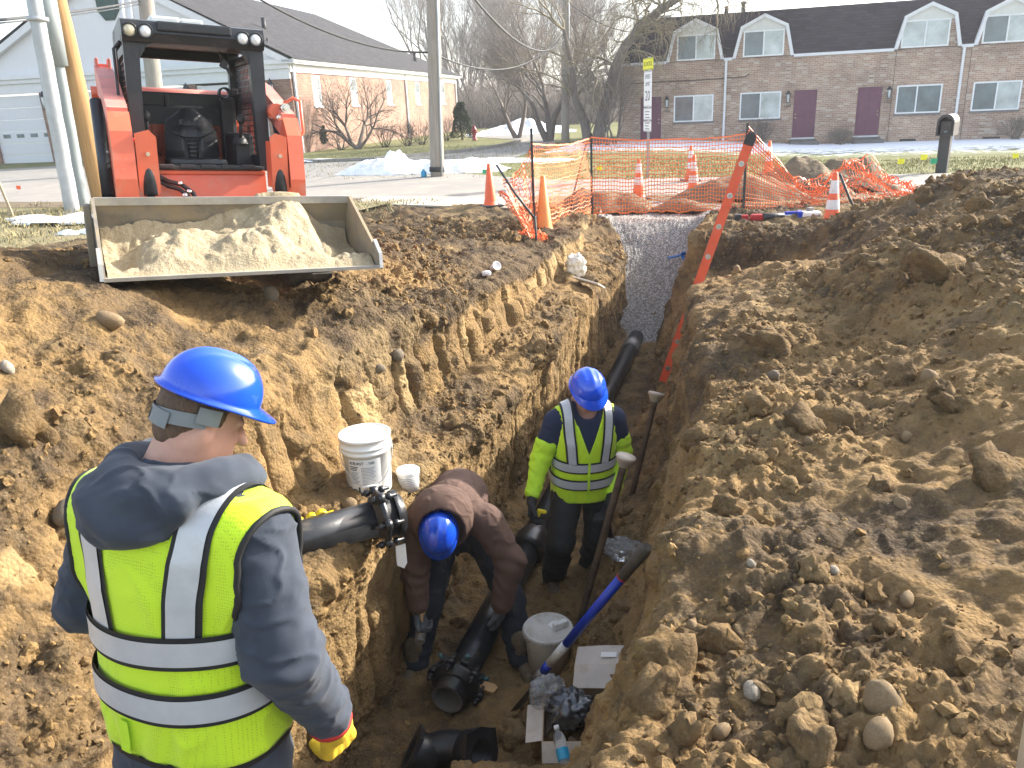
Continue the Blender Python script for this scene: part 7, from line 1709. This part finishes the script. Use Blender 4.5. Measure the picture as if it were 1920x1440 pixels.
    for zf in (zb1, zb2):
        B0 = belt(trk_, zf, .092, .0125, 160); sheet_obj("stripe_edge", B0, "trim_black", vo); B1 = belt(trk_, zf, .066, .0155, 160); sheet_obj("reflective_stripe", B1, "reflective", vo)
    for s in (-1, 1):
        pts, cens = [], []
        for k in range(14): z = 1.025 + .125 * k / 13; pts.append((s * (.118 + .012 * k / 13), -.5, z)); cens.append((s * (.118 + .012 * k / 13), -.015, z))
        for k in range(1, 50):
            a = -math.pi / 2 + math.pi * k / 49; e = math.cos(a) ** 1.5; x = s * (.130 + .032 * e); pts.append((x, -.015 + .5 * math.sin(a), 1.15 + .5 * math.cos(a))); cens.append((x, -.015, 1.15))
        CD = {p: c for p, c in zip(pts, cens)}
        for nm, w, off, m_ in (("stripe_edge", .094, .006, "trim_black"), ("reflective_stripe", .068, .009, "reflective")): sheet_obj(nm, path_band(out_, pts, [(1, 0, 0)] * len(pts), w, off, lambda p: CD[tuple(p)]), m_, vo)
        VV = np.array([v.co[:] for v in vo.data.vertices]); mk = (np.abs(cutter(VV, s)) < .012) & (out_(VV) > -.012) & (out_(VV) < .014) & (VV[:, 2] > 1.0); Bv = VV[mk]
        if len(Bv) > 60:
            cc = np.array(CUT[s][0]); an = np.arctan2(Bv[:, 2] - 1.19, Bv[:, 1] + .02); bn = ((an + math.pi) / (2 * math.pi) * 44).astype(int) % 44; ring = [Bv[bn == k].mean(0) for k in range(44) if (bn == k).any()]
            part("armhole_binding", "trim_black", vo, lambda b: b.tube([tuple(q + np.array((s * .004, 0, 0))) for q in ring], .0085, 8, closed=True))
    hb = belt(trk_, lambda a: .672 + .0045 * math.sin(a) * 1.0, .020, .0075, 160); sheet_obj("hem_binding", hb, "trim_black", vo)
    sheet_obj("hang_loop", path_band(trk_, lerp_path([(-.07, -.5, .79), (-.068, -.5, .74), (-.072, -.5, .69)], 16), [(1, 0, 0)] * 16, .034, .014, lambda p: (p[0], 0, p[2])), "lime_sleeve", vo)
    # hair, hat, suspension
    def hair(P):
        d = s_ell(P, g(0, -.020, .035), (.084, .100, .098), HM); d = smin(d, s_ell(P, g(0, -.055, -.035), (.066, .055, .062), HM), .03); Q_ = (P - hc) @ HM
        return np.maximum(np.maximum(d, Q_[:, 1] - .022 - .25 * np.maximum(0, Q_[:, 2])), -.122 - Q_[:, 2] + .3 * np.abs(Q_[:, 0]))
    ho = sdf_obj("hair", hair, hc - .19, hc + .19, .006, "hair_brown", T, lambda V: .0035 * fbm(V * np.array([60, 60, 14]), 2, 5))
    hat = hardhat(T, hc + HM @ np.array((0, -.004, .074)), HM @ rotm(0, R(3), 0), k_=.95)
    def strap(b, w0, w1, a0, a1, rx, ry, n=24, zc=0., tail=0.):
        vs = []
        for i in range(n + 1):
            a = a0 + (a1 - a0) * i / n; z = zc + tail * abs(i / n - .5) * 2
            for q in (w0, w1): p = g(rx * math.sin(a), -.012 + ry * math.cos(a), z + q); vs.append(tuple(p))
        b.add(vs, [(2 * i, 2 * i + 1, 2 * i + 3, 2 * i + 2) for i in range(n)], True)
    sb = part("headband", "strap_grey", hat, lambda b: strap(b, -.018, .018, math.pi * .52, math.pi * 1.48, .093, .110, 30, -.002, .022), fix=False)
    part("ratchet_band", "strap_grey", sb, lambda b: strap(b, -.021, .021, math.pi * .78, math.pi * 1.22, .097, .114, 16, -.004), fix=False); part("buckle", "strap_black", sb, lambda b: strap(b, -.017, .013, math.pi * 1.00, math.pi * 1.03, .0985, .1155, 4, -.004), fix=False)
    part("strap_side", "strap_grey", hat, lambda b: strap(b, -.012, .03, math.pi * .44, math.pi * .60, .098, .112, 8, .025), fix=False)
    # glove
    d = np.array(WR_) - np.array(ER); d = d / np.linalg.norm(d) + np.array((-.25, .15, -.55)); gl, _ = hand("glove", T, np.array(WR_) + np.array((-.005, .04, -.075)), d, (-.85, .25, .1), (.2, 1, -.3), "glove_yellow", curl=.48, sc=1.28, fat=1.35, curls=[.42, .52, .6, .64], thumb=.28)
    cu = np.array(WR_); part("glove_cuff", "cuff_red", gl, lambda b: b.lathe([(.058, -.002), (.064, .006), (.062, .022), (.05, .026)], tuple(cu + np.array((-.002, .010, -.022))), tuple(d), 28))
    hand("glove", T, np.array(WL) + np.array((.01, .03, -.01)), (.2, .9, -.3), (.8, 0, -.3), (0, .1, 1), "glove_yellow", curl=.5, sc=1.08, fat=1.3, h=.006)
    return T
man_one()

# ------------------------------------------------------------------ worker standing in the trench, facing us
def man_three():
    T = empty("person", "worker standing in the trench facing us in lime vest, blue hard hat and black trousers", "person", (.44, 5.34, -1.86), (R(-4), R(-2), R(180 + 8)))
    T.scale = (1.10, 1.08, 1.03)
    # local: +y is his front (towards us), +x his right hand... seen on the picture's left
    tab = [(.85, .165, .125, 0), (.95, .185, .14, .0), (1.1, .18, .135, .005), (1.25, .195, .135, 0), (1.36, .19, .12, -.01), (1.43, .15, .10, -.01), (1.48, .09, .08, 0), (1.54, .06, .06, .01)]
    lf = loft_sdf(tab)
    def trunk(P): return smin(lf(P), smin(s_cone(P, (-.12, -.01, 1.40), (-.185, -.01, 1.37), .07, .065), s_cone(P, (.12, -.01, 1.40), (.185, -.01, 1.37), .07, .065), .03), .05)
    SA, EA, WA = (.195, 0, 1.365), (.285, .02, 1.10), (.355, .13, .90)      # picture left
    SB_, EB, WB_ = (-.195, 0, 1.365), (-.265, -.02, 1.08), (-.175, .13, .85)
    arm1 = lambda P: chain(P, [SA, EA, WA], [.07, .056, .042], .03); arm2 = lambda P: chain(P, [SB_, EB, WB_], [.07, .056, .042], .03)
    HM = rotm(R(-4), R(23), R(2)); hc = np.array((.01, .055, 1.600)); hf, g = head_sdf(hc, HM)
    LG1 = [(.095, 0, .86), (.17, .15, .50), (.17, -.02, .10)]; LG2 = [(-.095, 0, .86), (-.12, .02, .47), (-.11, -.08, .08)]
    def body(P):
        d = smin(hf(P), s_cone(P, (0, -.01, 1.44), (0, .02, 1.53), .062, .058), .03); d = smin(d, trunk(P) + .03, .03)
        for A_, r_ in (([SA, EA, WA], [.045, .04, .03]), ([SB_, EB, WB_], [.045, .04, .03]), (LG1, [.075, .055, .04]), (LG2, [.075, .055, .04])): d = smin(d, chain(P, A_, r_, .02), .03)
        return d
    sdf_obj("body", body, (-.36, -.22, .0), (.42, .28, 1.76), .0088, "skin", T)
    lg = lambda P: smin(s_ell(P, (0, 0, .90), (.175, .14, .13)), smin(chain(P, LG1, [.108, .088, .086], .04), chain(P, LG2, [.108, .088, .084], .04), .03), .05)
    sdf_obj("trousers", lg, (-.28, -.22, .02), (.32, .3, 1.02), .0105, "pants_black", T, lambda V: folds(V, .010, 8, 71) + .008 * np.sin(V[:, 2] * 60 + 4 * vnoise(V * 6, 3)) * np.exp(-((V[:, 2] - .28) / .14) ** 2))
    for (x, y, z), dy in (((.17, -.02, .1), .02), ((-.11, -.08, .08), 0)): sdf_obj("boot", lambda P: smin(s_cone(P, (x, y - .03, .055), (x + .02, y + .15, .045), .05, .042), s_cone(P, (x, y, .05), (x, y, .2), .05, .058), .03), (x - .1, y - .13, -.01), (x + .12, y + .23, .27), .01, "boot_mud", T)
    tee = lambda P: smin(trunk(P) - .004, smin(chain(P, [SA, EA], [.074, .064], .03), chain(P, [SB_, EB], [.074, .064], .03), .01), .03)
    def teef(P):
        d = tee(P); return np.maximum(np.maximum(d, .88 - P[:, 2]), -s_cone(P, (0, .04, 1.46), (0, .04, 1.7), .07, .09))
    sdf_obj("shirt", teef, (-.36, -.2, .85), (.36, .22, 1.52), .0085, "tee_navy", T, lambda V: folds(V, .005, 9, 81))
    for A_, E_, W_ in ((SA, EA, WA), (SB_, EB, WB_)):
        M0 = np.array(A_) * .42 + np.array(E_) * .58
        sdf_obj("sleeve", lambda P: chain(P, [tuple(M0), E_, W_], [.074, .066, .050], .03), np.minimum(M0, np.array(W_)) - .12, np.maximum(M0, np.array(W_)) + .12, .0075, "lime_sleeve", T, lambda V: folds(V, .007, 11, 91) + .002 * np.sin(V[:, 2] * 90 + 5 * vnoise(V * 9, 2)))
    def vest(P):
        d = trunk(P) - .016; d = np.maximum(d, -(arm1(P) - .022)); d = np.maximum(d, -(arm2(P) - .022)); d = np.maximum(d, .80 - P[:, 2]); d = np.maximum(d, P[:, 2] - 1.475)
        vn = np.maximum(np.abs(P[:, 0]) - (P[:, 2] - 1.16) * .34, -(P[:, 1] - .0)); d = np.maximum(d, -vn)          # V neck, front only
        return np.maximum(d, -s_cone(P, (0, -.0, 1.44), (0, -.01, 1.7), .07, .1))
    tab2 = loft_sdf([(.78, .205, .16, 0), (.9, .20, .152, 0), (1.0, .19, .142, 0)])
    v2 = lambda P: np.maximum(smin(vest(P), np.maximum(tab2(P), .80 - P[:, 2]), .03), .80 - P[:, 2])
    vo = sdf_obj("vest", v2, (-.27, -.2, .77), (.27, .22, 1.50), .0078, "vest_lime", T, lambda V: folds(V, .005, 7, 101) * sstep(1.35, 1.2, V[:, 2]))
    out_ = lambda P: smin(trunk(P) - .016, tab2(P), .03)
    for zc in (1.075, .945):
        zf = lambda a: zc + .012 * abs(math.sin(a * .5 + 0)) * 0 - .018 * math.cos(a) * -1 * 0 + .02 * (1 - abs(math.cos(a)))
        sheet_obj("stripe_edge", belt(out_, zf, .082, .009, 120), "trim_black", vo); sheet_obj("reflective_stripe", belt(out_, zf, .058, .012, 120), "reflective", vo)
    for s in (-1, 1):
        pts, cens = [], []
        for k in range(14): z = 1.11 + .13 * k / 13; pts.append((s * (.105 + .012 * k / 13), .5, z)); cens.append((s * (.105 + .012 * k / 13), 0., z))
        for k in range(1, 40):
            a = math.pi / 2 - math.pi * k / 39; x = s * (.117 + .016 * max(0, math.cos(a))); pts.append((x, .5 * math.sin(a), 1.24 + .5 * math.cos(a))); cens.append((x, 0., 1.24))
        CD = {p: c for p, c in zip(pts, cens)}
        for nm, w, off, m_ in (("stripe_edge", .072, .0092, "trim_black"), ("reflective_stripe", .048, .0122, "reflective")): sheet_obj(nm, path_band(out_, pts, [(1, 0, 0)] * len(pts), w, off, lambda p: CD[tuple(p)]), m_, vo)
        nk = lerp_path([(.005 * s, .5, 1.165), (.05 * s, .5, 1.30), (.085 * s, .45, 1.41)], 20); sheet_obj("neck_binding", path_band(out_, nk, [(1, 0, 0)] * 20, .012, .008, lambda p: (p[0], 0, min(p[2], 1.38))), "lime_sleeve", vo)
    sheet_obj("zipper", path_band(out_, lerp_path([(0, .5, 1.16), (0, .5, 1.0), (0, .5, .81)], 24), [(1, 0, 0)] * 24, .016, .0145, lambda p: (0, 0, p[2])), "lime_sleeve", vo)
    hat = hardhat(T, hc + HM @ np.array((0, -.0, .045)), HM)
    gl = part("sunglasses", "shades", T, lambda b: [b.ball(tuple(g(.033 * s, .092, .004)), .026, 12, (1, .45, .62), Matrix(HM.tolist())) for s in (-1, 1)])
    part("glasses_arm", "level_yellow", gl, lambda b: [b.tube([tuple(g(.058 * s, .084, .012)), tuple(g(.076 * s, .05, .010)), tuple(g(.082 * s, -.01, .008))], .004, 5) for s in (-1, 1)])
    def stubble(P):
        d = hf(P) - .002; Q_ = (P - hc) @ HM; return np.maximum(np.maximum(d, Q_[:, 2] + .055), -(Q_[:, 1] - .0) )
    def hair(P):
        d = s_ell(P, g(0, -.020, .03), (.083, .099, .098), HM); Q_ = (P - hc) @ HM; return np.maximum(np.maximum(d, Q_[:, 1] - .01), -.075 - Q_[:, 2])
    sdf_obj("hair", hair, hc - .17, hc + .17, .009, "hair_brown", T)
    W1 = np.array(WA) + np.array((.012, .03, -.035)); hand("glove", T, W1, (.15, .35, -.9), (-.9, .2, 0), (0, 1, .2), "glove_black", curl=.55, sc=1.08, fat=1.25, h=.0055)
    W2 = np.array(WB_) + np.array((.02, .03, -.03)); hand("glove", T, W2, (.35, .3, -.9), (.8, .1, .3), (.1, 1, .2), "glove_black", curl=.45, sc=1.1, fat=1.25, h=.0055)
    t = empty("tape_measure", "yellow and black tape measure held in the standing worker's gloved hand", "tape measure"); bpy.context.view_layer.update(); p = T.matrix_world @ Vector(tuple(W1 + np.array((-.05, .06, -.075)))); t.location = p; t.rotation_euler = (0, R(20), R(10))
    part("case", "level_yellow", t, lambda b: b.box((0, 0, 0), (.07, .035, .06), bev=.014)); part("grip_band", "tool_black", t, lambda b: b.box((.012, 0, -.008), (.055, .038, .05), bev=.012))
man_three()

# ------------------------------------------------------------------ worker bent over the pipe
def man_two():
    O2 = np.array((-.39, 4.45, -1.88)); T = empty("person", "worker in brown hooded jacket and blue hard hat bent double over the near pipe", "person", tuple(O2))
    p_ = lambda *a: tuple(np.array(a) - O2)
    HIP1, HIP2 = p_(-.52, 4.86, -1.10), p_(-.25, 4.86, -1.10)
    L1_ = [HIP1, p_(-.63, 4.56, -1.46), p_(-.72, 4.40, -1.80)]; L2_ = [HIP2, p_(-.08, 4.58, -1.46), p_(-.02, 4.42, -1.80)]
    PEL, MID, UPP = p_(-.385, 4.92, -1.02), p_(-.39, 4.80, -.80), p_(-.41, 4.56, -.74)
    S1_, E1_, W1_ = p_(-.60, 4.50, -.80), p_(-.67, 4.42, -1.06), p_(-.655, 4.34, -1.30); S2_, E2_, W2_ = p_(-.20, 4.50, -.82), p_(-.06, 4.44, -1.08), p_(-.13, 4.39, -1.36)
    hc = np.array(p_(-.49, 4.36, -.80))
    f = Vector((-.05, -.42, -.9)).normalized(); u = Vector((.06, -.88, .42)); u = (u - f * u.dot(f)).normalized(); r = f.cross(u); HM = np.array((r, f, u)).T
    hf, g = head_sdf(hc, HM)
    def tr(P): return smin(smin(s_cone(P, PEL, MID, .175, .18), s_cone(P, MID, UPP, .18, .165), .06), smin(s_cone(P, UPP, S1_, .13, .095), s_cone(P, UPP, S2_, .13, .095), .03), .06)
    def body(P):
        d = smin(hf(P), s_cone(P, tuple(hc), UPP, .055, .07), .03); d = smin(d, tr(P) + .03, .03)
        for A_, r_ in (([S1_, E1_, W1_], [.05, .04, .03]), ([S2_, E2_, W2_], [.05, .04, .03]), (L1_, [.08, .055, .04]), (L2_, [.08, .055, .04])): d = smin(d, chain(P, A_, r_, .02), .03)
        return d
    allp = [*L1_, *L2_, PEL, UPP, S1_, S2_, W1_, W2_, tuple(hc)]
    sdf_obj("body", body, *bbox(allp, .2), .0095, "skin", T)
    lg = lambda P: smin(smin(chain(P, L1_, [.118, .092, .085], .05), chain(P, L2_, [.118, .092, .085], .05), .03), s_cone(P, HIP1, HIP2, .13, .13), .06)
    sdf_obj("jeans", lg, *bbox([*L1_, *L2_], .18), .0105, "jeans_dark", T, lambda V: folds(V, .010, 9, 121) + .008 * np.sin(V[:, 2] * 70 + 5 * vnoise(V * 6, 4)) * np.exp(-((V[:, 2] - .2) / .13) ** 2))
    for (x, y, z), dx in ((L1_[2], -.05), (L2_[2], .05)): sdf_obj("boot", lambda P: smin(s_cone(P, (x, y + .03, .055), (x + dx, y - .15, .04), .055, .045), s_cone(P, (x, y, .05), (x, y, .22), .055, .065), .03), (x - .15, y - .25, -.02), (x + .15, y + .14, .3), .01, "boot_mud", T)
    jk = lambda P: smin(tr(P), smin(chain(P, [S1_, E1_, W1_], [.104, .088, .066], .04), chain(P, [S2_, E2_, W2_], [.104, .09, .068], .04), .01), .05)
    def jfold(V): return folds(V, .009, 8, 131) + .006 * np.sin((V[:, 2] + .4 * V[:, 0]) * 70 + 5 * vnoise(V * 6, 14)) * np.exp(-((V[:, 2] - .80) / .16) ** 2)
    sdf_obj("jacket", jk, *bbox([PEL, MID, UPP, S1_, S2_, E1_, E2_, W1_, W2_], .2), .0082, "jacket_brown", T, jfold)
    # hood pulled up round the hat: thick rolled rim, open to the front of the hat
    hb = np.array(p_(-.475, 4.44, -.75))
    def hood(P):
        d = smin(s_ell(P, tuple(hb), (.20, .175, .205)), s_cone(P, tuple(hb), UPP, .135, .145), .08)
        return np.maximum(d, -s_ell(P, tuple(hc + np.array((.02, -.10, .012))), (.152, .22, .172)))
    sdf_obj("hood", hood, *bbox([tuple(hb), UPP], .24), .0075, "jacket_brown", T, lambda V: folds(V, .007, 9, 151))
    hat = hardhat(T, hc + HM @ np.array((0, -.0, .045)), HM, vis=.55)
    part("zip_pull", "zip_metal", T, lambda b: b.box(p_(-.40, 4.375, -1.0), (.008, .006, .035)))
    w1 = np.array(W1_) + np.array((.0, -.01, -.03)); hand("glove", T, w1, (.12, -.12, -1), (.75, -.5, 0), (-.2, -1, 0), "glove_grey", curl=.85, sc=1.1, fat=1.25, h=.0055)
    part("glove_cuff", "level_yellow", T, lambda b: b.lathe([(.047, 0), (.05, .006), (.047, .014)], tuple(np.array(W1_) + np.array((0, 0, -.052))), (0, 0, 1), 20))
    w2 = np.array(W2_) + np.array((-.0, .0, -.03)); hand("glove", T, w2, (-.15, .12, -1), (-.4, .25, -.8), (-1, -.2, 0), "glove_grey", curl=.30, sc=1.12, fat=1.2, h=.0055, spread=.3)
    h = empty("hammer", "short hammer with wooden handle and round steel head in the bent worker's glove", "hammer", tuple(np.array((-.645, 4.32, -1.42)))); h.rotation_euler = (R(14), R(8), 0)
    part("handle", "hickory", h, lambda b: b.cyl((0, 0, .10), (0, -.01, -.085), .013, .012, 10)); part("hammer_head", "hammer_head", h, lambda b: (b.cyl((-.0, .05, -.105), (.0, -.055, -.115), .033, .036, 16), b.cyl((0, -.055, -.115), (0, -.065, -.116), .036, .03, 16)))
man_two()

# ================================================================== thin haze over the whole place
b = MB(); b.box2((-420, -420, -5), (420, 420, 16)); HZ = b.build("haze", [], None)
mt = bpy.data.materials.new("haze"); mt.use_nodes = True; nt = mt.node_tree; nt.nodes.clear()
vo = nt.nodes.new("ShaderNodeVolumePrincipled"); vo.inputs["Color"].default_value = (.92, .95, 1, 1); vo.inputs["Density"].default_value = .0010; vo.inputs["Anisotropy"].default_value = .3
ou = nt.nodes.new("ShaderNodeOutputMaterial"); nt.links.new(vo.outputs[0], ou.inputs["Volume"]); HZ.data.materials.append(mt); tag(HZ, "thin pale sunlit haze in the air", "haze", kind="stuff")
